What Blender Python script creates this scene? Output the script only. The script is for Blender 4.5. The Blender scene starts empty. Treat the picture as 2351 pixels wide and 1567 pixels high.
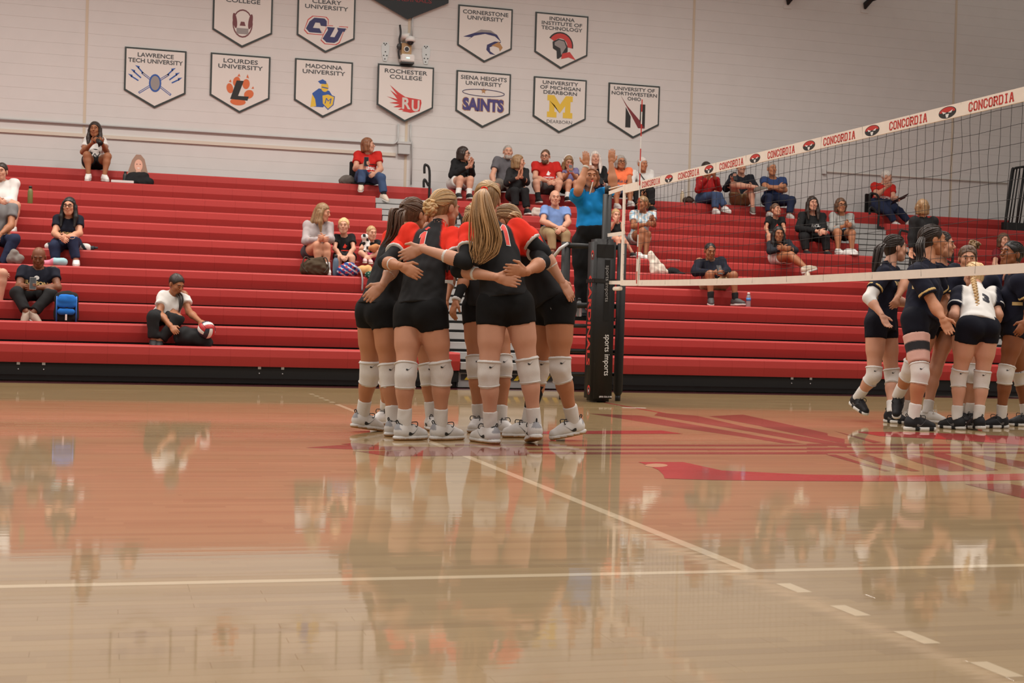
import bpy, bmesh, math, random
import numpy as np
from mathutils import Vector, Matrix
from mathutils.bvhtree import BVHTree

SC = bpy.context.scene
COL = SC.collection
random.seed(7)
RNG = np.random.default_rng(7)

# ------------------------------------------------------------------ camera
W, H = 2351, 1567
FPX = 50 / 36 * W
CAM = np.array([-5.0402, -13.2738, 0.7913])
YAW, PITCH, ROLL = 0.27598, -0.01183, 0.02911
_r0 = np.array([math.cos(YAW), -math.sin(YAW), 0.0])
FW = np.array([math.sin(YAW) * math.cos(PITCH), math.cos(YAW) * math.cos(PITCH), math.sin(PITCH)])
_u0 = np.cross(_r0, FW)
RT = _r0 * math.cos(ROLL) + _u0 * math.sin(ROLL)
UP = -_r0 * math.sin(ROLL) + _u0 * math.cos(ROLL)
cam_d = bpy.data.cameras.new('camera')
cam_d.lens = 50; cam_d.sensor_width = 36; cam_d.sensor_fit = 'HORIZONTAL'
cam_d.clip_end = 200
cam_d.dof.use_dof = True; cam_d.dof.focus_distance = 10.2; cam_d.dof.aperture_fstop = 9.0
cam = bpy.data.objects.new('camera', cam_d)
COL.objects.link(cam)
cam.matrix_world = Matrix([[RT[0], UP[0], -FW[0], CAM[0]], [RT[1], UP[1], -FW[1], CAM[1]],
                           [RT[2], UP[2], -FW[2], CAM[2]], [0, 0, 0, 1]])
SC.camera = cam

# ------------------------------------------------------------------ light
SC.view_settings.view_transform = 'Standard'
SC.view_settings.look = 'None'
SC.view_settings.gamma = 1.0
SC.view_settings.use_curve_mapping = False
SC.view_settings.exposure = -0.06
SC.cycles.adaptive_threshold = 0.03; SC.cycles.max_bounces = 5; SC.cycles.diffuse_bounces = 3; SC.cycles.glossy_bounces = 3; SC.cycles.transmission_bounces = 4; SC.cycles.transparent_max_bounces = 4
wd = bpy.data.worlds.new('gym_ambient'); SC.world = wd; wd.use_nodes = True
bg = wd.node_tree.nodes['Background']
bg.inputs[0].default_value = (1.0, 0.915, 0.84, 1); bg.inputs[1].default_value = 0.38
LIGHTS = [(x, y, 128) for y in (-8.0, -3.0, 2.0) for x in (-12, -7, -2, 3, 8)] + [(x, 5.6, 240) for x in (-11, -6, -1, 4)]  # stronger rear row added above the bleachers to brighten the wall, stopping short at right
for x, y, en in LIGHTS:
    ld = bpy.data.lights.new('ceiling_light', 'AREA')
    ld.shape = 'RECTANGLE'; ld.size = 1.6; ld.size_y = 1.0
    ld.energy = en; ld.spread = math.radians(150); ld.color = (1.0, 0.915, 0.84)
    lo = bpy.data.objects.new('ceiling_light', ld); COL.objects.link(lo)
    lo.location = (x, y, 8.6)

# ------------------------------------------------------------------ helpers
def at(x, y, Y=None, Z=None, X=None):
    d = FW * FPX + RT * (x - W / 2) - UP * (y - H / 2)
    if Y is not None: t = (Y - CAM[1]) / d[1]
    elif Z is not None: t = (Z - CAM[2]) / d[2]
    else: t = (X - CAM[0]) / d[0]
    return CAM + t * d

def lin(c):
    return tuple(((v / 255) / 12.92 if v / 255 <= 0.04045 else ((v / 255 + 0.055) / 1.055) ** 2.4) for v in c)

def new_mat(name):
    m = bpy.data.materials.new(name); m.use_nodes = True
    return m, m.node_tree.nodes, m.node_tree.links, m.node_tree.nodes['Principled BSDF']

def mat(name, col, rough=0.6, metal=0.0, coat=0.0, noise=0.0, nscale=20.0, bump=0.0, bscale=200.0, spec=0.5, alpha=1.0, trans=0.0):
    m, N, L, b = new_mat(name)
    b.inputs['Base Color'].default_value = (*col, 1)
    b.inputs['Roughness'].default_value = rough
    b.inputs['Metallic'].default_value = metal
    b.inputs['Coat Weight'].default_value = coat
    b.inputs['Specular IOR Level'].default_value = spec
    if alpha < 1: b.inputs['Alpha'].default_value = alpha
    if trans: b.inputs['Transmission Weight'].default_value = trans
    if noise:
        g = N.new('ShaderNodeNewGeometry'); t = N.new('ShaderNodeTexNoise'); t.inputs['Scale'].default_value = nscale
        t.inputs['Detail'].default_value = 4
        L.new(g.outputs['Position'], t.inputs['Vector'])
        mx = N.new('ShaderNodeMix'); mx.data_type = 'RGBA'
        mx.inputs[6].default_value = (*[c * (1 - noise) for c in col], 1)
        mx.inputs[7].default_value = (*[min(1, c * (1 + noise)) for c in col], 1)
        L.new(t.outputs['Fac'], mx.inputs[0]); L.new(mx.outputs[2], b.inputs['Base Color'])
    if bump:
        g = N.new('ShaderNodeNewGeometry'); t = N.new('ShaderNodeTexNoise'); t.inputs['Scale'].default_value = bscale
        L.new(g.outputs['Position'], t.inputs['Vector'])
        bp = N.new('ShaderNodeBump'); bp.inputs['Strength'].default_value = bump; bp.inputs['Distance'].default_value = 0.01
        L.new(t.outputs['Fac'], bp.inputs['Height']); L.new(bp.outputs['Normal'], b.inputs['Normal'])
    return m

def attr_mat(name, rough, bump=0.0, bscale=120.0, sss=0.0, spec=0.3, vary=0.07):
    m, N, L, b = new_mat(name)
    a = N.new('ShaderNodeAttribute'); a.attribute_name = 'Col'
    g = N.new('ShaderNodeNewGeometry'); t = N.new('ShaderNodeTexNoise'); t.inputs['Scale'].default_value = bscale
    t.inputs['Detail'].default_value = 3
    L.new(g.outputs['Position'], t.inputs['Vector'])
    mr = N.new('ShaderNodeMapRange'); mr.inputs[3].default_value = 1 - vary; mr.inputs[4].default_value = 1 + vary
    L.new(t.outputs['Fac'], mr.inputs[0])
    mm = N.new('ShaderNodeVectorMath'); mm.operation = 'SCALE'
    L.new(a.outputs['Color'], mm.inputs[0]); L.new(mr.outputs[0], mm.inputs['Scale'])
    L.new(mm.outputs[0], b.inputs['Base Color'])
    b.inputs['Roughness'].default_value = rough; b.inputs['Specular IOR Level'].default_value = spec
    if sss:
        b.inputs['Subsurface Weight'].default_value = sss
        b.inputs['Subsurface Radius'].default_value = (0.012, 0.005, 0.003); b.inputs['Subsurface Scale'].default_value = 1.0
    if bump:
        bp = N.new('ShaderNodeBump'); bp.inputs['Strength'].default_value = bump; bp.inputs['Distance'].default_value = 0.01
        L.new(t.outputs['Fac'], bp.inputs['Height']); L.new(bp.outputs['Normal'], b.inputs['Normal'])
    return m

def tag(o, label=None, cat=None, group=None, kind=None):
    if label: o['label'] = label
    if cat: o['category'] = cat
    if group: o['group'] = group
    if kind: o['kind'] = kind
    return o

def empty(name, loc=(0, 0, 0), label=None, cat=None, group=None, kind=None):
    o = bpy.data.objects.new(name, None); o.empty_display_size = 0.1; COL.objects.link(o)
    o.location = loc
    return tag(o, label, cat, group, kind)

def mesh_obj(name, V, F, m=None, parent=None, smooth=False, col=None):
    me = bpy.data.meshes.new(name)
    V = np.asarray(V, float)
    if isinstance(F, np.ndarray):
        n, k = F.shape; me.vertices.add(len(V)); me.vertices.foreach_set('co', V.astype(np.float32).ravel())
        me.loops.add(n * k); me.loops.foreach_set('vertex_index', F.astype(np.int32).ravel())
        me.polygons.add(n); me.polygons.foreach_set('loop_start', np.arange(0, n * k, k, dtype=np.int32)); me.update(calc_edges=True)
    else: me.from_pydata(V.tolist(), [], [tuple(map(int, f)) for f in F])
    if smooth: me.polygons.foreach_set('use_smooth', [True] * len(me.polygons))
    if col is not None:
        ca = me.color_attributes.new('Col', 'FLOAT_COLOR', 'POINT')
        c = np.ones((len(V), 4), np.float32); c[:, :3] = col
        ca.data.foreach_set('color', c.ravel())
    if m is not None:
        for q in (m if isinstance(m, (list, tuple)) else [m]): me.materials.append(q)
    o = bpy.data.objects.new(name, me); COL.objects.link(o)
    if parent is not None:
        o.parent = parent
        if parent.type == 'EMPTY': o.matrix_parent_inverse = Matrix.Translation(parent.location).inverted()
    return o

def share(name, me, loc, parent=None, rot=None, scale=None):
    o = bpy.data.objects.new(name, me); COL.objects.link(o)
    o.location = loc
    if rot: o.rotation_euler = rot
    if scale: o.scale = scale
    if parent is not None:
        o.parent = parent
        if parent.type == 'EMPTY': o.matrix_parent_inverse = Matrix.Translation(parent.location).inverted()
    return o

class MB:
    """collects shapes, built as one mesh"""
    def __init__(s): s.V = []; s.F = []; s.M = []
    def add(s, V, F, m=0):
        n = len(s.V); s.V += [tuple(map(float, v)) for v in V]; s.F += [tuple(int(i) + n for i in f) for f in F]; s.M += [m] * len(F)
        return s
    def box(s, lo, hi, m=0, bev=0.0):
        x0, y0, z0 = lo; x1, y1, z1 = hi
        if bev <= 0:
            V = [(x0, y0, z0), (x1, y0, z0), (x1, y1, z0), (x0, y1, z0), (x0, y0, z1), (x1, y0, z1), (x1, y1, z1), (x0, y1, z1)]
            F = [(0, 3, 2, 1), (4, 5, 6, 7), (0, 1, 5, 4), (1, 2, 6, 5), (2, 3, 7, 6), (3, 0, 4, 7)]
            return s.add(V, F, m)
        b = bmesh.new(); bmesh.ops.create_cube(b, size=1.0)
        for v in b.verts:
            v.co = Vector(((x0 + x1) / 2 + v.co.x * (x1 - x0), (y0 + y1) / 2 + v.co.y * (y1 - y0), (z0 + z1) / 2 + v.co.z * (z1 - z0)))
        bmesh.ops.bevel(b, geom=b.edges[:], offset=bev, segments=2, affect='EDGES')
        b.verts.index_update()
        s.add([v.co[:] for v in b.verts], [[v.index for v in f.verts] for f in b.faces], m); b.free(); return s
    def tube(s, P, r, n=8, m=0, caps=True, flat=None):
        V, F = tube_geo(P, r, n, caps, flat); return s.add(V, F, m)
    def prism(s, poly, lo, hi, axis=1, m=0):
        """poly in the two other axes, extruded lo..hi along axis"""
        n = len(poly)
        def mk(p, t):
            if axis == 0: return (t, p[0], p[1])
            if axis == 1: return (p[0], t, p[1])
            return (p[0], p[1], t)
        V = [mk(p, lo) for p in poly] + [mk(p, hi) for p in poly]
        F = [tuple(range(n)), tuple(range(2 * n - 1, n - 1, -1))] + [(i, i + n, (i + 1) % n + n, (i + 1) % n) for i in range(n)]
        return s.add(V, F, m)
    def ball(s, c, r, n=12, m=0, sc=(1, 1, 1)):
        V, F = ball_geo(c, r, n, sc); return s.add(V, F, m)
    def lathe(s, c, prof, n=16, m=0):
        V = []; F = []
        for (r, z) in prof:
            for i in range(n):
                a = 2 * math.pi * i / n; V.append((c[0] + r * math.cos(a), c[1] + r * math.sin(a), c[2] + z))
        for j in range(len(prof) - 1):
            for i in range(n):
                F.append((j * n + i, j * n + (i + 1) % n, (j + 1) * n + (i + 1) % n, (j + 1) * n + i))
        F.append(tuple(range(n - 1, -1, -1))); F.append(tuple(range((len(prof) - 1) * n, len(prof) * n)))
        return s.add(V, F, m)
    def build(s, name, m, parent=None, smooth=False):
        o = mesh_obj(name, s.V, s.F, m, parent, smooth)
        if any(s.M): o.data.polygons.foreach_set('material_index', s.M)
        fix_normals(o.data)
        return o

def fix_normals(me):
    b = bmesh.new(); b.from_mesh(me); bmesh.ops.recalc_face_normals(b, faces=b.faces[:]); b.to_mesh(me); b.free()

def unit(v):
    v = np.asarray(v, float); n = np.linalg.norm(v); return v / n if n > 1e-9 else v

def tube_geo(P, r, n=8, caps=True, flat=None):
    P = np.asarray(P, float); m = len(P); r = np.broadcast_to(np.asarray(r, float), (m,))
    T = np.gradient(P, axis=0); T /= np.linalg.norm(T, axis=1, keepdims=True) + 1e-12
    up = np.array([0, 0, 1.0]) if abs(T[0][2]) < 0.9 else np.array([1.0, 0, 0])
    N = np.cross(T[0], up); N = unit(N)
    V = []
    a = np.arange(n) * 2 * math.pi / n
    for i in range(m):
        N = N - T[i] * (N @ T[i]); N = unit(N); B = np.cross(T[i], N)
        f = flat if flat else 1.0
        V.append(P[i] + r[i] * (np.cos(a)[:, None] * N + f * np.sin(a)[:, None] * B))
    V = np.concatenate(V)
    F = [(j * n + i, j * n + (i + 1) % n, (j + 1) * n + (i + 1) % n, (j + 1) * n + i) for j in range(m - 1) for i in range(n)]
    if caps: F += [tuple(range(n - 1, -1, -1)), tuple(range((m - 1) * n, m * n))]
    return V, F

def ball_geo(c, r, n=12, sc=(1, 1, 1), basis=None):
    V = []; F = []; k = max(4, n // 2)
    for j in range(1, k):
        th = math.pi * j / k
        for i in range(n):
            a = 2 * math.pi * i / n
            V.append((math.sin(th) * math.cos(a) * sc[0], math.sin(th) * math.sin(a) * sc[1], math.cos(th) * sc[2]))
    V += [(0, 0, sc[2]), (0, 0, -sc[2])]
    for j in range(k - 2):
        for i in range(n): F.append((j * n + i, (j + 1) * n + i, (j + 1) * n + (i + 1) % n, j * n + (i + 1) % n))
    t = len(V) - 2
    for i in range(n):
        F.append((t, i, (i + 1) % n)); F.append((t + 1, (k - 2) * n + (i + 1) % n, (k - 2) * n + i))
    V = np.array(V) * r
    if basis is not None: V = V @ np.asarray(basis)
    return V + np.asarray(c, float), F

def bez(P, n=16):
    """Catmull-Rom through points"""
    P = np.asarray(P, float); Q = np.vstack([2 * P[0] - P[1], P, 2 * P[-1] - P[-2]]); out = []
    for i in range(1, len(Q) - 2):
        for t in np.linspace(0, 1, n, endpoint=False):
            a, b, c, d = Q[i - 1], Q[i], Q[i + 1], Q[i + 2]
            out.append(0.5 * ((2 * b) + (c - a) * t + (2 * a - 5 * b + 4 * c - d) * t * t + (3 * b - a - 3 * c + d) * t ** 3))
    out.append(P[-1]); return np.array(out)

_TXT = {}
def text_geo(s, bold=0.0, shear=0.0):
    """(verts Nx2 in 0..1 of width/height, faces, aspect) of a word in the built-in font"""
    if set(s) & set('MWmw'): bold = 0.0
    k = (s, bold, shear)
    if k in _TXT: return _TXT[k]
    cu = bpy.data.curves.new('t', 'FONT'); cu.body = s; cu.offset = bold; cu.resolution_u = 3; cu.align_x = 'CENTER'
    cu.shear = shear; cu.space_line = 0.82
    o = bpy.data.objects.new('t', cu); COL.objects.link(o)
    dg = bpy.context.evaluated_depsgraph_get(); dg.update()
    me = bpy.data.meshes.new_from_object(o.evaluated_get(dg))
    V = np.array([v.co[:2] for v in me.vertices]); F = [tuple(p.vertices) for p in me.polygons]
    bpy.data.objects.remove(o); bpy.data.curves.remove(cu); bpy.data.meshes.remove(me)
    lo, hi = V.min(0), V.max(0); asp = (hi[0] - lo[0]) / (hi[1] - lo[1])
    V = (V - lo) / (hi - lo)
    _TXT[k] = (V, F, asp); return _TXT[k]

def text_on(s, c, ux, uy, w, h, m, name='lettering', parent=None, bold=0.0, off=0.0, shear=0.0, fat=0.0):
    """flat lettering: centre c, unit axes ux, uy, size w x h"""
    V, F, asp = text_geo(s, bold, shear)
    c = np.asarray(c, float); ux = unit(ux); uy = unit(uy); n = np.cross(ux, uy)
    P = c + n * off + (V[:, :1] - 0.5) * w * ux + (V[:, 1:] - 0.5) * h * uy
    if fat:
        Q = [P + ux * a * fat + uy * b * fat + n * i * .0002 for i, (a, b) in enumerate(((0, 0), (-1, 0), (1, 0), (0, 1), (0, -1)))]
        F = [tuple(np.array(f) + k * len(P)) for k in range(5) for f in F]; P = np.concatenate(Q)
    return mesh_obj(name, P, F, m, parent)

def poly_on(polys, c, ux, uy, m, name='emblem', parent=None, off=0.0, thick=0.0):
    """flat shapes: list of 2D polygons in metres about c"""
    c = np.asarray(c, float); ux = unit(ux); uy = unit(uy); n = np.cross(ux, uy)
    V = []; F = []
    for p in polys:
        k = len(V); V += [c + n * off + q[0] * ux + q[1] * uy for q in p]; F.append(tuple(range(k, k + len(p))))
    return mesh_obj(name, V, F, m, parent)

WHITE = mat('white_paint', (0.72, 0.70, 0.67), 0.5)
BLACKP = mat('black_print', (0.025, 0.025, 0.025), 0.5)
REDP = mat('red_print', (0.60, 0.045, 0.04), 0.5)
BLACKM = mat('black_metal', (0.010, 0.010, 0.010), 0.5, spec=.35)
# ================================================================== floor
def floor_material():
    m, N, L, b = new_mat('maple_floor')
    g = N.new('ShaderNodeNewGeometry')
    sx = N.new('ShaderNodeSeparateXYZ'); L.new(g.outputs['Position'], sx.inputs[0])
    dv = N.new('ShaderNodeMath'); dv.operation = 'DIVIDE'; dv.inputs[1].default_value = 0.057; L.new(sx.outputs['Y'], dv.inputs[0])
    fl = N.new('ShaderNodeMath'); fl.operation = 'FLOOR'; L.new(dv.outputs[0], fl.inputs[0])
    sc = N.new('ShaderNodeMath'); sc.operation = 'MULTIPLY'; sc.inputs[1].default_value = 13.37; L.new(fl.outputs[0], sc.inputs[0])
    xs = N.new('ShaderNodeMath'); xs.operation = 'MULTIPLY'; xs.inputs[1].default_value = 1.1; L.new(sx.outputs['X'], xs.inputs[0])
    cb = N.new('ShaderNodeCombineXYZ'); L.new(xs.outputs[0], cb.inputs[0]); L.new(sc.outputs[0], cb.inputs[1])
    vo = N.new('ShaderNodeTexVoronoi'); vo.inputs['Scale'].default_value = 1.0; L.new(cb.outputs[0], vo.inputs['Vector'])
    bw = N.new('ShaderNodeRGBToBW'); L.new(vo.outputs['Color'], bw.inputs[0])
    # grain
    mp = N.new('ShaderNodeMapping'); mp.inputs['Scale'].default_value = (3, 120, 1); L.new(g.outputs['Position'], mp.inputs[0])
    gr = N.new('ShaderNodeTexNoise'); gr.inputs['Scale'].default_value = 1.0; gr.inputs['Detail'].default_value = 5; L.new(mp.outputs[0], gr.inputs['Vector'])
    ad = N.new('ShaderNodeMath'); ad.operation = 'MULTIPLY_ADD'; ad.inputs[1].default_value = 0.55; L.new(gr.outputs['Fac'], ad.inputs[0]); L.new(bw.outputs[0], ad.inputs[2])
    cr = N.new('ShaderNodeValToRGB')
    cr.color_ramp.elements[0].position = 0.25; cr.color_ramp.elements[0].color = (0.315, 0.205, 0.088, 1)
    cr.color_ramp.elements[1].position = 1.2; cr.color_ramp.elements[1].color = (0.40, 0.272, 0.124, 1)
    L.new(ad.outputs[0], cr.inputs[0])
    L.new(cr.outputs[0], b.inputs['Base Color'])
    b.inputs['Roughness'].default_value = 0.42
    b.inputs['Specular IOR Level'].default_value = 0.25
    b.inputs['Coat Weight'].default_value = 0.85; b.inputs['Coat Roughness'].default_value = 0.04; b.inputs['Coat IOR'].default_value = 1.5
    # slight cupping of the strips smears the reflections
    mp2 = N.new('ShaderNodeMapping'); mp2.inputs['Scale'].default_value = (1.3, 17.5, 1); L.new(g.outputs['Position'], mp2.inputs[0])
    n2 = N.new('ShaderNodeTexNoise'); n2.inputs['Scale'].default_value = 1.0; n2.inputs['Detail'].default_value = 2; L.new(mp2.outputs[0], n2.inputs['Vector'])
    bp = N.new('ShaderNodeBump'); bp.inputs['Strength'].default_value = 0.055; bp.inputs['Distance'].default_value = 0.004
    L.new(n2.outputs['Fac'], bp.inputs['Height'])
    L.new(bp.outputs['Normal'], b.inputs['Coat Normal']); L.new(bp.outputs['Normal'], b.inputs['Normal'])
    return m, bp

FLOOR, _fb = floor_material()
def floor_paint(name, c):
    m = FLOOR.copy(); m.name = name
    N = m.node_tree.nodes; b = N['Principled BSDF']
    for l in list(b.inputs['Base Color'].links): m.node_tree.links.remove(l)
    b.inputs['Base Color'].default_value = (*c, 1); return m

P_LINE = floor_paint('court_line_paint', (0.66, 0.52, 0.33))
P_RED = floor_paint('court_red_paint', (0.42, 0.03, 0.028))
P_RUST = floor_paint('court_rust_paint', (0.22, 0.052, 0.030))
P_MAROON = floor_paint('court_maroon_paint', (0.085, 0.014, 0.018))
P_GREY = floor_paint('court_faint_line', (0.62, 0.42, 0.24))

PY0, PY1 = -10.6 - 0.057 * 6, -8.8  # zone of separately laid boards
PX0, PX1 = -7.6, -1.2
PY1 = PY0 + 0.057 * round((PY1 - PY0) / 0.057)
fb = MB()
X0, X1, Y0, Y1 = -22.0, 22.0, -17.0, 12.0
fb.add([(X0, PY1, 0), (X1, PY1, 0), (X1, Y1, 0), (X0, Y1, 0)], [(0, 1, 2, 3)])
fb.add([(X0, Y0, 0), (X1, Y0, 0), (X1, PY0, 0), (X0, PY0, 0)], [(0, 1, 2, 3)])
fb.add([(X0, PY0, 0), (PX0, PY0, 0), (PX0, PY1, 0), (X0, PY1, 0)], [(0, 1, 2, 3)])
fb.add([(PX1, PY0, 0), (X1, PY0, 0), (X1, PY1, 0), (PX1, PY1, 0)], [(0, 1, 2, 3)])
fb.add([(PX0, PY0, -0.012), (PX1, PY0, -0.012), (PX1, PY1, -0.012), (PX0, PY1, -0.012)], [(0, 1, 2, 3)])
floor = mesh_obj('floor', fb.V, fb.F, FLOOR); tag(floor, 'glossy tan maple strip gym floor with painted court lines', 'floor', kind='structure')

_pl = {}
def plank_mesh(ln):
    if ln in _pl: return _pl[ln]
    w, b = 0.057, 0.0004
    x0, x1, y0, y1 = 0.0001, ln - 0.0001, 0.0001, w - 0.0001
    V = [(x0, y0, -0.012), (x1, y0, -0.012), (x1, y1, -0.012), (x0, y1, -0.012),
         (x0, y0, -b), (x1, y0, -b), (x1, y1, -b), (x0, y1, -b),
         (x0 + b, y0 + b, 0), (x1 - b, y0 + b, 0), (x1 - b, y1 - b, 0), (x0 + b, y1 - b, 0)]
    F = [(0, 1, 5, 4), (1, 2, 6, 5), (2, 3, 7, 6), (3, 0, 4, 7), (4, 5, 9, 8), (5, 6, 10, 9), (6, 7, 11, 10), (7, 4, 8, 11), (8, 9, 10, 11)]
    me = bpy.data.meshes.new('plank'); me.from_pydata(V, [], F); me.materials.append(FLOOR); _pl[ln] = me
    return me
npl = 0
for j in range(int(round((PY1 - PY0) / 0.057))):
    x = PX0; y = PY0 + 0.057 * j
    k = 0
    while x < PX1 - 1e-6:
        ln = random.choice((0.6, 0.8, 1.0, 1.2, 1.4))
        if k == 0: ln = random.choice((0.4, 0.8, 1.2))
        ln = round(min(ln, PX1 - x), 3)
        if PX1 - (x + ln) < 0.3: ln = round(PX1 - x, 3)
        if npl < 300: share('plank', plank_mesh(ln), (x, y, 0), floor); npl += 1
        x += ln; k += 1

def floor_poly(name, pts, m, z=0.0006):
    if sum(a[0] * b[1] - b[0] * a[1] for a, b in zip(pts, list(pts[1:]) + [pts[0]])) < 0: pts = list(pts)[::-1]
    return mesh_obj(name, [(p[0], p[1], z) for p in pts], [tuple(range(len(pts)))], m, floor)
def line_rect(x0, y0, x1, y1, m=P_LINE, z=0.0003, name='court_line'):
    return floor_poly(name, [(x0, y0), (x1, y0), (x1, y1), (x0, y1)], m, z)
line_rect(-12, -9.0, 12, -8.95)
line_rect(-3.0, -8.95, -2.95, 0.0)
line_rect(-12, -0.03, 12, 0.0, P_GREY)
for k in range(5):
    line_rect(-3.0, -9.2 - 0.35 * k - 0.15, -2.95, -9.2 - 0.35 * k)
    line_rect(-3.0, 0.2 + 0.35 * k, -2.95, 0.35 + 0.35 * k)
line_rect(-0.025, -4.0, 0.025, 1.3, P_RED, 0.00022)
line_rect(-0.13, -0.035, 0.12, 0.01, WHITE, 0.0004)
line_rect(-22, 3.1, 22, 8.0, P_MAROON, 0.0002, 'border_strip')
_fz = [0]
def floor_px(pts, m, z=0.0009, name='floor_logo'):
    _fz[0] += 1; z = z * .3 + _fz[0] * .00003
    q = [at(x, y, Z=0) for x, y in pts]
    return floor_poly(name, [(p[0], p[1]) for p in q], m, z)
c2 = lambda L: [(1300 + x / 3.918, 920 + y / 3.918) for x, y in L]
c3 = lambda L: [(1750 + x / 3.912, 960 + y / 3.912) for x, y in L]
c4 = lambda L: [(1440 + x / 2.5807, 1030 + y / 2.5807) for x, y in L]
c1 = lambda L: [(700 + x / 2.939, 920 + y / 2.939) for x, y in L]
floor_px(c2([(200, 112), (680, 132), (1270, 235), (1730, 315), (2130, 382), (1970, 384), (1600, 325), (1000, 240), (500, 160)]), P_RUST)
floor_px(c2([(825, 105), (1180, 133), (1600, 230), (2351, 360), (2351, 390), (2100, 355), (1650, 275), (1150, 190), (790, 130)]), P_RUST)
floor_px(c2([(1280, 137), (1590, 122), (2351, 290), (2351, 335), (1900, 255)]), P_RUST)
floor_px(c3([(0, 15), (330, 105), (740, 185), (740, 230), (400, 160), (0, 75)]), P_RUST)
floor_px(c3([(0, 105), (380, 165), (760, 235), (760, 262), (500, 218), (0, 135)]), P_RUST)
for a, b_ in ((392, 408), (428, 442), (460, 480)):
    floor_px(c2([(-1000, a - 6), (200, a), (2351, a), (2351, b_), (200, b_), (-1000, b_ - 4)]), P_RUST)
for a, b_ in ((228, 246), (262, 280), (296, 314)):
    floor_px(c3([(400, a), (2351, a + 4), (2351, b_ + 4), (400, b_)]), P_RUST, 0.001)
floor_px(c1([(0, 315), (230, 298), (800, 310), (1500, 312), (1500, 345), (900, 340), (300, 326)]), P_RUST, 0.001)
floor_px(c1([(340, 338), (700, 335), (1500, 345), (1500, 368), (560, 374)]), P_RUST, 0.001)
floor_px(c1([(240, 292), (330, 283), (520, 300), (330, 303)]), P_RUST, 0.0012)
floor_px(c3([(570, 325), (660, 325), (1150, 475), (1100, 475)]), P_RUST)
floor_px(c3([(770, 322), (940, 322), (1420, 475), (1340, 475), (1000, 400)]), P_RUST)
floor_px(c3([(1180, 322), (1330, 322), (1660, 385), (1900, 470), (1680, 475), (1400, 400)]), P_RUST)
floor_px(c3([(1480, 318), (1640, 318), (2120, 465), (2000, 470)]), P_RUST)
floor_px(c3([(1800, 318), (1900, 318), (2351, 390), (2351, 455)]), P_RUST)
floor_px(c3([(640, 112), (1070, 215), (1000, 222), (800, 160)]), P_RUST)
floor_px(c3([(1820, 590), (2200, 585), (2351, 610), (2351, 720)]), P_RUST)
# bright red ring
floor_px(c4([(65, 78), (330, 78), (400, 93), (560, 128), (1060, 152), (1500, 158), (1900, 156), (2351, 146), (2351, 186), (1900, 192), (1400, 193), (900, 190), (500, 185), (222, 176), (215, 155), (185, 125), (120, 97)]), P_RED, 0.0011)
floor_px(c2([(-450, 275), (500, 268), (860, 266), (1050, 296), (500, 297), (-450, 297)]), P_RED, 0.0011)
floor_px(c3([(830, 120), (1300, 122), (1800, 140), (2351, 165), (2351, 240), (1700, 192), (1060, 160)]), P_RED, 0.0011)
floor_px([(1482 + 26 * math.cos(t) + 25, 1068 + 4 * math.sin(t)) for t in np.linspace(0, 6.28, 20, endpoint=False)], P_GREY, 0.0013)

# ================================================================== wall
YW = 10.95
WALL = mat('painted_block', (0.63, 0.61, 0.592), 0.75, noise=0.05, nscale=3.0, bump=0.06, bscale=60)
WALLJ = mat('block_joint', (0.50, 0.47, 0.44), 0.85)
wb = MB(); wb.box((-22, YW + 0.004, 0), (24, YW + 0.25, 9.4))
wall = wb.build('wall_back', WALLJ); tag(wall, 'pale painted concrete block wall behind the bleachers', 'wall', kind='structure')
BH, BW = 0.19, 0.40
def block_geo(w, h):
    g, e = 0.0016, 0.003
    return [(0, 0, g), (w, 0, g), (w, 0, h - g), (0, 0, h - g), (0, e, 0), (w, e, 0), (w, e, h), (0, e, h)], \
           [(0, 1, 2, 3), (4, 5, 1, 0), (5, 6, 2, 1), (6, 7, 3, 2), (7, 4, 0, 3)]
bV, bF = block_geo(BW, BH)
bm_ = bpy.data.meshes.new('block'); bm_.from_pydata(bV, [], bF); bm_.materials.append(WALL)
SEAMS = [at(197, 150, Y=YW)[0], at(932, 330, Y=YW)[0], at(1590, 150, Y=YW)[0], at(2193, 100, Y=YW)[0]]
rest = MB(); nb = 0
for j in range(14, 48):
    z = j * BH
    x = -22.0 + (BW / 2 if j % 2 else 0)
    while x < 24:
        if -1.6 < x < 4.4 and 3.0 < z < 6.6 and nb < 300:
            share('block', bm_, (x, YW, z), wall); nb += 1
        else:
            rest.add([(v[0] + x, v[1] + YW, v[2] + z) for v in bV], bF)
        x += BW
ro = mesh_obj('block_courses', rest.V, rest.F, WALL, wall); ro['kind'] = 'stuff'
CREAM = mat('cream_caulk', (0.58, 0.49, 0.38), 0.7)
for i, x in enumerate(SEAMS):
    sb = MB(); sb.box((x - 0.022, YW - 0.006, 2.6), (x + 0.022, YW + 0.002, 9.3))
    o = sb.build('control_joint', CREAM, wall)
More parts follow.
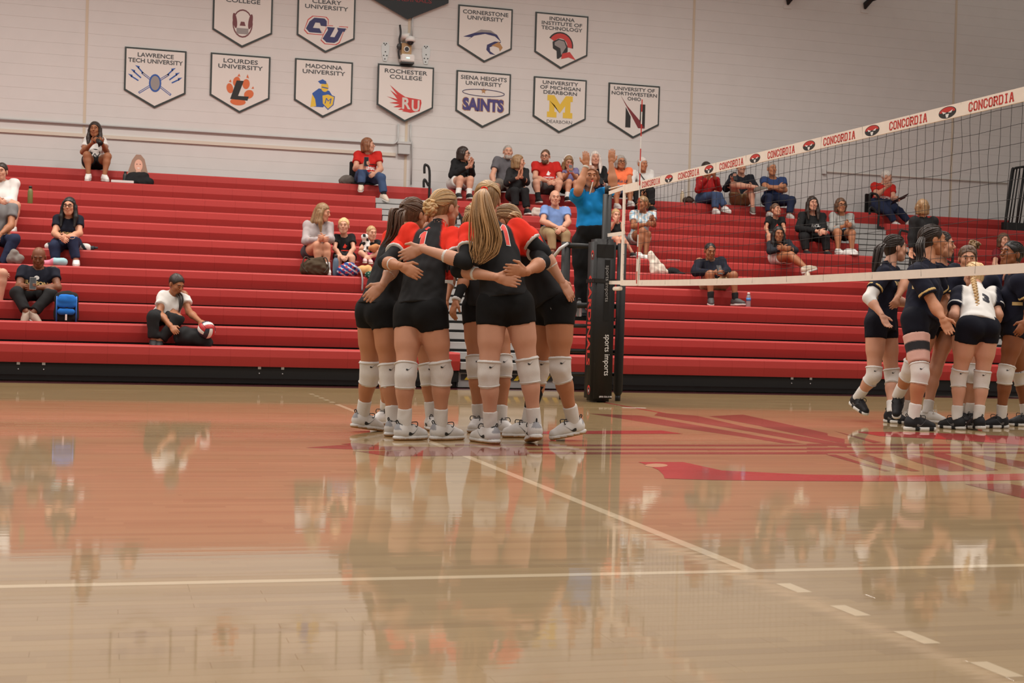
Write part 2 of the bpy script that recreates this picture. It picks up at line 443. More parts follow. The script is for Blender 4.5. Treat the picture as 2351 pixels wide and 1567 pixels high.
# ================================================================== bleachers
RY, RZ, RUN, RISE = 3.49, 0.433, 0.6085, 0.2377
def rowY(r): return RY + (r - 1) * RUN
def rowZ(r): return RZ + (r - 1) * RISE
SEATM = mat('red_seat_plastic', (0.39, 0.034, 0.030), 0.5, spec=0.3, noise=0.06, nscale=2.2, bump=0.05, bscale=90)
DECK = mat('dark_deck', (0.03, 0.028, 0.028), 0.7)
GREYM = mat('grey_step_metal', (0.42, 0.41, 0.40), 0.5, metal=0.3, noise=0.08, nscale=9)
SILV = mat('bracket_silver', (0.55, 0.55, 0.54), 0.4, metal=0.6)
MW = 0.4572
def seat_profile():
    return [(0.46, 0.0), (0.035, 0.0), (0.012, -0.006), (0.0, -0.02), (-0.011, -0.105), (-0.0095, -0.113), (0.012, -0.218), (0.05, -0.22), (0.46, -0.05)]
def seat_mesh(w):
    pr = seat_profile(); n = len(pr); g = 0.0005
    V = [(g, y, z) for y, z in pr] + [(w - g, y, z) for y, z in pr]
    F = [tuple(range(n)), tuple(range(2 * n - 1, n - 1, -1))] + [(i, i + n, (i + 1) % n + n, (i + 1) % n) for i in range(n)]
    # moulded grip recess near the nose
    me = bpy.data.meshes.new('seat_module'); me.from_pydata(V, [], F); me.materials.append(SEATM); fix_normals(me); return me
SEAT = seat_mesh(MW)
def bleacher(x0, x1, label, rows=range(1, 13), top_x1=None):
    root = empty('bleacher_section', ((x0 + x1) / 2, RY + 3, 0), label, 'bleachers')
    for r in rows:
        n = int(round((x1 - x0) / MW)); wmod = (x1 - x0) / n
        for k in range(n):
            share('seat_module', SEAT, (x0 + k * wmod, rowY(r), rowZ(r)), root, scale=(wmod / MW, 1, 1))
        d = MB(); y = rowY(r); z = rowZ(r)
        d.box((x0, y + 0.2, z - 0.06), (x1, y + RUN + 0.06, z - 0.035))
        d.box((x0 + 0.02, y + 0.06, z - RISE - 0.015), (x1 - 0.02, y + 0.075, z - 0.02))
        d.build('footboard', DECK, root)
    f = MB(); f.box((x0, RY + 0.05, 0.075), (x1, RY + 0.09, 0.2)); f.build('front_skirt', BLACKM, root)
    f = MB(); f.box((x0, RY + 0.14, 0.012), (x1, RY + 0.2, 0.08)); f.build('base_rail', mat('rail_grey', (0.06, 0.058, 0.056), 0.6), root)
    xs = x0 + 0.7
    k = 0
    while xs < x1 - 0.2:
        s = MB(); s.box((xs, RY + 0.035, 0.185), (xs + 0.035, RY + 0.06, 0.225)); s.ball((xs + 0.018, RY + 0.046, 0.135), 0.009, 8)
        s.build('bracket', SILV, root)
        xs += (2.4, 0.27, 1.6, 0.27)[k % 4]; k += 1
    for r in rows:  # end plates close the sides of each step
        for xx in (x0, x1 - 0.02):
            e = MB(); e.box((xx, rowY(r) + 0.08, max(0.02, rowZ(r) - 0.9)), (xx + 0.02, rowY(r) + RUN, rowZ(r) - 0.06)); e.build('end_plate', DECK, root)
    return root
bl_left = bleacher(-0.94 - MW * 22, -0.94, 'long left bank of red bleacher rows', range(1, 12))
bl_mid = bleacher(0.40, 7.14, 'middle bank of red bleacher rows behind the net post', range(1, 12))
bl_right = bleacher(8.38, 8.38 + MW * 8, 'right bank of red bleacher rows behind the navy team', range(1, 12))
top = empty('bleacher_top_row', (0, rowY(12), rowZ(12) - 0.3), 'continuous red top bleacher row against the block wall', 'bleachers')
xk = -0.94 - MW * 22
ends = [(-0.94 - MW * 22, 0.12, 24), (0.36, 11.35, 24)]
for a, b_, n in ends:
    wm = (b_ - a) / n
    for k in range(n): share('seat_module', SEAT, (a + k * wm, rowY(12), rowZ(12)), top, scale=(wm / MW, 1, 1))
    d = MB(); d.box((a, rowY(12) + 0.1, rowZ(12) - 0.3), (b_, YW - 0.02, rowZ(12) - 0.05)); d.build('footboard', DECK, top)

def aisle(x0, x1, label):
    root = empty('aisle_stairs', ((x0 + x1) / 2, RY + 3, 0), label, 'stairs')
    for r in range(0, 12):
        y = rowY(r) if r else RY - 0.02; z = rowZ(r) if r else rowZ(1) - RISE
        for h in (0, 1):
            zz = z - (0.119 if h else 0.0); yy = y + (0.0 if h else 0.30)
            if r == 0 and h: continue
            if r == 0: yy = y + 0.3
            s = MB(); s.box((x0 + 0.01, yy, zz - 0.085), (x1 - 0.01, yy + 0.34, zz), bev=0.006); s.build('step', GREYM, root)
            s = MB(); s.box((x0 + 0.01, yy + 0.03, zz - 0.125), (x1 - 0.01, yy + 0.05, zz - 0.08)); s.build('riser_gap', BLACKM, root)
    s = MB(); s.box((x0, RY + 0.1, 0.012), (x1, RY + 0.2, 0.2)); s.build('base_rail', GREYM, root)
    return root
ai1 = aisle(-0.94, 0.40, 'grey metal aisle stairs between the left and middle bleachers')
ai2 = aisle(7.14, 8.38, 'grey metal aisle stairs right of the middle bleachers')
HY = mat('hazard_yellow', (0.66, 0.45, 0.03), 0.5)
hz = MB()
zt = 0.135
hz.box((-0.9, RY + 0.085, zt - 0.035), (0.36, RY + 0.099, zt + 0.035)); hz.build('hazard_strip', BLACKP, ai1)
for k in range(10):
    xk = -0.86 + k * 0.125
    s = MB(); s.prism([(xk, zt - 0.033), (xk + 0.055, zt - 0.033), (xk + 0.105, zt + 0.033), (xk + 0.05, zt + 0.033)], RY + 0.08, RY + 0.084, 1)
    s.build('hazard_stripe', HY, ai1)
# ================================================================== bodies: smooth-blended limbs meshed on a grid
class Pr:
    """tapered limb between a and b; ax/s flattens along an axis; ca/cb cut the ends flat"""
    def __init__(s, a, b, ra, rb=None, ax=None, fl=1.0, ca=False, cb=False, t=0):
        s.a = np.asarray(a, np.float32); s.b = np.asarray(b, np.float32); s.ra = np.float32(ra); s.rb = s.ra if rb is None else np.float32(rb)
        s.ax = None if ax is None else np.asarray(ax, np.float32); s.fl = fl; s.ca = ca; s.cb = cb; s.t = t
    def grow(s, o, t=None):
        return Pr(s.a, s.b, s.ra + o, s.rb + o, s.ax, s.fl, s.ca, s.cb, s.t if t is None else t)
    def box(s):
        r = max(s.ra, s.rb); return np.minimum(s.a, s.b) - r, np.maximum(s.a, s.b) + r
    def d(s, P):
        pa = P - s.a; ba = s.b - s.a; q = pa
        if s.ax is not None:
            k = np.float32(1 / s.fl - 1)
            q = pa + s.ax * ((pa @ s.ax) * k)[..., None]; ba2 = ba + s.ax * ((ba @ s.ax) * k)
        else: ba2 = ba
        t = np.clip((q @ ba2) / (ba2 @ ba2 + np.float32(1e-12)), 0, 1)
        d = np.sqrt(((q - t[..., None] * ba2) ** 2).sum(-1)) - (s.ra + (s.rb - s.ra) * t)
        if s.ax is not None: d = d * np.float32(0.5 + 0.5 * s.fl)
        if s.ca or s.cb:
            u = unit(ba).astype(np.float32)
            if s.ca: d = np.maximum(d, -(pa @ u))
            if s.cb: d = np.maximum(d, (P - s.b) @ u)
        return d
class El:
    """ellipsoid with radii along the rows of basis"""
    def __init__(s, c, rad, basis, t=0):
        s.c = np.asarray(c, np.float32); s.rad = np.asarray(rad, np.float32); s.B = np.asarray(basis, np.float32); s.t = t
    def grow(s, o, t=None): return El(s.c, s.rad + o, s.B, s.t if t is None else t)
    def box(s): r = s.rad.max(); return s.c - r, s.c + r
    def d(s, P):
        q = (P - s.c) @ s.B.T
        k0 = np.sqrt(((q / s.rad) ** 2).sum(-1)); k1 = np.sqrt(((q / s.rad ** 2) ** 2).sum(-1)) + np.float32(1e-9)
        return k0 * (k0 - 1) / k1

def surf_nets(D, lo, h):
    nx, ny, nz = D.shape
    I = D < 0
    c = [I[a:nx - 1 + a, b:ny - 1 + b, e:nz - 1 + e] for a in (0, 1) for b in (0, 1) for e in (0, 1)]
    cnt = sum(x.astype(np.int8) for x in c)
    idx = np.argwhere((cnt > 0) & (cnt < 8))
    if len(idx) == 0: return np.zeros((0, 3)), np.zeros((0, 4), int)
    vid = -np.ones((nx - 1, ny - 1, nz - 1), int); vid[idx[:, 0], idx[:, 1], idx[:, 2]] = np.arange(len(idx))
    off = np.array([(a, b, e) for a in (0, 1) for b in (0, 1) for e in (0, 1)])
    vals = np.stack([D[idx[:, 0] + o[0], idx[:, 1] + o[1], idx[:, 2] + o[2]] for o in off], 1)
    S = np.zeros((len(idx), 3)); n = np.zeros(len(idx))
    for i in range(8):
        for j in range(i + 1, 8):
            if np.abs(off[i] - off[j]).sum() != 1: continue
            a, b = vals[:, i], vals[:, j]; m = (a < 0) != (b < 0)
            t = np.where(m, a / np.where(m, a - b, 1), 0)
            S += m[:, None] * (off[i] + t[:, None] * (off[j] - off[i])); n += m
    V = lo + (idx + S / n[:, None]) * h
    F = []
    for ax in range(3):
        s0 = [slice(None)] * 3; s1 = [slice(None)] * 3; s0[ax] = slice(0, -1); s1[ax] = slice(1, None)
        A = I[tuple(s0)]; B = I[tuple(s1)]
        e = np.argwhere(A != B); u, w = [(1, 2), (2, 0), (0, 1)][ax]
        ok = (e[:, u] > 0) & (e[:, w] > 0) & (e[:, u] < D.shape[u] - 1) & (e[:, w] < D.shape[w] - 1); e = e[ok]
        q = []
        for du, dw in ((-1, -1), (0, -1), (0, 0), (-1, 0)):
            p = e.copy(); p[:, u] += du; p[:, w] += dw; q.append(vid[p[:, 0], p[:, 1], p[:, 2]])
        q = np.stack(q, 1); fl = ~A[e[:, 0], e[:, 1], e[:, 2]]
        q[fl] = q[fl][:, ::-1]; F.append(q)
    return V, np.concatenate(F)

def net(prims, h, k=0.03, cuts=(), sub=(), smooth=0):
    lo = np.min([p.box()[0] for p in prims], 0) - 2.5 * h; hi = np.max([p.box()[1] for p in prims], 0) + 2.5 * h
    n = np.ceil((hi - lo) / h).astype(int) + 1
    D = np.full(tuple(n), 0.3, np.float32)
    ax = [(lo[i] + h * np.arange(n[i])).astype(np.float32) for i in range(3)]; k = np.float32(k)
    mg = max(k, 2 * h) + h
    def sl(p, m):
        a, b = p.box(); i0 = np.maximum(0, np.floor((a - m - lo) / h).astype(int)); i1 = np.minimum(n, np.ceil((b + m - lo) / h).astype(int) + 1)
        s = tuple(slice(x, y) for x, y in zip(i0, i1))
        G = np.stack(np.meshgrid(*[ax[i][s[i]] for i in range(3)], indexing='ij'), -1)
        return s, G
    for p in prims:
        s, G = sl(p, mg); d = p.d(G); o = D[s]
        kk = np.clip(np.float32(0.5) + np.float32(0.5) * (o - d) / k, 0, 1)
        D[s] = o + (d - o) * kk - k * kk * (1 - kk)
    for p in sub:
        s, G = sl(p, h)
        if min(G.shape[:3]) > 0: D[s] = np.maximum(D[s], -p.d(G))
    if len(cuts):
        G = np.stack(np.meshgrid(*ax, indexing='ij'), -1)
        for pt, nr in cuts:
            if callable(pt): D = np.maximum(D, pt(G))
            else: D = np.maximum(D, (G - np.asarray(pt, np.float32)) @ np.asarray(nr, np.float32))
    V, F = surf_nets(D, lo, h)
    if smooth and len(F): V = relax(V, F, smooth)
    return V, F

def relax(V, F, it):
    E = np.concatenate([F[:, [0, 1]], F[:, [1, 2]], F[:, [2, 3]], F[:, [3, 0]]]); n = len(V)
    c = np.bincount(E[:, 0], minlength=n) + np.bincount(E[:, 1], minlength=n)
    for _ in range(it):
        S = np.stack([np.bincount(E[:, 0], V[E[:, 1], i], n) + np.bincount(E[:, 1], V[E[:, 0], i], n) for i in range(3)], 1)
        V = 0.5 * V + 0.5 * S / np.maximum(c, 1)[:, None]
    return V

def normals(V, F):
    n = np.cross(V[F[:, 2]] - V[F[:, 0]], V[F[:, 3]] - V[F[:, 1]]); N = np.zeros_like(V)
    for i in range(4):
        for a in range(3): N[:, a] += np.bincount(F[:, i], n[:, a], len(V))
    return N / (np.linalg.norm(N, axis=1, keepdims=True) + 1e-12)

def wrinkle(V, F, amp, seed=0):
    N = normals(V, F); r = np.random.default_rng(seed); d = np.zeros(len(V))
    for i in range(7):
        w = r.normal(size=3) * np.array([38, 38, 22]); d += np.sin(V @ w + r.uniform(0, 6.3) + 1.5 * np.sin(V @ (w[[2, 0, 1]] * 0.4)))
    return V + N * (d / 7 * amp * 2.2)[:, None]

def prim_col(V, prims, cols):
    D = np.stack([p.d(V) for p in prims], 1); t = np.array([p.t for p in prims])[D.argmin(1)]
    return np.asarray(cols)[t]

SKIN = attr_mat('skin', 0.5, bscale=14.0, sss=0.0, spec=0.35)
CLOTH = attr_mat('cloth', 0.85, bump=0.03, bscale=160.0, spec=0.2)
HAIRM = attr_mat('hair', 0.42, bump=0.25, bscale=90.0, spec=0.4, vary=0.18)
SHOEM = attr_mat('shoe', 0.6, bscale=60.0)
EYEM = mat('eye_white', (0.62, 0.58, 0.54), 0.3); IRISM = mat('eye_iris', (0.02, 0.013, 0.01), 0.2)

TONES = {'l': lin((214, 158, 128)), 'p': lin((220, 168, 142)), 't': lin((198, 138, 102)), 'm': lin((170, 114, 80)), 'd': lin((132, 84, 58)), 'b': lin((150, 92, 58))}
HAIRS = {'bl': lin((176, 142, 98)), 'db': lin((138, 108, 74)), 'br': lin((92, 66, 48)), 'dk': lin((46, 34, 28)), 'bk': lin((26, 22, 21)), 'gr': lin((160, 152, 144)), 'wh': lin((206, 198, 190)), 'lb': lin((208, 172, 122)), 'rb': lin((128, 82, 54))}

def head_geo(c, f, u, s, skin, h, hair, male=False):
    """returns skin (V,F,C), features list, hair prims"""
    f = unit(f); u = unit(u - f * (u @ f)); r = np.cross(f, u)
    B = np.array([f, r, u])
    def L(x, y, z): return c + s * (x * f + y * r + z * u)
    P = [El(L(-.012, 0, .028), s * np.array([.098, .077, .090]), B), El(L(.020, 0, -.040), s * np.array([.072, .060, .078]), B),
         Pr(L(.060, -.012, -.096), L(.060, .012, -.096), s * .024), Pr(L(.030, -.05, -.06), L(.055, -.02, -.095), s * .018), Pr(L(.030, .05, -.06), L(.055, .02, -.095), s * .018),
         Pr(L(.084, -.030, .022), L(.084, .030, .022), s * .012), El(L(.064, -.038, -.022), s * np.array([.024] * 3), B), El(L(.064, .038, -.022), s * np.array([.024] * 3), B),
         Pr(L(.086, 0, -.056), L(.086, 0, -.064), s * .013)]
    V, F = net(P, h, 0.022 * s)
    nose = [Pr(L(.088, 0, .012), L(.110, 0, -.022), s * .008, s * .012), Pr(L(.098, -.009, -.03), L(.098, .009, -.03), s * .010)]
    hn = min(h, .006)
    V2, F2 = net(nose, hn, .01)
    ears = []
    parts = [(V, F), (V2, F2)]
    for q in (-1, 1):
        e = [El(L(-.008, q * .079, -.008), s * np.array([.020, .009, .032]), B)]
        parts.append(net(e, hn, .01))
    feats = []
    for q in (-1, 1):
        feats.append((ball_geo(L(.0800, q * .031, .004), .0102 * s, 10, (1, 1, .8)), EYEM)); feats.append((ball_geo(L(.0865, q * .031, .004), .0064 * s, 8), IRISM))
    bc = np.asarray(hair) * 0.55
    feats.append((tube_geo([L(.086, -.047, .024), L(.0965, -.03, .031), L(.0985, -.014, .028)], s * .0042, 6), tuple(bc)))
    feats.append((tube_geo([L(.086, .047, .024), L(.0965, .03, .031), L(.0985, .014, .028)], s * .0042, 6), tuple(bc)))
    lipc = (skin[0] * .78, skin[1] * .5, skin[2] * .5)
    feats.append((tube_geo([L(.087, -.022, -.059), L(.098, -.008, -.056), L(.098, .008, -.056), L(.087, .022, -.059)], s * .0046, 6), lipc))
    feats.append((tube_geo([L(.086, -.019, -.063), L(.096, 0, -.066), L(.086, .019, -.063)], s * .0052, 6), lipc))
    return parts, feats, L, B

def hair_prims(L, B, s, style):
    """list of (prims, cuts, subs) volumes that make up the hair"""
    f, r, u = B
    def front(k, a=.80, b=.60):
        n = unit(a * f - b * u); return (L(0, 0, 0) + n * s * k, n)
    ears = lambda x, y, z, g: [El(L(x, q * .088, -.016), s * np.array([.032, .03, .044]) * g, B) for q in (-1, 1)]
    if style == 'short':
        return [([El(L(-.014, 0, .034), s * np.array([.105, .085, .097]), B)], [front(.026), (L(0, 0, -.05), unit(-u - .1 * f))], ears(0, 0, 0, 1.1))]
    if style == 'buzz':
        return [([El(L(-.014, 0, .030), s * np.array([.1005, .0805, .0925]), B)], [front(.016), (L(0, 0, -.04), -u)], ears(0, 0, 0, 1.15))]
    if style == 'tied':
        return [([El(L(-.014, 0, .030), s * np.array([.104, .083, .096]), B), El(L(-.05, 0, -.03), s * np.array([.05, .055, .06]), B)], [front(.024), (L(-.05, 0, -.085), unit(-u + .45 * f))], ears(0, 0, 0, 1.0))]
    out = [([El(L(-.014, 0, .034), s * np.array([.105, .087, .098]), B)], [front(.022)], [])]
    if style == 'bob':
        P = []
        for q in (-1, 1):
            P += [Pr(L(.030, q * .066, .050), L(.020, q * .080, -.01), s * .024, s * .026), Pr(L(.020, q * .080, -.01), L(.012, q * .076, -.095), s * .026, s * .020), Pr(L(-.03, q * .072, .01), L(-.03, q * .070, -.09), s * .034, s * .030)]
        P += [Pr(L(-.078, 0, .02), L(-.078, 0, -.085), s * .05, s * .048)]
        out.append((P, [(L(0, 0, -.115), -u)], []))
    if style == 'long':
        P = []
        for q in (-1, 1):
            P += [Pr(L(.030, q * .064, .055), L(.018, q * .082, -.02), s * .022, s * .026), Pr(L(.018, q * .082, -.02), L(.030, q * .092, -.14), s * .027, s * .033), Pr(L(.030, q * .092, -.14), L(.070, q * .085, -.27), s * .034, s * .014)]
            P += [Pr(L(-.03, q * .072, .01), L(-.03, q * .080, -.15), s * .034, s * .034)]
        P += [Pr(L(-.075, 0, .02), L(-.10, 0, -.16), s * .055, s * .06), Pr(L(-.10, 0, -.16), L(-.115, 0, -.30), s * .06, s * .03, f, .7)]
        out.append((P, [], []))
    return out

def hand_prims(w, d, n, side, s, curl=0.25, spread=0.0):
    """w wrist, d finger direction, n palm normal (out of the palm), side = thumb direction sign along d x n"""
    d = unit(d); n = unit(n - d * (n @ d)); l = np.cross(d, n) * side
    P = [Pr(w - d * .015 * s, w + d * .03 * s, .026 * s, .030 * s, n, .72), Pr(w + d * .025 * s, w + d * .075 * s, .036 * s, .041 * s, n, .36)]
    for i, (o, ln) in enumerate(((.030, .064), (.010, .074), (-.011, .070), (-.030, .055))):
        a = w + (d * .082 + l * o) * s; dd = unit(d + l * (o * 5 * (spread + .12)))
        k1 = unit(dd + n * curl * .8); k2 = unit(dd + n * curl * 2.4)
        b = a + k1 * ln * .5 * s; c = b + k2 * ln * .55 * s
        P += [Pr(a - dd * .02 * s, b, .0095 * s, .0085 * s), Pr(b, c, .0085 * s, .0068 * s)]
    a = w + (d * .022 + l * .026) * s; b = a + unit(d * .8 + l * .75 + n * .25) * .045 * s; c = b + unit(d + l * .25 + n * (.2 + curl * .6)) * .036 * s
    P += [Pr(a, b, .014 * s, .011 * s), Pr(b, c, .011 * s, .008 * s)]
    return P

def frame_of(J):
    ms = (J['sl'] + J['sr']) / 2; mh = (J['hl'] + J['hr']) / 2
    lat = unit(J['sr'] - J['sl']); up = unit(ms - mh); fwd = unit(np.cross(up, lat)); lat = np.cross(fwd, up)
    lath = unit(J['hr'] - J['hl']); fwh = unit(np.cross(up, lath))
    return ms, mh, lat, up, fwd, lath, fwh

def torso_prims(J, s, b, fem, seated):
    ms, mh, lat, up, fwd, lath, fwh = frame_of(J)
    hw = np.linalg.norm(J['hr'] - J['hl']) / 2; sw = np.linalg.norm(J['sr'] - J['sl']) / 2
    wst = mh * .55 + ms * .45
    wr = (.105 if fem else .118) * s * b
    P = [Pr(mh - lath * hw * .55 + up * .02 * s, mh + lath * hw * .55 + up * .02 * s, .100 * s * b, None, fwh, .95),
         Pr(mh + up * .04 * s, wst, .125 * s * b, wr, fwd, .82),
         Pr(wst, ms - up * .10 * s, wr, (.122 if fem else .138) * s * b, fwd, .76),
         Pr(ms - lat * sw * .72 - up * .045 * s, ms + lat * sw * .72 - up * .045 * s, .066 * s, None),
         Pr(ms - up * .06 * s, J['nk'], .085 * s, .052 * s)]
    if fem: P += [El(ms - up * .145 * s + fwd * .070 * s * b + q * lat * .062 * s, np.array([.055, .055, .06]) * s, np.array([fwd, lat, up])) for q in (-1, 1)]
    if b > 1.12: P += [El(mh + up * .12 * s + fwd * .05 * s, np.array([.11, .14, .15]) * s * b, np.array([fwd, lat, up]))]
    if not seated: P += [El(mh - fwh * .030 * s - up * .02 * s + q * lath * .062 * s, np.array([.084, .084, .098]) * s * b, np.array([fwh, lath, up])) for q in (-1, 1)]
    return P

def arm_prims(J, q, s, b):
    S, E, Wr = J['s' + q], J['e' + q], J['w' + q]
    return [Pr(S, S + (E - S) * .35, .055 * s * b, .050 * s * b), Pr(S, E, .048 * s * b, .039 * s * b), Pr(E, E + (Wr - E) * .35, .040 * s * b, .041 * s * b), Pr(E + (Wr - E) * .3, Wr, .041 * s * b, .026 * s)]

def leg_prims(J, q, s, b, fwh):
    Hp, K, A = J['h' + q], J['k' + q], J['a' + q]
    bk = unit(np.cross(np.cross(K - A, unit(J['t' + q] - A)), K - A)); bk = -bk
    m = K + (A - K) * .30
    return [Pr(Hp, K, .092 * s * b, .058 * s), Pr(Hp, Hp + (K - Hp) * .5, .092 * s * b, .082 * s * b), Pr(K, m, .055 * s, .052 * s), Pr(m, A, .053 * s, .034 * s), El(m + bk * .014 * s, np.array([.042, .047, .095]) * s, basis_from(unit(A - K), bk)),
            El(K - bk * .010 * s, np.array([.047, .048, .055]) * s, basis_from(unit(A - K), bk))]

def basis_from(z, x):
    z = unit(z); x = unit(x - z * (x @ z)); return np.array([x, np.cross(z, x), z])

def shoe_geo(A, T, s, h, up_hint=np.array([0, 0, 1.0])):
    """A ankle, T toe tip; returns upper prims+cuts, sole prims+cuts, frame"""
    d = T - A; t = unit(d - up_hint * (d @ up_hint)) if np.linalg.norm(d - up_hint * (d @ up_hint)) > 1e-3 else unit(d)
    pitch = J_pitch(A, T, s)
    u = unit(up_hint - t * (up_hint @ t)); r = np.cross(t, u)
    c, sn = math.cos(pitch), math.sin(pitch); t, u = t * c - u * sn, u * c + t * sn
    def Q(x, y, z): return A + s * (x * t + y * r + z * u)
    upP = [Pr(Q(-.035, 0, -.045), Q(.06, 0, -.05), .042 * s, .044 * s), Pr(Q(.06, 0, -.052), Q(.15, 0, -.064), .045 * s, .034 * s), Pr(Q(.0, 0, .0), Q(-.012, 0, -.05), .044 * s, .046 * s), Pr(Q(.01, 0, -.005), Q(.10, 0, -.05), .034 * s, .036 * s), El(Q(-.055, 0, -.02), np.array([.012, .02, .03]) * s, np.array([t, r, u]))]
    upC = [(Q(0, 0, -.078), -u), (Q(0, 0, .012), unit(u * .9 + t * .1))]
    soP = [Pr(Q(-.04, 0, -.08), Q(.05, 0, -.08), .042 * s, .043 * s), Pr(Q(.05, .004, -.08), Q(.15, 0, -.08), .049 * s, .038 * s)]
    soC = [(Q(0, 0, -.100), -u), (Q(0, 0, -.070), u)]
    return upP, upC, soP, soC, (t, r, u, Q)
def J_pitch(A, T, s):
    """heel lift: flat foot has the toe 0.075 below the ankle"""
    dz = (A - T)[2] / s; hor = np.linalg.norm((T - A)[:2]) / s
    return max(-0.3, min(1.1, math.atan2(dz, max(hor, .05)) - math.atan2(.070, .185)))

NP_ = 0
class Person:
    def __init__(self, label, J, s=1.0, b=1.0, fem=True, skin='l', hair='br', style='short', face=(0, -1, 0), hup=(0, 0, 1), seated=False,
                 h=0.014, hands=None, seed=0, group=None, cat='person', nolegs=False, hh=None):
        global NP_; NP_ += 1
        self.J = J = {k: np.asarray(v, float) for k, v in J.items()}
        self.s, self.b, self.fem, self.seated, self.h, self.seed = s, b, fem, seated, h, NP_
        sk = np.array(TONES[skin]) * np.array([.80, .76, .74]) * (1 + .04 * math.sin(NP_ * 3.1)); hc = np.array(HAIRS[hair] if isinstance(hair, str) else hair)
        self.skin, self.hairc = sk, hc
        ms, mh, lat, up, fwd, lath, fwh = frame_of(J); self.fr = (ms, mh, lat, up, fwd, lath, fwh)
        zb = min(J[k][2] for k in ('al', 'ar', 'tl', 'tr')); self.base = np.array([mh[0], mh[1], max(0, zb - .08)])
        face = unit(face); hup = unit(hup)
        hcn = J['hd']
        P = torso_prims(J, s, b, fem, seated)
        self.P_t = P; self.P_a = {q: arm_prims(J, q, s, b) for q in 'lr'}; self.P_l = {q: leg_prims(J, q, s, b, fwh) for q in 'lr'}
        allp = P + self.P_a['l'] + self.P_a['r'] + ([] if nolegs else self.P_l['l'] + self.P_l['r'])
        allp += [Pr(J['nk'] - up * .02 * s, hcn - face * .02 * s - hup * .05 * s, .054 * s * (1.0 if fem else 1.12), .050 * s)]
        VF = [net(allp, h, .028 * s)]
        hs = s * (1.0 if hh is None else hh)
        parts, feats, L, B = head_geo(hcn, face, hup, hs, sk, .0072 if h < .014 else .0092, hc)
        VF += parts
        self.L, self.B, self.hs = L, B, hs
        for q in 'lr':
            hd = (hands or {}).get(q)
            d = unit(J['w' + q] - J['e' + q])
            if hd is None: hd = (d, fwd * -1 + .001 * up, .45)
            dd, nn, cu = hd[0], hd[1], hd[2]; sd = hd[3] if len(hd) > 3 else (1 if q == 'r' else -1)
            VF.append(net(hand_prims(J['w' + q], np.asarray(dd, float), np.asarray(nn, float), sd, s * .98, cu), .0054 if h < .013 else .0078, .008))
        V = []; F = []
        n = 0
        for v, f in VF: V.append(v); F += (f + n).tolist(); n += len(v)
        V = np.concatenate(V); col = np.tile(sk, (len(V), 1))
        mi = [0] * len(F); extra = []
        for (v, f), m in feats:
            F += [tuple(np.array(q) + n) for q in f]; n += len(v); V = np.concatenate([V, v])
            k = {id(EYEM): 1, id(IRISM): 2}.get(id(m), 0); mi += [k] * len(f)
            col = np.concatenate([col, np.tile((.5, .5, .5) if k else m, (len(v), 1))])
        o = mesh_obj('person', V - self.base, F, [SKIN, EYEM, IRISM], None, True, col)
        o.data.polygons.foreach_set('material_index', mi)
        o.location = self.base; tag(o, label, cat, group)
        self.o = o
        if style != 'bald':
            VV = []; FF = []; n = 0
            for hp, hcut, hsub in hair_prims(L, B, hs, style):
                v, fc = net(hp, .0078 if h < .014 else .0105, .02 * s, hcut, hsub); VV.append(v); FF.append(fc + n); n += len(v)
            def hcol(V):
                q = (V - hcn) @ B.T; a = np.arctan2(q[:, 1], q[:, 0] + .02); g = np.sin(a * 31 + q[:, 2] * 20 + self.seed) + np.sin(a * 67 + 2 * self.seed) + np.sin(a * 17 + 1)
                return hc * (1 + .16 * g)[:, None]
            self.part('hair', (np.concatenate(VV), np.concatenate(FF)), HAIRM, hcol, wr=.003)
    def part(self, name, VF, m, col, wr=0.0, parent=None, label=None):
        V, F = VF
        if len(F) == 0: return None
        F = np.asarray(F)
        if wr: V = wrinkle(V, F, wr, self.seed * 7 + len(name))
        c = col(V) if callable(col) else np.tile(col, (len(V), 1))
        o = mesh_obj(name, V - self.base, F, m, parent or self.o, True, c)
        if label: o['label'] = label
        self.last = (V, F); return o
    def raw(self, name, V, F, m, parent=None, col=None, smooth=True):
        V = np.asarray(V, float)
        c = None if col is None else (col if np.ndim(col) == 2 else np.tile(col, (len(V), 1)))
        return mesh_obj(name, V - self.base, F, m, parent or self.o, smooth, c)
    def shirt(self, col, sl=.55, hem=-.03, o=.016, name='shirt', neck=.0, wr=.004, loose=.012, cuff=None, colfn=None, kneck=1.0, straight=False, fine=1.0):
        """sl: sleeve length 0..1 upper arm, 1..2 forearm"""
        J, s, b = self.J, self.s, self.b; ms, mh, lat, up, fwd, lath, fwh = self.fr
        P = [p.grow(o + (loose * .5 if i < 3 else -.004)) for i, p in enumerate(self.P_t)]
        wst = mh * .55 + ms * .45
        P.append(Pr(mh + up * (hem + .0) * s, wst, (.135 * b) * s + o, (.118 * b) * s + o, fwd, .85))
        if straight: P.append(Pr(mh + up * hem * s, ms - up * .16 * s, .136 * s * b + o * .5, .132 * s * b + o * .5, fwd, .84))
        if hem < -.02 and not self.seated: P += [Pr(mh - lath * .06 * s + up * hem * s, mh + lath * .06 * s + up * hem * s, .105 * s * b + o)]
        for q in 'lr':
            S, E, Wr = J['s' + q], J['e' + q], J['w' + q]
            f = min(sl, 1)
            if sl <= 0: continue
            P.append(Pr(S, S + (E - S) * f, .051 * s * b + o, (.046 if sl >= 1 else .049) * s * b + o + (0 if sl >= 1 else loose * .7), cb=sl < 1, t=1))
            P.append(El(S, np.full(3, .057 * s * b + o), np.eye(3), t=1))
            if sl > 1: P.append(Pr(E, E + (Wr - E) * (sl - 1), .044 * s * b + o, .030 * s * b + o, cb=True, t=2))
        cuts = [(mh + up * hem * s, -up)]
        nk = J['nk'] + up * neck * s
        cuts.append((nk + up * .030 * s, up)); hdv = unit(J['hd'] - nk)
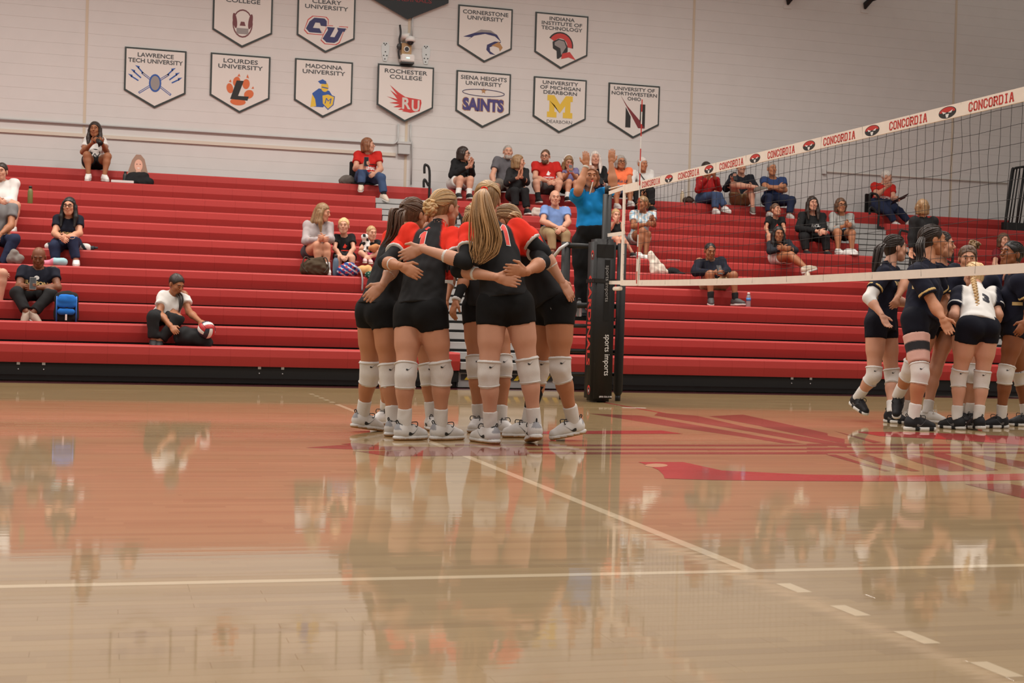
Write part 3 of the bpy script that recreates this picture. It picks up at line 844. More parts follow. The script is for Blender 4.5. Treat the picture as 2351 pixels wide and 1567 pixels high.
        sub = [Pr(nk - hdv * .005 * s + fwd * .012 * s * kneck, nk + hdv * .14 * s, (.058 if self.fem else .064) * s, .075 * s), Pr(nk + fwd * .05 * s - up * .012 * s, nk + fwd * .09 * s + up * .06 * s, .030 * s * kneck, .05 * s)]
        fn = colfn or (lambda V: np.tile(col, (len(V), 1)))
        vf = net(P, self.h * fine, .03 * s, cuts, sub)
        return self.part(name, vf, CLOTH, fn, wr)
    def legs(self, col, ln=.5, o=.014, top=.09, name='shorts', wr=.004, colfn=None, loose=.0):
        """ln 0..1 thigh, 1..2 shin"""
        J, s, b = self.J, self.s, self.b; ms, mh, lat, up, fwd, lath, fwh = self.fr
        P = [self.P_t[0].grow(o + .004)] + [p.grow(o) for p in self.P_t[1:]]
        cuts = [(mh + up * top * s, up)]
        for q in 'lr':
            Hp, K, A = J['h' + q], J['k' + q], J['a' + q]
            f = min(ln, 1); e = Hp + (K - Hp) * f
            re = (.092 * b + (.06 - .092 * b) * f) * s + o
            P.append(Pr(Hp, e, .094 * s * b + o, re + loose, cb=ln < 1))
            if ln < 1: P.append(Pr(Hp, e, .090 * s * b + o, .082 * s * b + o + loose, cb=True) if f < .6 else Pr(Hp, e, .09 * s * b + o, re + loose, cb=True))
            if ln >= 1: P.append(Pr(Hp, Hp + (K - Hp) * .5, .094 * s * b + o, .086 * s * b + o))
            if ln > 1:
                e2 = K + (A - K) * (ln - 1); P.append(Pr(K, e2, .060 * s + o, (.058 - .012 * (ln - 1)) * s + o + loose, cb=True))
        return self.part(name, net(P, self.h, .025 * s, cuts), CLOTH, colfn or col, wr)
    def band(self, name, a, b_, ra, rb, col, parent=None, m=None, k=.01, bulge=None, wr=.0, h=None):
        P = [Pr(a, b_, ra, rb, ca=True, cb=True)] + (bulge or [])
        return self.part(name, net(P, h or self.h * .75, k), m or CLOTH, col, wr, parent)
    def shoe(self, q, upc, soc, lace=None, mark=None, accent=None, lining=None, up_hint=np.array([0, 0, 1.0])):
        J, s = self.J, self.s
        upP, upC, soP, soC, (t, r, u, Q) = shoe_geo(J['a' + q], J['t' + q], s, self.h, up_hint)
        h = .0095 if self.h < .014 else .0125
        fn = upc
        if lining is not None:
            def fn(V):
                d = (V - J['a' + q]) / s; z = d @ u; x = d @ t
                c = np.where((z > .002)[:, None], lining, upc); return np.where(((x < -.052) & (z > -.03))[:, None], np.array((.3, .3, .32)), c)
        sh = self.part('shoe', net(upP, h, .018 * s, upC), SHOEM, fn)
        sfn = soc
        if accent is None and lace is not None:
            def sfn(V):
                z = (V - J['a' + q]) @ u / s; return np.where((z > -.0885)[:, None], np.array((.66, .64, .62)), np.asarray(soc))
        if accent is not None:
            def sfn(V):
                x = (V - J['a' + q]) @ t / s; c = np.tile(soc, (len(V), 1)); c[(np.sin(x * 52 + 1) > .55)] = accent; return c
        self.part('sole', net(soP, h, .02 * s, soC), SHOEM, sfn, parent=sh)
        if lace is not None:
            for i in range(4):
                x = .045 + i * .022; z = -.004 - i * .0125
                V, F = tube_geo([Q(x - .006, -.022, z - .012), Q(x, -.01, z + .002), Q(x + .004, .01, z + .002), Q(x - .004, .022, z - .012)], .0038 * s, 5)
                self.raw('lace', V, F, SHOEM, sh, lace)
            V, F = tube_geo(bez([Q(.035, 0, .014), Q(.07, -.03, .02), Q(.075, -.035, -.01), Q(.04, 0, .01), Q(.075, .035, .018), Q(.07, .038, -.012), Q(.035, .002, .012)], 4), .0032 * s, 5)
            self.raw('lace', V, F, SHOEM, sh, lace)
            V, F = tube_geo(bez([Q(-.052, 0, .0), Q(-.068, 0, .022), Q(-.058, 0, .03), Q(-.048, 0, .012)], 4), .0035 * s, 5)
            self.raw('heel_loop', V, F, SHOEM, sh, lace)
        if mark is not None:
            V0, F0 = self.last_shoe = net(upP, h, .018 * s, upC)
            bv = BVHTree.FromPolygons([tuple(v) for v in V0], [tuple(f) for f in F0])
            for sg in (-1, 1):
                pts = swoosh(.085)
                decal_conform(self, 'tick_mark', pts[0], pts[1], Q(.045, 0, -.045), t, u, r * sg, bv, mark, sh)
        return sh

def swoosh(w):
    """tick shape as triangulated strip in metres"""
    t = np.linspace(0, 1, 10)
    lowr = np.stack([-.5 + t * 1.0, -.22 + .55 * t ** 1.0 - .33 * np.sin(np.pi * np.minimum(t * 1.15, 1)) ** 1.0 * (1 - t)], 1)
    th = .02 + .20 * np.exp(-((t - .16) / .17) ** 2) * 1.0 + .10 * (1 - t)
    upr = lowr.copy(); upr[:, 1] += th * (1 - t) ** .4
    V = np.concatenate([lowr, upr]) * w; n = len(t)
    return V, [(i, i + 1, n + i + 1, n + i) for i in range(n - 1)]

def decal_conform(P, name, V2, F, c, ux, uy, n, bv, m, parent=None, off=.0028, reach=.12):
    """lay a flat shape on a curved surface by dropping each point along -n"""
    ux, uy, n = unit(ux), unit(uy), unit(n); out = []
    for x, y in V2:
        p = c + ux * x + uy * y; hit = bv.ray_cast(Vector(p + n * reach), Vector(-n), reach * 2.2)
        out.append(np.array(hit[0]) + n * off if hit[0] is not None else None)
    good = [o for o in out if o is not None]
    if not good: return None
    dmean = np.mean([g @ n for g in good])
    for i, (x, y) in enumerate(V2):
        if out[i] is None: p = c + ux * x + uy * y; out[i] = p + n * (dmean - p @ n)
    return mesh_obj(name, np.array(out) - P.base, F, m, parent or P.o)

def dice(V, F, st):
    """cut flat faces on a grid so they can follow a curved surface"""
    b = bmesh.new(); vs = [b.verts.new((x, y, 0)) for x, y in V]
    for f in F:
        try: b.faces.new([vs[i] for i in f])
        except ValueError: pass
    for ax in (0, 1):
        lo, hi = V[:, ax].min(), V[:, ax].max(); n = int((hi - lo) / st)
        for i in range(1, n + 1):
            co = [0, 0, 0]; no = [0, 0, 0]; co[ax] = lo + (hi - lo) * i / (n + 1); no[ax] = 1
            bmesh.ops.bisect_plane(b, geom=b.verts[:] + b.edges[:] + b.faces[:], plane_co=co, plane_no=no)
    b.verts.index_update(); V2 = np.array([v.co[:2] for v in b.verts]); F2 = [tuple(v.index for v in f.verts) for f in b.faces]; b.free()
    return V2, F2

def print_on(P, garment, s, c, w, h, m, back=False, bold=0.02, name='print', ux=None, uy=None, shear=0.0, off=.0028, n=None):
    """lettering on a garment: c = world point near the surface"""
    ms, mh, lat, up, fwd, lath, fwh = P.fr
    n = (-fwd if back else fwd) if n is None else unit(n); x = (lat if back else -lat) if ux is None else ux; y = up if uy is None else uy
    V0 = np.array([v.co[:] for v in garment.data.vertices]) + P.base
    bv = BVHTree.FromPolygons([tuple(v) for v in V0], [tuple(p.vertices) for p in garment.data.polygons])
    if isinstance(s, str):
        V, F, asp = text_geo(s, bold, shear); V = (V - .5) * np.array([w, h]); V, F = dice(V, F, .022)
    else: V, F = s; V = np.asarray(V) * np.array([w, h])
    return decal_conform(P, name, V, F, np.asarray(c, float), x, y, n, bv, m, garment, off)

def strands(P, name, path, n, spread, r, col, seed=0, parent=None, wave=.006, flat=None, jit=.15):
    """a lock of hair: many tapering tubes about a path; spread = radius along the path"""
    path = bez(path, 5); m = len(path); g = np.random.default_rng(seed + 11)
    sp = np.interp(np.linspace(0, 1, m), np.linspace(0, 1, len(spread)), spread)
    T = unit(path[-1] - path[0]); A = unit(np.cross(T, [0.3, 1, 0.2])) if flat is None else unit(flat - T * (flat @ T)); Bv = np.cross(T, A)
    VV = []; FF = []; CC = []; k = 0
    for i in range(n):
        a = g.uniform(0, 6.283); q = math.sqrt(g.uniform(0, 1)); ph = g.uniform(0, 6.3); fr = g.uniform(4, 9)
        e = np.cos(a) * q * (1 + jit * g.normal()); e2 = np.sin(a) * q * (.55 if flat is not None else 1)
        t = np.linspace(0, 1, m); end = g.uniform(.78, 1.03); idx = np.clip(t * end * (m - 1), 0, m - 1)
        base = np.stack([np.interp(idx, np.arange(m), path[:, j]) for j in range(3)], 1); ss = np.interp(idx, np.arange(m), sp)
        pts = base + (A * e + 0 * Bv)[None] * ss[:, None] + Bv[None] * (e2 * ss)[:, None] + A[None] * (wave * np.sin(t * fr + ph) * t)[:, None] + Bv[None] * (wave * np.cos(t * fr * .8 + ph) * t)[:, None]
        rr = r * g.uniform(.7, 1.3) * np.interp(t, [0, .1, .7, 1], [.8, 1, .8, .15])
        v, f = tube_geo(pts, rr, 5, False); VV.append(v); FF += [tuple(np.array(x) + k) for x in f]; k += len(v)
        CC.append(np.tile(np.asarray(col) * g.uniform(.62, 1.35), (len(v), 1)))
    return P.raw(name, np.concatenate(VV), FF, HAIRM, parent, np.concatenate(CC))

def comb(P, tie, n=70, r=.0034, lift=1.0, seed=0, col=None, parent=None):
    """strands drawn over the scalp from the hairline to a tie point given in head coordinates"""
    g = np.random.default_rng(seed + 5); col = P.hairc if col is None else col
    c0 = np.array([-.014, 0, .030]); R = np.array([.105, .084, .097]) * 1.0
    tdir = unit((np.asarray(tie) - c0) / R); VV = []; FF = []; CC = []; k = 0
    f, rr_, u = P.B
    for i in range(n):
        a = g.uniform(-1, 1) * 2.3; e = g.uniform(-.15, .95)
        # start on the hairline: a plane tilted across the brow and behind the ears
        ph = a; st = unit(np.array([math.cos(ph) * .75 + .1, math.sin(ph), .55 * math.cos(ph) + .12]))
        m = 9; t = np.linspace(0, 1, m); om = math.acos(np.clip(st @ tdir, -1, 1)); so = math.sin(om) + 1e-6
        q = (np.sin((1 - t) * om)[:, None] * st + np.sin(t * om)[:, None] * tdir) / so
        q = c0 + q * R * (1.0 + .02 * g.uniform() + .008)
        pts = np.array([P.L(*x) for x in q]); v, fc = tube_geo(pts, r * g.uniform(.7, 1.5) * np.interp(t, [0, .15, 1], [.3, 1, 1]), 5, False)
        VV.append(v); FF += [tuple(np.array(x) + k) for x in fc]; k += len(v); CC.append(np.tile(np.asarray(col) * g.uniform(.6, 1.4), (len(v), 1)))
    return P.raw('hair_strands', np.concatenate(VV), FF, HAIRM, parent, np.concatenate(CC))
# ================================================================== players
def joints(spec, s):
    """pixel + depth -> world joints; feet given as (px, Y, dx, dy, heel_lift)"""
    J = {}
    for k, v in spec.items():
        if k in ('fl', 'fr'):
            q = k[1]; px, Yf, dx, dy = v[:4]; lift = v[4] if len(v) > 4 else 0.0
            X = at(px, 960, Y=Yf)[0]; d = unit((dx, dy, 0))
            J['a' + q] = np.array([X, Yf, .100 * s + lift]); ln = .185 * s * (1 if lift < .02 else .9)
            J['t' + q] = J['a' + q] + d * ln; J['t' + q][2] = .030 * s
        else: J[k] = at(v[0], v[1], Y=v[2])
    return J

BK = np.array((.013, .013, .014)); RED = np.array(lin((226, 52, 34))); WH = np.array((.72, .70, .67)); NAVY = np.array(lin((25, 27, 42))); GOLD = np.array(lin((206, 176, 116)))
OFFW = np.array((.66, .63, .60)); GUM = np.array(lin((176, 128, 76)))
WMARK = mat('white_mark', (.75, .74, .72), .5); BMARK = mat('black_mark', (.015, .015, .016), .5); GREYMARK = mat('grey_mark', (.12, .12, .13), .4)
RMARK = mat('red_mark', tuple(RED), .5); GOLDM = mat('gold_mark', tuple(GOLD), .5)

def knee_pad(P, q, col=OFFW, mark=True):
    J, s = P.J, P.s; K, A, Hp = J['k' + q], J['a' + q], J['h' + q]
    u1 = unit(Hp - K); u2 = unit(A - K)
    a = K + u1 * .085 * s; b_ = K + u2 * .085 * s
    fw = unit(-(u1 + u2)) if np.linalg.norm(u1 + u2) > .15 else unit(np.cross(np.cross(u2, unit(J['t' + q] - A)), u2)) * -1
    fw2 = unit(J['t' + q] - A - u2 * ((J['t' + q] - A) @ u2))
    Pp = [Pr(a, K, .075 * s, .069 * s, ca=True), Pr(K, b_, .069 * s, .065 * s, cb=True), El(K + fw2 * .022 * s, np.array([.052, .054, .07]) * s, basis_from(u2, fw2))]
    o = P.part('knee_pad', net(Pp, .0085, .012), CLOTH, col, wr=.0025)
    for c, u, r in ((a, u1, .0745), (b_, u2, .0650)):
        rr = r * s; x = unit(np.cross(u, [.3, .5, .8])); y = np.cross(u, x); th = np.linspace(0, 2 * math.pi, 22)
        ring = [c - u * .012 * s + rr * (math.cos(t) * x + math.sin(t) * y) for t in th]
        V, F = tube_geo(ring, .0055 * s, 6, False); P.raw('welt', V, F, CLOTH, o, np.asarray(col) * .93)
    if mark:
        V0, F0 = P.last; bv = BVHTree.FromPolygons([tuple(v) for v in V0], [tuple(f) for f in F0])
        d = unit(np.array([CAM[0], CAM[1], K[2]]) - K); x = unit(np.cross([0, 0, 1], d))
        sw = swoosh(.042 * s); decal_conform(P, 'tick_mark', sw[0], sw[1], K + u1 * .05 * s + x * .022 * s, x, u1, d, bv, BMARK, o)
    return o

def sock(P, q, top=.26, col=OFFW, mark=BMARK):
    J, s = P.J, P.s; K, A = J['k' + q], J['a' + q]; u = unit(K - A)
    a = A + u * top * .42 * s; r = (.036 + .012) * s
    o = P.band('sock', a, A - u * .02 * s, r, .046 * s, col, wr=.003, h=.008)
    return o

def under_sleeve(P, q, f0, f1, col, cuff=None, o=.0045):
    J, s, b = P.J, P.s, P.b; S, E, Wr = J['s' + q], J['e' + q], J['w' + q]
    Pp = []
    e = E + (Wr - E) * f1
    Pp.append(Pr(S + (E - S) * f0, E, .048 * s * b + o, .041 * s * b + o)); re = (.041 - .015 * f1) * s * b + o
    Pp.append(Pr(E, e, .043 * s * b + o, re, cb=True))
    ob = P.part('arm_sleeve', net(Pp, .0095, .02), CLOTH, col, wr=.002)
    if cuff is not None:
        u = unit(Wr - E); P.band('cuff', e - u * .014 * s, e + u * .012 * s, re + .0045, re + .004, cuff, ob, h=.0075)
    return ob

def tick_on(P, g, c, w, m, back=True, n=None):
    V, F = swoosh(1.0); print_on(P, g, (V, F), c, w, w, m, back=back, name='tick_mark', n=n)

ONE = ([(-.22, -.5), (.22, -.5), (.22, .5), (-.06, .5), (-.38, .32), (-.38, .14), (-.22, .20)])
def digits_one(n):
    V = []; F = []; k = .5 / max(n - .3, 1) if n > 1 else .5
    for i in range(n):
        o = (i - (n - 1) / 2) * (1.1 / n)
        F.append(tuple(range(len(V), len(V) + len(ONE)))); V += [(o + x * (.85 / n if n > 1 else 1), y) for x, y in ONE]
    return np.array(V), F
def num_on(P, g, txt, c, w, h, back, m_out, m_in, sh=0.0):
    if set(txt) == {'1'}:
        V, F = digits_one(len(txt)); V1, F1 = dice(V * np.array([w, h]), F, .02); print_on(P, g, (V1, F1), c, 1, 1, m_in, back=back, name='number', off=.0042)
        G = []
        for f in F:
            q = V[list(f)]; m = q.mean(0); G += list(m + (q - m) * np.array([1.28 if len(txt) > 1 else 1.2, 1.06]) + np.sign(q - m) * 0)
        V1, F1 = dice(np.array(G) * np.array([w, h]), F, .02); print_on(P, g, (V1, F1), c, 1, 1, m_out, back=back, name='number_outline', off=.0026); return
    print_on(P, g, txt, c, w * 1.10, h * 1.06, m_out, back=back, bold=.085, name='number_outline', off=.0026, shear=sh)
    print_on(P, g, txt, c, w, h, m_in, back=back, bold=.035, name='number', off=.0042, shear=sh)

def black_player(label, spec, s, face, hup=(0, 0, 1), hair='br', skin='l', num=None, hands=None, sleeves=((.5, .45), (.5, .45)), tie=None, b=1.0, hem=.02, thigh=.28, calf=None):
    J = joints(spec, s)
    P = Person(label, J, s, b, True, skin, hair, 'tied', face, hup, False, .0122, hands, group='players in black and red')
    ms, mh, lat, up, fwd, lath, fwh = P.fr
    def jc(V):
        d = V - ms; x = np.abs(d @ lat) / s; z = (d @ up) / s; y = (d @ fwd) / s
        # raglan shoulder: red beyond the seam, seam slopes to the neck
        w = np.clip((x - (.088 - z * .12 + np.clip(-z - .12, 0, 1) * .5)) / .010 + .5, 0, 1) * np.clip((z + .26) / .012 + .5, 0, 1)
        c = BK * 1.7 + (RED - BK * 1.7) * w[:, None]
        return c
    g = P.shirt(BK, sl=.55, hem=hem, o=.014, name='jersey', colfn=jc, wr=.0035, loose=.008, neck=-.005, kneck=.5, straight=True, fine=.80)
    for q, (f0, f1) in zip('lr', sleeves):
        under_sleeve(P, q, f0, f1, BK, WH * .95)
        S, E = J['s' + q], J['e' + q]; u = unit(E - S); e = S + (E - S) * .55; r = (.049 * b) * s + .014 + .0066
        P.band('sleeve_trim', e - u * .012, e + u * .009, r, r, WH * .95, g, h=.008)
    sh = P.legs(BK * .6, ln=thigh, o=.010, top=.10, name='shorts', wr=.0015)
    P.jersey, P.shorts = g, sh
    for q in 'lr':
        knee_pad(P, q); sock(P, q)
        P.shoe(q, np.array((.66, .64, .625)), GUM * .9, lace=BK, mark=BMARK, lining=BK)
    return P

_d = lambda a, b_: at(*b_) - at(*a)
toY = (0, 1, 0)
pA = black_player('leftmost huddle player in black with a long brown ponytail', dict(
    hd=(949, 494, -3.28), nk=(935, 528, -3.34), sl=(900, 548, -3.22), sr=(934, 552, -3.50), hl=(851, 712, -3.36), hr=(884, 716, -3.52),
    kl=(849, 856, -3.34), kr=(894, 862, -3.58), fl=(832, -3.25, .92, .3, .02), fr=(903, -3.62, .7, .7, 0),
    er=(884, 602, -3.80), wr=(922, 611, -4.02), el=(930, 605, -3.05), wl=(965, 615, -3.2)), 1.0, (.80, .60, -.12), hair='br', skin='t',
    hands={'r': (_d((922, 611, -4.02), (968, 634, -4.10)), (.15, 1, -.05), .12, 1)}, thigh=.26)
pB = black_player('number 1 huddle player with a blonde low bun, back to camera', dict(
    hd=(1021, 478, -3.62), nk=(1009, 516, -3.68), sl=(942, 536, -3.60), sr=(1041, 546, -3.78), hl=(940, 716, -3.84), hr=(991, 718, -3.96),
    kl=(931, 862, -3.97), kr=(1014, 857, -3.97), fl=(929, -3.95, .88, .4, 0), fr=(1012, -3.94, .92, .35, 0),
    er=(1052, 620, -4.08), wr=(1140, 636, -4.36), el=(905, 612, -3.62), wl=(878, 654, -3.72)), 1.03, (.88, .45, -.10), hair='db', skin='l',
    hands={'r': (_d((1140, 636, -4.36), (1197, 649, -4.40)), (0, 1, 0), .05, 1), 'l': (_d((878, 654, -3.72), (846, 682, -3.72)), (.5, 1, 0), .15, -1)}, b=1.02)
pC = black_player('far huddle player facing the camera, hidden behind the blonde bun', dict(
    hd=(1004, 500, -3.02), nk=(985, 525, -2.95), sr=(930, 552, -2.90), sl=(1030, 556, -2.92), hr=(915, 715, -2.85), hl=(968, 715, -2.95),
    kr=(889, 858, -2.75), kl=(985, 860, -3.05), fr=(886, -2.55, -.7, -.7, 0), fl=(991, -3.08, .1, -1, 0),
    er=(915, 620, -2.8), wr=(925, 680, -2.95), el=(1036, 628, -2.95), wl=(1022, 690, -3.1)), 1.0, (.1, -1, -.2), hair='br', skin='t')
pD = black_player('far huddle player between the blonde bun and long ponytail, facing the camera', dict(
    hd=(1092, 503, -3.22), nk=(1098, 533, -3.10), sr=(1066, 552, -3.08), sl=(1152, 548, -3.10), hr=(1092, 706, -3.05), hl=(1140, 706, -3.1),
    kr=(1092, 842, -3.16), kl=(1156, 842, -3.28), fr=(1099, -3.17, -.55, -.83, 0), fl=(1150, -3.33, .25, -1, 0),
    er=(1072, 628, -3.08), wr=(1047, 690, -3.18), el=(1170, 620, -3.0), wl=(1180, 660, -3.1)), .98, (-.1, -1, -.2), hair='bl', skin='t',
    hands={'r': (_d((1047, 690, -3.18), (1036, 722, -3.2)), (1, .3, 0), .6, 1)}, sleeves=((.5, .45), (.5, .97)))
pE = black_player('number 11 huddle player with very long loose blonde ponytail', dict(
    hd=(1118, 460, -3.92), nk=(1122, 508, -3.98), sl=(1078, 534, -4.04), sr=(1190, 526, -3.98), hl=(1131, 700, -4.18), hr=(1189, 698, -4.20),
    kl=(1122, 858, -4.20), kr=(1214, 850, -4.22), fl=(1127, -4.16, -.45, .9, .0), fr=(1228, -4.22, .08, 1, .03),
    el=(1070, 602, -4.22), wl=(968, 570, -4.02), er=(1246, 578, -4.06), wr=(1290, 646, -4.08)), 1.04, (.12, 1, -.10), hair='db', skin='p',
    hands={'l': (_d((968, 570, -4.02), (924, 588, -3.98)), (.05, 1, 0), .08, -1), 'r': (_d((1290, 646, -4.08), (1314, 684, -4.06)), (-.6, .8, 0), .1, 1)}, thigh=.29)
pF = black_player('right huddle player leaning in with one black calf sleeve', dict(
    hd=(1162, 512, -3.62), nk=(1184, 528, -3.66), sl=(1216, 552, -3.86), sr=(1192, 526, -3.54), hl=(1284, 704, -3.94), hr=(1258, 700, -3.78),
    kl=(1286, 848, -3.98), kr=(1238, 850, -3.70), fl=(1316, -3.90, -.95, -.05, .035), fr=(1212, -3.66, -.95, -.1, 0),
    el=(1246, 602, -4.14), wl=(1207, 624, -4.36), er=(1165, 605, -3.45), wr=(1135, 620, -3.5)), 1.03, (-.75, .6, -.35), hair='db', skin='t', num=None,
    hands={'l': (_d((1207, 624, -4.36), (1162, 618, -4.40)), (.05, 1, 0), .12, -1)}, sleeves=((.5, .25), (.5, .45)), b=1.04)
# hair
t_ = lambda *a: at(*a)
strands(pA, 'ponytail', [t_(927, 482, -3.42), t_(912, 490, -3.48), t_(908, 520, -3.50), t_(900, 545, -3.50), t_(880, 566, -3.48)], 46, [.015, .05, .055, .04, .012], .006, HAIRS['br'], 1)
bn = t_(988, 476, -3.72)
for i in range(16):
    a = i * .8; c = bn + np.array([math.cos(a) * .022, 0.01 * math.sin(i), math.sin(a) * .03])
    V, F = tube_geo(bez([c + .026 * np.array([math.cos(a + t), .5 * math.sin(t * 2), math.sin(a + t)]) for t in (0, 1.2, 2.4, 3.6)], 4), [.012] * 13, 6)
    pB.raw('bun', V, F, HAIRM, None, np.array(HAIRS['lb']) * (.8 + .1 * (i % 5)))
strands(pE, 'ponytail', [t_(1112, 434, -4.08), t_(1108, 452, -4.16), t_(1112, 500, -4.22), t_(1118, 545, -4.24), t_(1112, 580, -4.26), t_(1098, 604, -4.28)], 210, [.012, .05, .075, .092, .085, .03], .0052, lin((164, 124, 80)), 2, wave=.014, flat=np.array([1.0, -.2, 0]))
V, F = tube_geo([t_(1112, 434, -4.08) + .019 * np.array([math.cos(a), .3 * math.sin(a), .7 * math.sin(a)]) for a in np.linspace(0, 6.28, 14)], .006, 6, False)
pE.raw('hair_tie', V, F, CLOTH, None, RED)
strands(pF, 'hair_lock', [t_(1172, 492, -3.82), t_(1188, 498, -3.86), t_(1200, 520, -3.86)], 24, [.03, .03, .012], .006, HAIRS['bl'], 3)
strands(pD, 'hair_lock', [t_(1078, 488, -3.3), t_(1070, 505, -3.3), t_(1072, 530, -3.28)], 20, [.02, .025, .01], .005, HAIRS['bl'], 4)
comb(pA, (-.10, 0, .05), 60, seed=1); comb(pB, (-.115, 0, .02), 90, seed=2, col=np.array(HAIRS['bl'])); comb(pE, (-.10, 0, .075), 90, seed=3, col=np.array(HAIRS['bl'])); comb(pF, (-.11, 0, .0), 60, seed=4)
comb(pC, (-.11, 0, .02), 40, seed=12); comb(pD, (-.11, 0, .02), 40, seed=13)
# numbers and marks
num_on(pB, pB.jersey, '1', t_(971, 553, -3.8), .07, .15, True, WMARK, RMARK, .1)
num_on(pE, pE.jersey, '11', t_(1150, 535, -4.15), .155, .165, True, WMARK, RMARK)
em = [(np.array([(-.5, -.2), (0, .5), (.5, .1), (.1, -.1), (.0, -.5)]), [(0, 1, 2, 3, 4)])][0]
print_on(pB, pB.jersey, em, t_(982, 524, -3.75), .04, .04, RMARK, back=True, name='emblem')
tick_on(pF, pF.shorts, t_(1267, 707, -4.05), .05, WMARK, n=(-.1, -1, 0))
P_ = pF; u_ = unit(pF.J['ar'] - pF.J['kr'])
pF.band('calf_sleeve', pF.J['kr'] + u_ * .10, pF.J['ar'] - u_ * .1, .066, .048, BK, h=.009)
for P_, q, rr in ((pD, 'r', .0335),):
    a_ = P_.J['e' + q] + (P_.J['w' + q] - P_.J['e' + q]) * .55
V, F = ball_geo((0, 0, 0), 1, 6)

# ------------------------------------------------------------------ navy team
def navy_player(label, spec, s, face, hup=(0, 0, 1), hair='dk', skin='l', hands=None, b=1.0, hem=.0, thigh=.28, white=False, style='tied', pads=True, shoes='k', seed=0):
    J = joints(spec, s)
    P = Person(label, J, s, b, True, skin, hair, style, face, hup, False, .0134, hands, group='players in navy')
    ms, mh, lat, up, fwd, lath, fwh = P.fr
    def jc(V):
        d = V - ms; x = np.abs(d @ lat) / s; z = (d @ up) / s
        if not white: return np.tile(NAVY, (len(V), 1))
        w = (np.clip((x - .155) / .012 + .5, 0, 1) * np.clip((z + .3) / .012, 0, 1))[:, None]
        return WH * .98 * (1 - w) + NAVY * w
    g = P.shirt(NAVY, sl=.68, hem=hem, o=.016, name='jersey', colfn=jc, wr=.004, loose=.012, neck=-.005, kneck=.8, straight=True, fine=.82)
    for q in 'lr':
        S, E = J['s' + q], J['e' + q]; u = unit(E - S); e = S + (E - S) * .60; r = (.049 * b) * s + .016 + .0092
        P.band('sleeve_stripe', e - u * .013, e + u * .010, r, r, WH * .9 if white else GOLD, g, h=.008)
    P.shorts = P.legs(NAVY * .55, ln=thigh, o=.010, top=.10, name='shorts', wr=.0015); P.jersey = g
    for q in 'lr':
        if pads: knee_pad(P, q)
        sock(P, q)
        if shoes == 'k': P.shoe(q, lambda V: np.tile(np.array((.012, .012, .015)), (len(V), 1)), WH * .95, lace=BK, mark=GREYMARK, accent=BK)
        else: P.shoe(q, lambda V: np.tile(np.array((.62, .6, .57)), (len(V), 1)), WH * .9, lace=WH * .8)
    return P
pG = navy_player('leftmost navy player, brown ponytail and white elbow sleeve', dict(
    hd=(2056, 569, -1.58), nk=(2042, 606, -1.58), sr=(2030, 628, -1.76), sl=(2046, 622, -1.42), hr=(2012, 742, -1.68), hl=(2034, 742, -1.54),
    kr=(2006, 862, -1.72), kl=(2049, 866, -1.60), ar=(1970, 912, -1.55), tr=(1996, 955, -1.72), fl=(2046, -1.78, .3, -.9, 0),
    er=(1995, 684, -1.84), wr=(2024, 722, -2.0), el=(2060, 690, -1.4), wl=(2090, 700, -1.5)), 1.0, (.97, -.15, 0), hair='dk', skin='p',
    hands={'r': (_d((2024, 722, -2.0), (2038, 750, -2.05)), (.3, -1, 0), .3, -1)}, hem=-.05)
under_sleeve(pG, 'r', .62, .35, WH * .95, None, .012)
strands(pG, 'ponytail', [t_(2030, 560, -1.62), t_(2018, 572, -1.66), t_(2010, 610, -1.68), t_(2004, 650, -1.70)], 36, [.02, .04, .035, .012], .006, HAIRS['dk'], 5)
pH = navy_player('tall navy player with a wrapped thigh, looking right', dict(
    hd=(2141, 551, -2.32), nk=(2130, 600, -2.36), sr=(2104, 628, -2.58), sl=(2146, 622, -2.22), hr=(2100, 734, -2.54), hl=(2128, 734, -2.40),
    kr=(2113, 858, -2.70), kl=(2090, 850, -2.22), fr=(2098, -2.70, .95, -.1, 0), al=(2062, 908, -2.02), tl=(2056, 966, -2.12),
    er=(2146, 702, -2.72), wr=(2164, 730, -2.86), el=(2165, 690, -2.1), wl=(2175, 720, -2.2)), 1.08, (.97, -.22, .02), hair='dk', skin='t',
    hands={'r': (_d((2164, 730, -2.86), (2187, 774, -2.95)), (-.5, -1, 0), .15, -1)}, b=1.02)
u_ = unit(pH.J['kr'] - pH.J['hr']); k_ = pH.J['kr']
PINK = np.array(lin((214, 172, 160)))
pH.band('thigh_wrap', k_ - u_ * .34, k_ - u_ * .10, .113, .087, lambda V: PINK + (np.array((.03, .03, .035)) - PINK) * np.clip((.040 - np.abs((V - k_) @ u_ + .225)) / .009 + .5, 0, 1)[:, None], h=.009, wr=.002)
strands(pH, 'ponytail', [t_(2118, 545, -2.40), t_(2112, 565, -2.48), t_(2114, 590, -2.50), t_(2106, 610, -2.52)], 30, [.02, .035, .03, .012], .006, HAIRS['dk'], 6)
pI = navy_player('navy player with a gold chest number behind the tall player', dict(
    hd=(2164, 562, -1.66), nk=(2160, 603, -1.62), sr=(2118, 622, -1.70), sl=(2192, 622, -1.62), hr=(2140, 734, -1.62), hl=(2182, 734, -1.58),
    kr=(2098, 852, -1.72), kl=(2146, 852, -1.68), fr=(2080, -1.66, .05, -1, 0), fl=(2128, -1.73, .6, -.8, 0),
    er=(2078, 645, -1.75), wr=(2062, 680, -1.85), el=(2200, 680, -1.65), wl=(2185, 715, -1.8)), 1.0, (.75, -.6, 0), hair='dk', skin='l', shoes='w', pads=False)
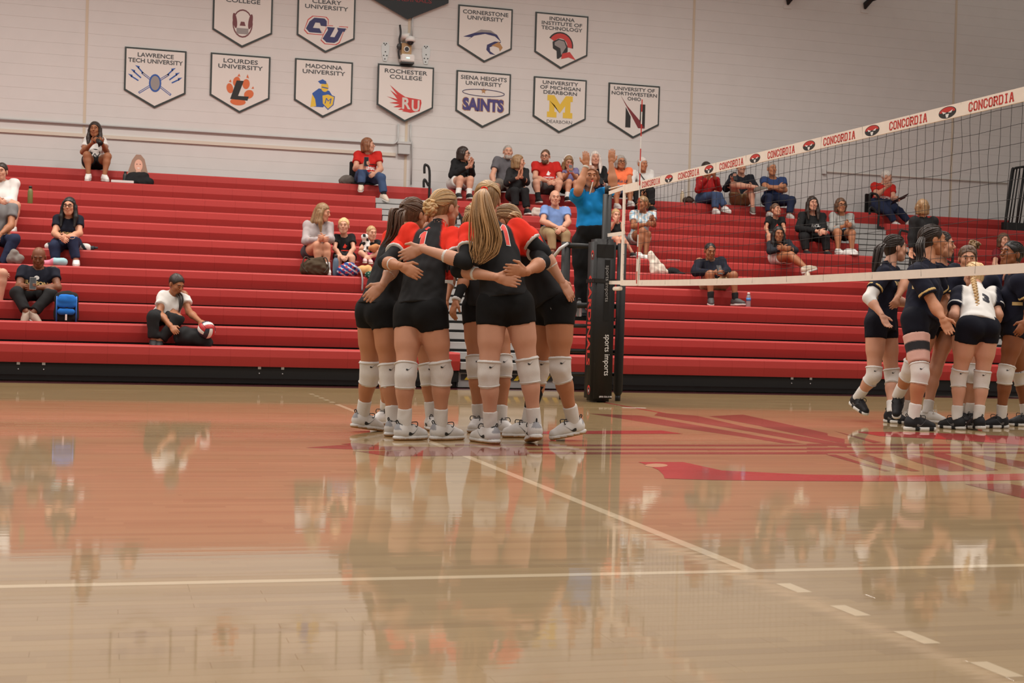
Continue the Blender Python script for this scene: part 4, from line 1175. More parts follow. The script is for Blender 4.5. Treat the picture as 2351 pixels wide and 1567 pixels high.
pJ = navy_player('navy player with a high brown bun facing the camera', dict(
    hd=(2222, 594, -1.86), nk=(2228, 628, -1.80), sr=(2192, 646, -1.80), sl=(2276, 646, -1.86), hr=(2210, 738, -1.80), hl=(2252, 738, -1.82),
    kr=(2205, 858, -1.86), kl=(2234, 858, -1.92), fr=(2212, -1.80, -.4, -1, 0), fl=(2226, -1.86, -.3, -1, 0),
    er=(2178, 690, -1.8), wr=(2170, 720, -1.9), el=(2296, 690, -1.9), wl=(2300, 725, -2.0)), .98, (-.45, -.88, -.05), hair='br', skin='l')
for i in range(10):
    a = i * .7; c = t_(2236, 562, -1.8) + np.array([math.cos(a) * .03, math.sin(a * 1.7) * .02, math.sin(a) * .022])
    V, F = tube_geo(bez([c + .03 * np.array([math.cos(a + t), .6 * math.sin(t * 2), .8 * math.sin(a + t)]) for t in (0, 1.2, 2.4, 3.6)], 4), [.011] * 13, 6)
    pJ.raw('bun', V, F, HAIRM, None, np.array(HAIRS['db']) * (.8 + .1 * (i % 4)))
pK = navy_player('player in white number 3 jersey with a blonde braid', dict(
    hd=(2236, 632, -2.06), nk=(2240, 660, -2.16), sl=(2202, 676, -2.24), sr=(2279, 676, -2.24), hl=(2224, 752, -2.56), hr=(2268, 752, -2.58),
    kl=(2201, 868, -2.48), kr=(2254, 872, -2.56), fl=(2198, -2.52, -.45, .9, 0), fr=(2247, -2.60, .05, 1, .01),
    el=(2190, 722, -2.40), wl=(2202, 752, -2.22), er=(2292, 722, -2.40), wr=(2280, 752, -2.22)), .98, (-.05, 1, -.25), hup=(0, .3, 1), hair='lb', skin='p', white=True, b=1.02, hem=-.0)
br = bez([t_(2234, 640, -2.24), t_(2240, 668, -2.40), t_(2246, 705, -2.54)], 10)
for i in range(len(br) - 1):
    V, F = ball_geo(br[i] + np.array([.009 * (-1) ** i, 0, 0]), .024 - .0006 * i, 8, (1.0, .7, .85)); pK.raw('braid', V, F, HAIRM, None, np.array(HAIRS['lb']) * (.75 + .25 * (i % 2)))
V, F = tube_geo([br[-1], br[-1] + np.array([.01, -.01, -.05])], [.012, .004], 6); pK.raw('braid_end', V, F, HAIRM, None, HAIRS['lb'])
NVM = mat('navy_mark', tuple(NAVY), .5)
print_on(pK, pK.jersey, '3', t_(2262, 688, -2.45), .07, .13, NVM, back=True, bold=.07)
pL = navy_player('navy player at the right edge with dark hair, facing left', dict(
    hd=(2322, 584, -2.22), nk=(2332, 624, -2.24), sl=(2340, 646, -2.44), sr=(2326, 640, -2.06), hl=(2335, 742, -2.32), hr=(2318, 742, -2.16),
    kl=(2308, 860, -2.36), kr=(2344, 864, -2.02), fl=(2298, -2.32, -1, -.05, 0), fr=(2356, -2.06, -.9, 0, 0),
    el=(2368, 702, -2.48), wl=(2354, 738, -2.62), er=(2310, 700, -1.95), wr=(2290, 735, -2.0)), 1.0, (-.97, -.12, .18), hair='bk', skin='b',
    hands={'l': (_d((2354, 738, -2.62), (2334, 772, -2.64)), (.2, 1, 0), .3, -1)})
g_ = pI
print_on(pI, pI.jersey, 'JUDSON', t_(2166, 634, -1.75), .15, .035, GOLDM, bold=.03)
num_on(pI, pI.jersey, '19', t_(2160, 655, -1.75), .13, .10, False, WMARK, GOLDM)
print_on(pG, pG.jersey, 'JUDSON', t_(2060, 652, -1.7), .13, .04, GOLDM, bold=.03)
num_on(pG, pG.jersey, '13', t_(2061, 672, -1.7), .10, .11, False, WMARK, GOLDM)

for P_, tie_ in ((pG, (-.11, 0, .02)), (pH, (-.11, 0, .0)), (pI, (-.11, 0, .02)), (pJ, (-.05, 0, .12)), (pK, (-.11, 0, -.02)), (pL, (-.11, 0, .0))): comb(P_, tie_, 55, seed=P_.seed)

QUAD = (np.array([(-.5, -.5), (.5, -.5), (.5, .5), (-.5, .5)]), [(0, 1, 2, 3)])
def patch(P, px, py, w, h, m, name='side_stripe'):
    ms, mh, lat, up, fwd, lath, fwh = P.fr; yc = (P.J['sl'][1] + P.J['hl'][1]) / 2; c = at(px, py, Y=yc - .12)
    n = unit(CAM - c); n[2] = 0; V, F = dice(QUAD[0] * np.array([w, h]), QUAD[1], .02)
    print_on(P, P.jersey, (V, F), c, 1, 1, m, n=n, ux=unit(np.cross([0, 0, 1], n)), uy=np.array([0, 0, 1.0]), name=name)
patch(pH, 2106, 660, .085, .03, GOLDM); patch(pL, 2336, 696, .09, .03, GOLDM); patch(pG, 2021, 684, .05, .026, GOLDM)
patch(pB, 1032, 632, .055, .07, mat('side_red', tuple(RED * .8), .8), 'side_panel'); patch(pB, 1031, 647, .055, .022, WMARK, 'side_stripe')
# ================================================================== wall pennants
EX, EZ = np.array([1.0, 0, 0]), np.array([0, 0, 1.0])
BORD = mat('pennant_border', (.03, .04, .038), .5); FACE = mat('pennant_face', (.70, .66, .62), .55); INK = mat('pennant_ink', (.06, .065, .07), .5)
def cm(name, c, rough=.55): return mat(name, lin(c), rough)
M_BLUE = cm('logo_blue', (40, 84, 160)); M_ORG = cm('logo_orange', (208, 106, 58)); M_NAVY = cm('logo_navy', (48, 48, 96)); M_YEL = cm('logo_yellow', (222, 186, 60)); M_RED = cm('logo_red', (196, 58, 54)); M_MAR = cm('logo_maroon', (112, 60, 64)); M_GRY = cm('logo_grey', (146, 140, 138)); M_PUR = cm('logo_purple', (70, 62, 120)); M_BRN = cm('logo_tan', (176, 132, 84)); M_BLK = cm('logo_black', (34, 32, 32)); M_DRED = cm('logo_deep_red', (120, 40, 44)); M_WHT = cm('logo_white', (206, 198, 190))
PW = float(np.mean([at(427.1, 117.6, Y=YW)[0] - at(288.2, 107.9, Y=YW)[0], at(810.2, 143.5, Y=YW)[0] - at(677.3, 133.8, Y=YW)[0], at(1173.2, 170.7, Y=YW)[0] - at(1047.4, 161, Y=YW)[0], at(1347.1, 184.8, Y=YW)[0] - at(1224.8, 174.8, Y=YW)[0]]))
PS = .715 * PW; PT = .985 * PW   # side and tip depth
def pennant_outline(w, sdep, tip): return [(-w / 2, 0), (w / 2, 0), (w / 2, -sdep), (0, -tip), (-w / 2, -sdep)]
def pennant(tl, tr, lines, label, off=0.0):
    a, b_ = at(*tl, Y=YW), at(*tr, Y=YW); c = (a + b_) / 2
    y1 = YW - .022 - off
    root = empty('pennant_banner', (c[0], y1, c[2] - PT), label, 'banner', 'white school pennants on the wall')
    m = MB(); m.prism([(c[0] + x, c[2] + z) for x, z in pennant_outline(PW, PS, PT)], y1, y1 + .02, 1); m.build('border', BORD, root)
    k = PW * .028
    m = MB(); m.prism([(c[0] + x, c[2] + z) for x, z in [(-PW / 2 + k, -k), (PW / 2 - k, -k), (PW / 2 - k, -PS + k * .6), (0, -PT + k * 1.25), (-PW / 2 + k, -PS + k * .6)]], y1 - .004, y1 + .006, 1); m.build('face', FACE, root)
    cc = np.array([c[0], y1 - .0055, c[2]])
    for i, (s, yy, w, h) in enumerate(lines):
        text_on(s, cc + EZ * (-yy * PW), EX, EZ, w * PW, h * PW, INK, 'lettering', root, bold=.0, fat=.0024)
    return root, cc
def shapes(root, cc, polys, m, cy=.55, sc=1.0, lift=0.0, name='emblem'):
    return poly_on([[(x * PW * sc, y * PW * sc) for x, y in p] for p in polys], cc + EZ * (-cy * PW) - np.array([0, .0006 + lift, 0]), EX, EZ, m, name, root)
def ell(cx, cy, rx, ry, n=20, rot=0): return [(cx + rx * math.cos(t) * math.cos(rot) - ry * math.sin(t) * math.sin(rot), cy + rx * math.cos(t) * math.sin(rot) + ry * math.sin(t) * math.cos(rot)) for t in np.linspace(0, 2 * math.pi, n, endpoint=False)]
def bar(x0, y0, x1, y1, w):
    d = unit((x1 - x0, y1 - y0)); n = np.array([-d[1], d[0]]) * w / 2
    return [(x0 - n[0], y0 - n[1]), (x1 - n[0], y1 - n[1]), (x1 + n[0], y1 + n[1]), (x0 + n[0], y0 + n[1])]
T2 = lambda a, wa, b_, wb: [(a, .115, wa, .068), (b_, .212, wb, .068)]
r, c = pennant((288.2, 107.9), (427.1, 117.6), T2('LAWRENCE', .58, 'TECH UNIVERSITY', .88), 'white pennant banner with crossed blue tridents, far left')
for q in (-1, 1):
    shapes(r, c, [bar(-q * .26, -.20, q * .22, .14, .035)], M_BLUE); shapes(r, c, [bar(-q * .25, -.193, q * .2, .126, .014)], M_WHT, lift=.0006)
    for dx, dy in ((.02, .12), (.09, .05), (.13, -.03)):
        shapes(r, c, [bar(q * (.14 + dx), .02 + dy * .6, q * (.26 + dx), .10 + dy, .022), [(q * (.25 + dx), .075 + dy), (q * (.31 + dx), .135 + dy), (q * (.235 + dx), .12 + dy)]], M_BLUE)
shapes(r, c, [ell(0, -.02, .10, .15)], M_BLUE, lift=.0008); shapes(r, c, [ell(0, -.02, .075, .12)], M_GRY, lift=.0012)
r, c = pennant((484.6, 121.2), (620.3, 130.9), T2('LOURDES', .57, 'UNIVERSITY', .74), 'white pennant banner with an orange paw print and black letter L')
shapes(r, c, [ell(-.17, -.02, .055, .085, rot=.2), ell(-.06, .10, .06, .085, rot=-.2), ell(.10, .07, .06, .085, rot=-.1), ell(.15, -.10, .085, .07, rot=.6), ell(-.03, -.24, .13, .06), [(-.05, .19), (-.02, .24), (-.0, .19)], [(.1, .18), (.12, .24), (.145, .17)], [(-.19, .09), (-.16, .13), (-.145, .08)], [(.19, .0), (.22, .04), (.235, -.0)]], M_ORG, cy=.56)
shapes(r, c, [[(-.06, .12), (.06, .12), (-.03, -.14), (.15, -.14), (.13, -.21), (-.16, -.20), (-.08, .06)]], M_BLK, cy=.56, lift=.0008)
r, c = pennant((677.3, 133.8), (810.2, 143.5), T2('MADONNA', .63, 'UNIVERSITY', .73), 'white pennant banner with a gold shield lettered M')
shapes(r, c, [[(-.20, -.25), (-.19, -.02), (-.08, .07), (.10, .04), (.16, -.05), (.0, -.25)]], M_BLUE, cy=.56); shapes(r, c, [[(-.22, -.26), (-.19, -.04), (-.14, -.12), (-.12, -.24)], ell(.02, .10, .065, .085)], M_YEL, cy=.56, lift=.0005)
shapes(r, c, [[(-.10, .19), (-.02, .23), (.04, .20), (.05, .15), (-.06, .15)], bar(-.03, .095, .08, .08, .018)], M_BLUE, cy=.56, lift=.0009)
shapes(r, c, [[(-.03, -.04), (.08, -.01), (.20, -.05), (.18, -.20), (.085, -.29), (-.02, -.19)]], M_BLUE, cy=.56, lift=.0011); shapes(r, c, [[(-.015, -.05), (.08, -.025), (.185, -.06), (.165, -.195), (.085, -.27), (-.005, -.185)]], M_YEL, cy=.56, lift=.0014)
text_on('M', c + EX * .085 * PW - EZ * (.56 + .135) * PW - np.array([0, .003, 0]), EX, EZ, .12 * PW, .095 * PW, M_BLUE, 'lettering', r, bold=.06, shear=.2)
r, c = pennant((866, 147), (994.8, 156.6), T2('ROCHESTER', .75, 'COLLEGE', .57), 'white pennant banner with a red winged RU monogram, standing off the wall', off=.05)
wing = [[(-.28, .22), (-.12, .10), (.0, .03), (.28, .0), (.29, -.06), (.26, -.20), (.1, -.24), (-.06, -.22), (-.02, -.20), (-.13, -.20), (-.05, -.16), (-.21, -.16), (-.1, -.11), (-.28, -.09), (-.13, -.06), (-.33, .02), (-.14, -.02), (-.27, .13), (-.14, .05)]]
shapes(r, c, wing, M_RED, cy=.58)
text_on('R', c + EX * .02 * PW - EZ * .66 * PW - np.array([0, .002, 0]), EX, EZ, .15 * PW, .2 * PW, M_WHT, 'lettering', r, bold=.03)
text_on('U', c + EX * .185 * PW - EZ * .69 * PW - np.array([0, .002, 0]), EX, EZ, .14 * PW, .2 * PW, M_WHT, 'lettering', r, bold=.03)
r, c = pennant((1047.4, 161), (1173.2, 170.7), T2('SIENA HEIGHTS', .84, 'UNIVERSITY', .66), 'white pennant banner reading SAINTS in purple under a halo')
hal = [(.385 * math.cos(t), .06 * math.sin(t)) for t in np.linspace(0, 2 * math.pi, 40)]
hv, hf = tube_geo([c + EX * x * PW + EZ * (z - .37) * PW - np.array([0, .002, 0]) for x, z in hal], .006, 5, False); mesh_obj('halo', hv, hf, M_NAVY, r)
shapes(r, c, [[(.055 * (1 if i % 2 == 0 else .4) * math.sin(i * math.pi / 5), .055 * (1 if i % 2 == 0 else .4) * math.cos(i * math.pi / 5)) for i in range(10)]], M_BRN, cy=.335, lift=.004)
text_on('SAINTS', c - EZ * .585 * PW - np.array([0, .001, 0]), EX, EZ, .775 * PW, .245 * PW, M_BRN, 'lettering', r, bold=.075); text_on('SAINTS', c - EZ * .585 * PW - np.array([0, .002, 0]), EX, EZ, .75 * PW, .225 * PW, M_PUR, 'lettering', r, bold=.05)
T3 = lambda a, wa, b_, wb, d, wd: [(a, .095, wa, .062), (b_, .182, wb, .062), (d, .268, wd, .062)]
r, c = pennant((1224.8, 174.8), (1347.1, 184.8), T3('UNIVERSITY', .67, 'OF MICHIGAN', .76, 'DEARBORN', .63), 'white pennant banner with a yellow block letter M')
shapes(r, c, [[(-.24, .2), (-.11, .2), (.0, .04), (.11, .2), (.24, .2), (.24, .10), (.2, .10), (.2, -.10), (.24, -.10), (.24, -.2), (.06, -.2), (.06, -.10), (.1, -.10), (.1, .02), (.0, -.12)], [(-.24, .2), (.0, -.12), (-.1, .02), (-.1, -.10), (-.06, -.10), (-.06, -.2), (-.24, -.2), (-.24, -.10), (-.2, -.10), (-.2, .10), (-.24, .10)]], M_YEL, cy=.515)
text_on('DEARBORN', c - EZ * .79 * PW, EX, EZ, .48 * PW, .06 * PW, INK, 'lettering', r, bold=.0)
r, c = pennant((1396.6, 189.2), (1514.8, 198.9), T3('UNIVERSITY OF', .79, 'NORTHWESTERN', .88, 'OHIO', .26), 'white pennant banner with a black and maroon letter N behind the antenna')
shapes(r, c, [[(-.16, -.23), (-.06, -.23), (-.06, -.03), (-.16, .14)], [(.12, .21), (.22, .21), (.22, -.23), (.1, -.23), (.12, -.05)]], M_BLK, cy=.565); shapes(r, c, [[(-.27, .35), (-.13, .16), (.12, -.09), (.22, -.23), (.09, -.23)]], M_DRED, cy=.565, lift=.0006)
r, c = pennant((1051.3, 10.8), (1177.5, 21.7), T2('CORNERSTONE', .83, 'UNIVERSITY', .66), 'white pennant banner with dark blue streaming feathers')
shapes(r, c, [[(-.40, .02), (-.20, .10), (.05, .17), (.22, .10), (.30, -.02), (.18, .07), (.0, .10), (-.2, .05), (-.36, -.07), (-.25, .02)], [(.30, -.02), (.18, -.02), (.04, -.09), (.03, -.18), (.1, -.25), (.2, -.26), (.1, -.2), (.09, -.13), (.2, -.08), (.26, -.06)]], M_NAVY, cy=.58); shapes(r, c, [[(-.2, .10), (-.08, .17), (.1, .17), (.22, .10), (.1, .13), (-.05, .125)]], M_GRY, cy=.58, lift=.0005); shapes(r, c, [[(.12, -.1), (.26, -.02), (.33, -.12), (.28, -.19), (.26, -.13), (.2, -.11)]], M_BRN, cy=.58, lift=.0007)
r, c = pennant((1228.9, 27.8), (1350.6, 38), T3('INDIANA', .47, 'INSTITUTE OF', .76, 'TECHNOLOGY', .77), 'white pennant banner with a red crested helmet emblem')
cr_ = [(.22 * math.cos(t) - .02, .22 * math.sin(t) + .0) for t in np.linspace(2.6, -.15, 12)] + [(.13 * math.cos(t) - .02, .13 * math.sin(t)) for t in np.linspace(-.15, 2.6, 12)]
shapes(r, c, [[(x * 1.12, y * 1.12) for x, y in cr_]], M_BLK, cy=.57); shapes(r, c, [cr_], M_RED, cy=.57, lift=.0005)
shapes(r, c, [[(-.17, .06), (-.06, .12), (.06, .10), (.12, -.02), (.12, -.10), (.0, -.20), (-.05, -.24), (-.08, -.24), (-.09, -.1), (-.16, -.06)]], M_BLK, cy=.57, lift=.0008); shapes(r, c, [[(-.13, .05), (-.05, .10), (.05, .08), (.09, -.02), (.05, -.08), (.0, -.17), (-.02, -.05), (-.13, .0)]], M_GRY, cy=.57, lift=.0012)
shapes(r, c, [[(.0, -.24), (.02, -.14), (.16, -.10), (.28, -.24), (.14, -.20)]], M_RED, cy=.57, lift=.0014)
topdy = 10.8 - 161  # upper row hangs the same distance above
r, c = pennant((491, -29), (626, -19), [('COLLEGE', .20, .57, .068)], 'white pennant banner with a maroon crest cut by the frame top left')
shapes(r, c, [ell(0, .02, .17, .24)], M_MAR, cy=.60); shapes(r, c, [ell(0, .02, .15, .215)], FACE, cy=.60, lift=.0005); shapes(r, c, [ell(-.13, .06, .035, .13, rot=.15), ell(.13, .06, .035, .13, rot=-.15), [(-.05, -.02), (.05, -.02), (.03, .05), (-.03, .05)]], M_MAR, cy=.60, lift=.0008); shapes(r, c, [[(-.10, -.16), (.10, -.16), (.10, -.06), (-.10, -.06)]], M_GRY, cy=.60, lift=.001)
r, c = pennant((684, -15), (816, -5), [('CLEARY', .115, .5, .068), ('UNIVERSITY', .212, .74, .068)], 'white pennant banner with a navy CU monogram outlined in red')
for m_, o_, w_ in ((M_RED, .0, .02), (FACE, .0006, .008), (M_NAVY, .0012, -.012)):
    sh_ = lambda P, q: [(x + (q if x > np.mean([a for a, b in P]) else -q), y + (q if y > np.mean([b for a, b in P]) else -q)) for x, y in P]
    Cs = [(-.30, .12), (-.22, .19), (-.02, .19), (.02, .15), (.02, .06), (-.08, .06), (-.10, .11), (-.20, .11), (-.24, -.01), (-.10, -.01), (-.06, -.09), (-.30, -.09), (-.36, -.03)]
    Us = [(.0, .05), (.14, .05), (.06, -.14), (.16, -.14), (.22, .0), (.20, .05), (.36, .05), (.33, -.01), (.30, -.01), (.22, -.20), (.16, -.24), (.0, -.24), (-.07, -.18), (.02, .0)]
    shapes(r, c, [sh_(Cs, w_)], m_, cy=.58, lift=o_); shapes(r, c, [sh_(Us, w_)], m_, cy=.58, lift=o_ + .0002)
# big black glossy plaque above
pc = at(944, 0, Y=YW)
root = empty('wall_plaque', (pc[0], YW - .05, at(934.5, 46, Y=YW)[2]), 'big glossy black pointed plaque hung above the projector box', 'sign')
xl, xr = at(790, -40, Y=YW)[0], at(1028, 7, Y=YW)[0]; zt, zc, zp = at(940, -190, Y=YW)[2], at(1028, 9, Y=YW)[2], at(934.5, 46, Y=YW)[2]; xm = at(934.5, 46, Y=YW)[0]; xl = 2 * xm - xr
m = MB(); m.prism([(xl, zt), (xr, zt), (xr, zc), (xm, zp), (xl, zc)], YW - .06, YW - .02, 1); m.build('panel', mat('gloss_black', (.012, .012, .014), .12, coat=1.0), root)
text_on('CARDINALS', (xm + .02, YW - .062, at(944, 1, Y=YW)[2]), EX, EZ, .8 * PW, .078 * PW, M_DRED, 'lettering', root, bold=.02)

# ================================================================== wall conduits and fittings
GALV = mat('galvanised', (.50, .50, .49), .5, metal=.1); BEIGE = mat('beige_channel', (.62, .55, .46), .6)
def wall_run(pts, Yd=.03): return [at(x, y, Y=YW - Yd) for x, y in pts]
p_ = empty('conduit', tuple(at(500, 307, Y=YW - .03)), 'long galvanised conduit along the wall turning up beside the pennant', 'pipe')
m = MB(); a0, a1 = at(-60, 279, Y=YW - .03), at(900, 330, Y=YW - .03); up_ = at(911, 285, Y=YW - .03)
zc_ = a1[2]; m.tube([(a0[0], YW - .03, zc_), (a1[0] - .1, YW - .03, zc_)] + [tuple(np.array([a1[0], YW - .03, zc_ + .1]) + .1 * np.array([math.sin(t), 0, -math.cos(t)])) for t in np.linspace(0.1, math.pi / 2, 6)] + [(a1[0] + .1, YW - .03, up_[2])], .016, 8); m.build('pipe', GALV, p_, True)
zb_ = at(500, 330, Y=YW)[2]
m = MB(); m.box((at(-60, 300, Y=YW)[0], YW - .03, zb_ - .028), (at(908, 350, Y=YW)[0], YW, zb_ + .028)); o = m.build('cable_channel', BEIGE); tag(o, 'beige horizontal cable channel below the conduit', 'channel')
bx0, bx1 = at(912, 340, Y=YW)[0], at(939, 340, Y=YW)[0]; bz0, bz1 = at(925, 355, Y=YW)[2], at(925, 328, Y=YW)[2]
jb = empty('junction_box', ((bx0 + bx1) / 2, YW - .05, bz0), 'grey metal junction box at the end of the channel', 'box')
m = MB(); m.box((bx0, YW - .10, bz0), (bx1, YW - .001, bz1), bev=.006); m.build('body', GALV, jb)
m = MB(); m.box((bx0 - .012, YW - .115, bz1 - .03), (bx1 + .012, YW - .001, bz1 + .012), bev=.004); m.build('cover', GALV, jb)
m = MB(); x1 = at(943, 350, Y=YW)[0]; m.tube([(x1 - .02, YW - .03, at(940, 285, Y=YW)[2]), (x1 - .02, YW - .03, at(940, 318, Y=YW)[2]), (x1 + .015, YW - .03, at(943, 332, Y=YW)[2]), (x1 + .015, YW - .03, at(943, 424, Y=YW)[2])], .014, 8)
o = m.build('conduit', GALV, None, True); tag(o, 'vertical galvanised conduit beside the junction box', 'pipe')
m = MB(); x1 = at(946, 60, Y=YW)[0]; m.tube([(x1, YW - .03, at(946, 35, Y=YW)[2]), (x1, YW - .03, at(946, 92, Y=YW)[2])], .014, 8); o = m.build('conduit', GALV, None, True); tag(o, 'short vertical conduit under the black plaque', 'pipe')
m = MB(); a0 = at(1893, 388, Y=YW); a1 = at(2312, 426, Y=YW); zz = (a0[2] + a1[2]) / 2
m.tube([(a0[0], YW - .025, zz), (a1[0], YW - .025, zz)], .014, 8); o = m.build('conduit', mat('painted_pipe', (.60, .55, .50), .6), None, True); tag(o, 'painted thin conduit on the wall behind the net', 'pipe')
m = MB(); m.box((a0[0] - .06, YW - .06, zz - .05), (a0[0] + .02, YW - .001, zz + .05), bev=.005); o = m.build('outlet_box', WALL); tag(o, 'small painted outlet box at the end of the thin conduit', 'box')
# camera cluster
def WX(x, y): p = at(x, y, Y=YW - .08); return p
sc_ = empty('security_camera', tuple(WX(935, 100)), 'white dome security camera under the black plaque', 'camera')
p = WX(938, 88); m = MB(); m.tube([(p[0] - .10, YW, p[2] - .01), (p[0] - .08, YW - .1, p[2] + .03), (p[0] + .0, YW - .14, p[2] + .02)], [.045, .05, .06], 10); m.lathe((p[0] + .02, YW - .15, p[2] - .07), [(.085, 0), (.09, .03), (.07, .08), (.02, .1)], 16); m.build('housing', WHITE, sc_, True)
m = MB(); m.ball((p[0] + .02, YW - .15, p[2] - .07), .062, 14); m.build('dome', mat('dark_dome', (.01, .01, .012), .1), sc_, True)
pj = empty('sensor_box', tuple(WX(932, 115)), 'tan cardboard box with a round lens on the wall', 'box')
a, b_ = WX(921, 127), WX(944, 101); m = MB(); m.box((a[0], YW - .12, a[2]), (b_[0], YW - .001, b_[2])); m.build('carton', mat('cardboard', (.42, .27, .14), .8), pj)
m = MB(); m.prism([((a[0] + b_[0]) / 2 + .05 * math.cos(t), (a[2] + b_[2]) / 2 + .05 * math.sin(t)) for t in np.linspace(0, 6.28, 16, endpoint=False)], YW - .135, YW - .12, 1); m.build('lens_ring', WHITE, pj)
m = MB(); m.prism([((a[0] + b_[0]) / 2 + .036 * math.cos(t), (a[2] + b_[2]) / 2 + .036 * math.sin(t)) for t in np.linspace(0, 6.28, 16, endpoint=False)], YW - .145, YW - .134, 1); m.build('lens', BLACKP, pj)
pr = empty('wall_device', tuple(WX(934, 140)), 'white rounded wall device with a green light above the winged pennant', 'device')
a, b_ = WX(918, 147), WX(949, 128); m = MB(); m.box((a[0], YW - .2, a[2] + .03), (b_[0], YW - .001, b_[2]), bev=.015); m.build('case', WHITE, pr)
m = MB(); m.box((a[0] + .01, YW - .19, a[2]), (b_[0] - .005, YW - .01, a[2] + .03)); m.build('slot', BLACKP, pr)
gl, N_, L_, B_ = new_mat('green_led'); B_.inputs['Emission Color'].default_value = (.25, .9, .7, 1); B_.inputs['Emission Strength'].default_value = 1.2
m = MB(); m.box(((a[0] + b_[0]) / 2 - .03, YW - .203, (a[2] + b_[2]) / 2 + .005), ((a[0] + b_[0]) / 2 + .03, YW - .199, (a[2] + b_[2]) / 2 + .025)); m.build('light', gl, pr)
a = [WX(918, 57), WX(920, 75), WX(917, 90), WX(919, 105), WX(915, 118), WX(917, 135)]
m = MB(); m.tube(bez(a, 5), .018, 6); m.ball(WX(917, 107), .05, 8, sc=(1, .6, 1.2)); o = m.build('cable_bundle', BLACKP); tag(o, 'black tangled cable hanging left of the dome camera', 'cable')
for (x0, y0, x1, y1), lb in (((875, 98, 894, 140), 'perforated steel wall plate left of the camera cluster'), ((968, 105, 988, 147), 'perforated steel wall plate right of the camera cluster')):
    a, b_ = at(x0, y1, Y=YW), at(x1, y0, Y=YW); w, h_ = b_[0] - a[0], b_[2] - a[2]
    rt = empty('wall_plate', (a[0] + w / 2, YW - .01, a[2]), lb, 'plate', 'steel plates on the wall')
    m = MB(); m.prism([(a[0] + w * x, a[2] + h_ * y) for x, y in ((.25, 0), (.7, 0), (.98, .48), (1, .82), (.78, 1), (.25, 1), (0, .85), (0, .48))], YW - .012, YW, 1); m.build('plate', mat('zinc', (.58, .62, .62), .4, metal=.1), rt)
    m = MB()
    for x, y in ((.45, .86), (.6, .93), (.3, .93), (.5, .5), (.3, .3), (.7, .3), (.45, .12)): m.prism([(a[0] + w * x + .012 * math.cos(t), a[2] + h_ * y + .012 * math.sin(t)) for t in np.linspace(0, 6.28, 8, endpoint=False)], YW - .014, YW - .0115, 1)
    m.build('holes', BLACKP, rt)
for x, lb in ((1808, 'small black wall bracket at the top of the wall'), (1985, 'black angled wall bracket at the upper right of the wall')):
    p = at(x, 4 if x < 1900 else 14, Y=YW); rt = empty('wall_bracket', (p[0], YW - .02, p[2] - .15), lb, 'bracket')
    m = MB(); m.box((p[0] - .08, YW - .012, p[2] - .13), (p[0] + .08, YW, p[2] + .12)); m.build('plate', WALL, rt)
    m = MB(); m.tube([(p[0], YW - .02, p[2] - .06), (p[0], YW - .05, p[2] + .02), (p[0] + .05, YW - .15, p[2] + .10)], [.018, .06, .05], 8)
    m.tube([(p[0] + .03, YW - .12, p[2] + .08), (p[0] + .9, YW - .7, p[2] + .42)], .035, 8); m.build('arm', BLACKM, rt)

# ================================================================== net, posts, pad
NETB = mat('net_band', (.80, .71, .62), .75, noise=.08, nscale=14); CORD = mat('net_cord', (.012, .012, .013), .8)
net_root = empty('volleyball_net', (0, -4, 1.24), 'black mesh volleyball net with lettered white top band', 'net')
YN0 = at(1434, 430, X=0)[1]; YN1 = -9.6
def zsag(y): t = (YN0 - y) / (YN0 - YN1); return -.035 * 4 * t * (1 - t)
ZT, ZB = 2.255, 1.235
def band(name, z0, z1, y0, y1, th, n=40, sag=0.0, m=NETB, amp=.0):
    V = []; F = []
    for i in range(n + 1):
        y = y0 + (y1 - y0) * i / n; d = zsag(y) * sag; w = amp * math.sin(i * 1.7)
        V += [(-th + w, y, z0 + d), (th + w, y, z0 + d), (th + w, y, z1 + d), (-th + w, y, z1 + d)]
    for i in range(n):
        k = 4 * i
        for j in range(4): F.append((k + j, k + (j + 1) % 4, k + 4 + (j + 1) % 4, k + 4 + j))
    F += [(0, 1, 2, 3), (4 * n + 3, 4 * n + 2, 4 * n + 1, 4 * n)]
    o = mesh_obj(name, V, F, m, net_root); fix_normals(o.data); return o
tape = band('top_band', ZT - .085, ZT, YN0, YN1, .006, sag=.25)
band('bottom_band', ZB - .012, ZB + .045, YN0, YN1, .006, sag=1.6)
sb_ = MB(); sb_.box((-.008, YN0 - .025, ZB - .01), (.008, YN0 + .025, ZT)); sb_.build('side_band', NETB, net_root)
sb_ = MB(); sb_.box((-.01, -.03, ZB - .02), (.01, .03, ZB + .26)); sb_.build('antenna_sleeve', NETB, net_root)
cord = MB()
nz_ = 10
for i in range(1, nz_):
    z = ZB + (ZT - ZB) * i / nz_
    ys = np.linspace(YN0, YN1, 50); f = 1 - i / nz_
    cord.tube([(.004 * math.sin(k * 2.1 + i), y, z + zsag(y) * (1.6 * f + .25 * (1 - f)) + .004 * math.sin(k * 1.3 + i * 2)) for k, y in enumerate(ys)], .0016, 4)
y = YN0 - .1; k = 0
while y > YN1:
    cord.tube([(.006 * math.sin(k + j), y + .008 * math.sin(j * 1.9 + k * 1.7), ZB + (ZT - ZB) * j / 8 + zsag(y) * (1.6 * (1 - j / 8) + .25 * j / 8)) for j in range(9)], .0016, 4); y -= .1; k += 1
o = mesh_obj('mesh', cord.V, cord.F, CORD, net_root); o['kind'] = 'stuff'
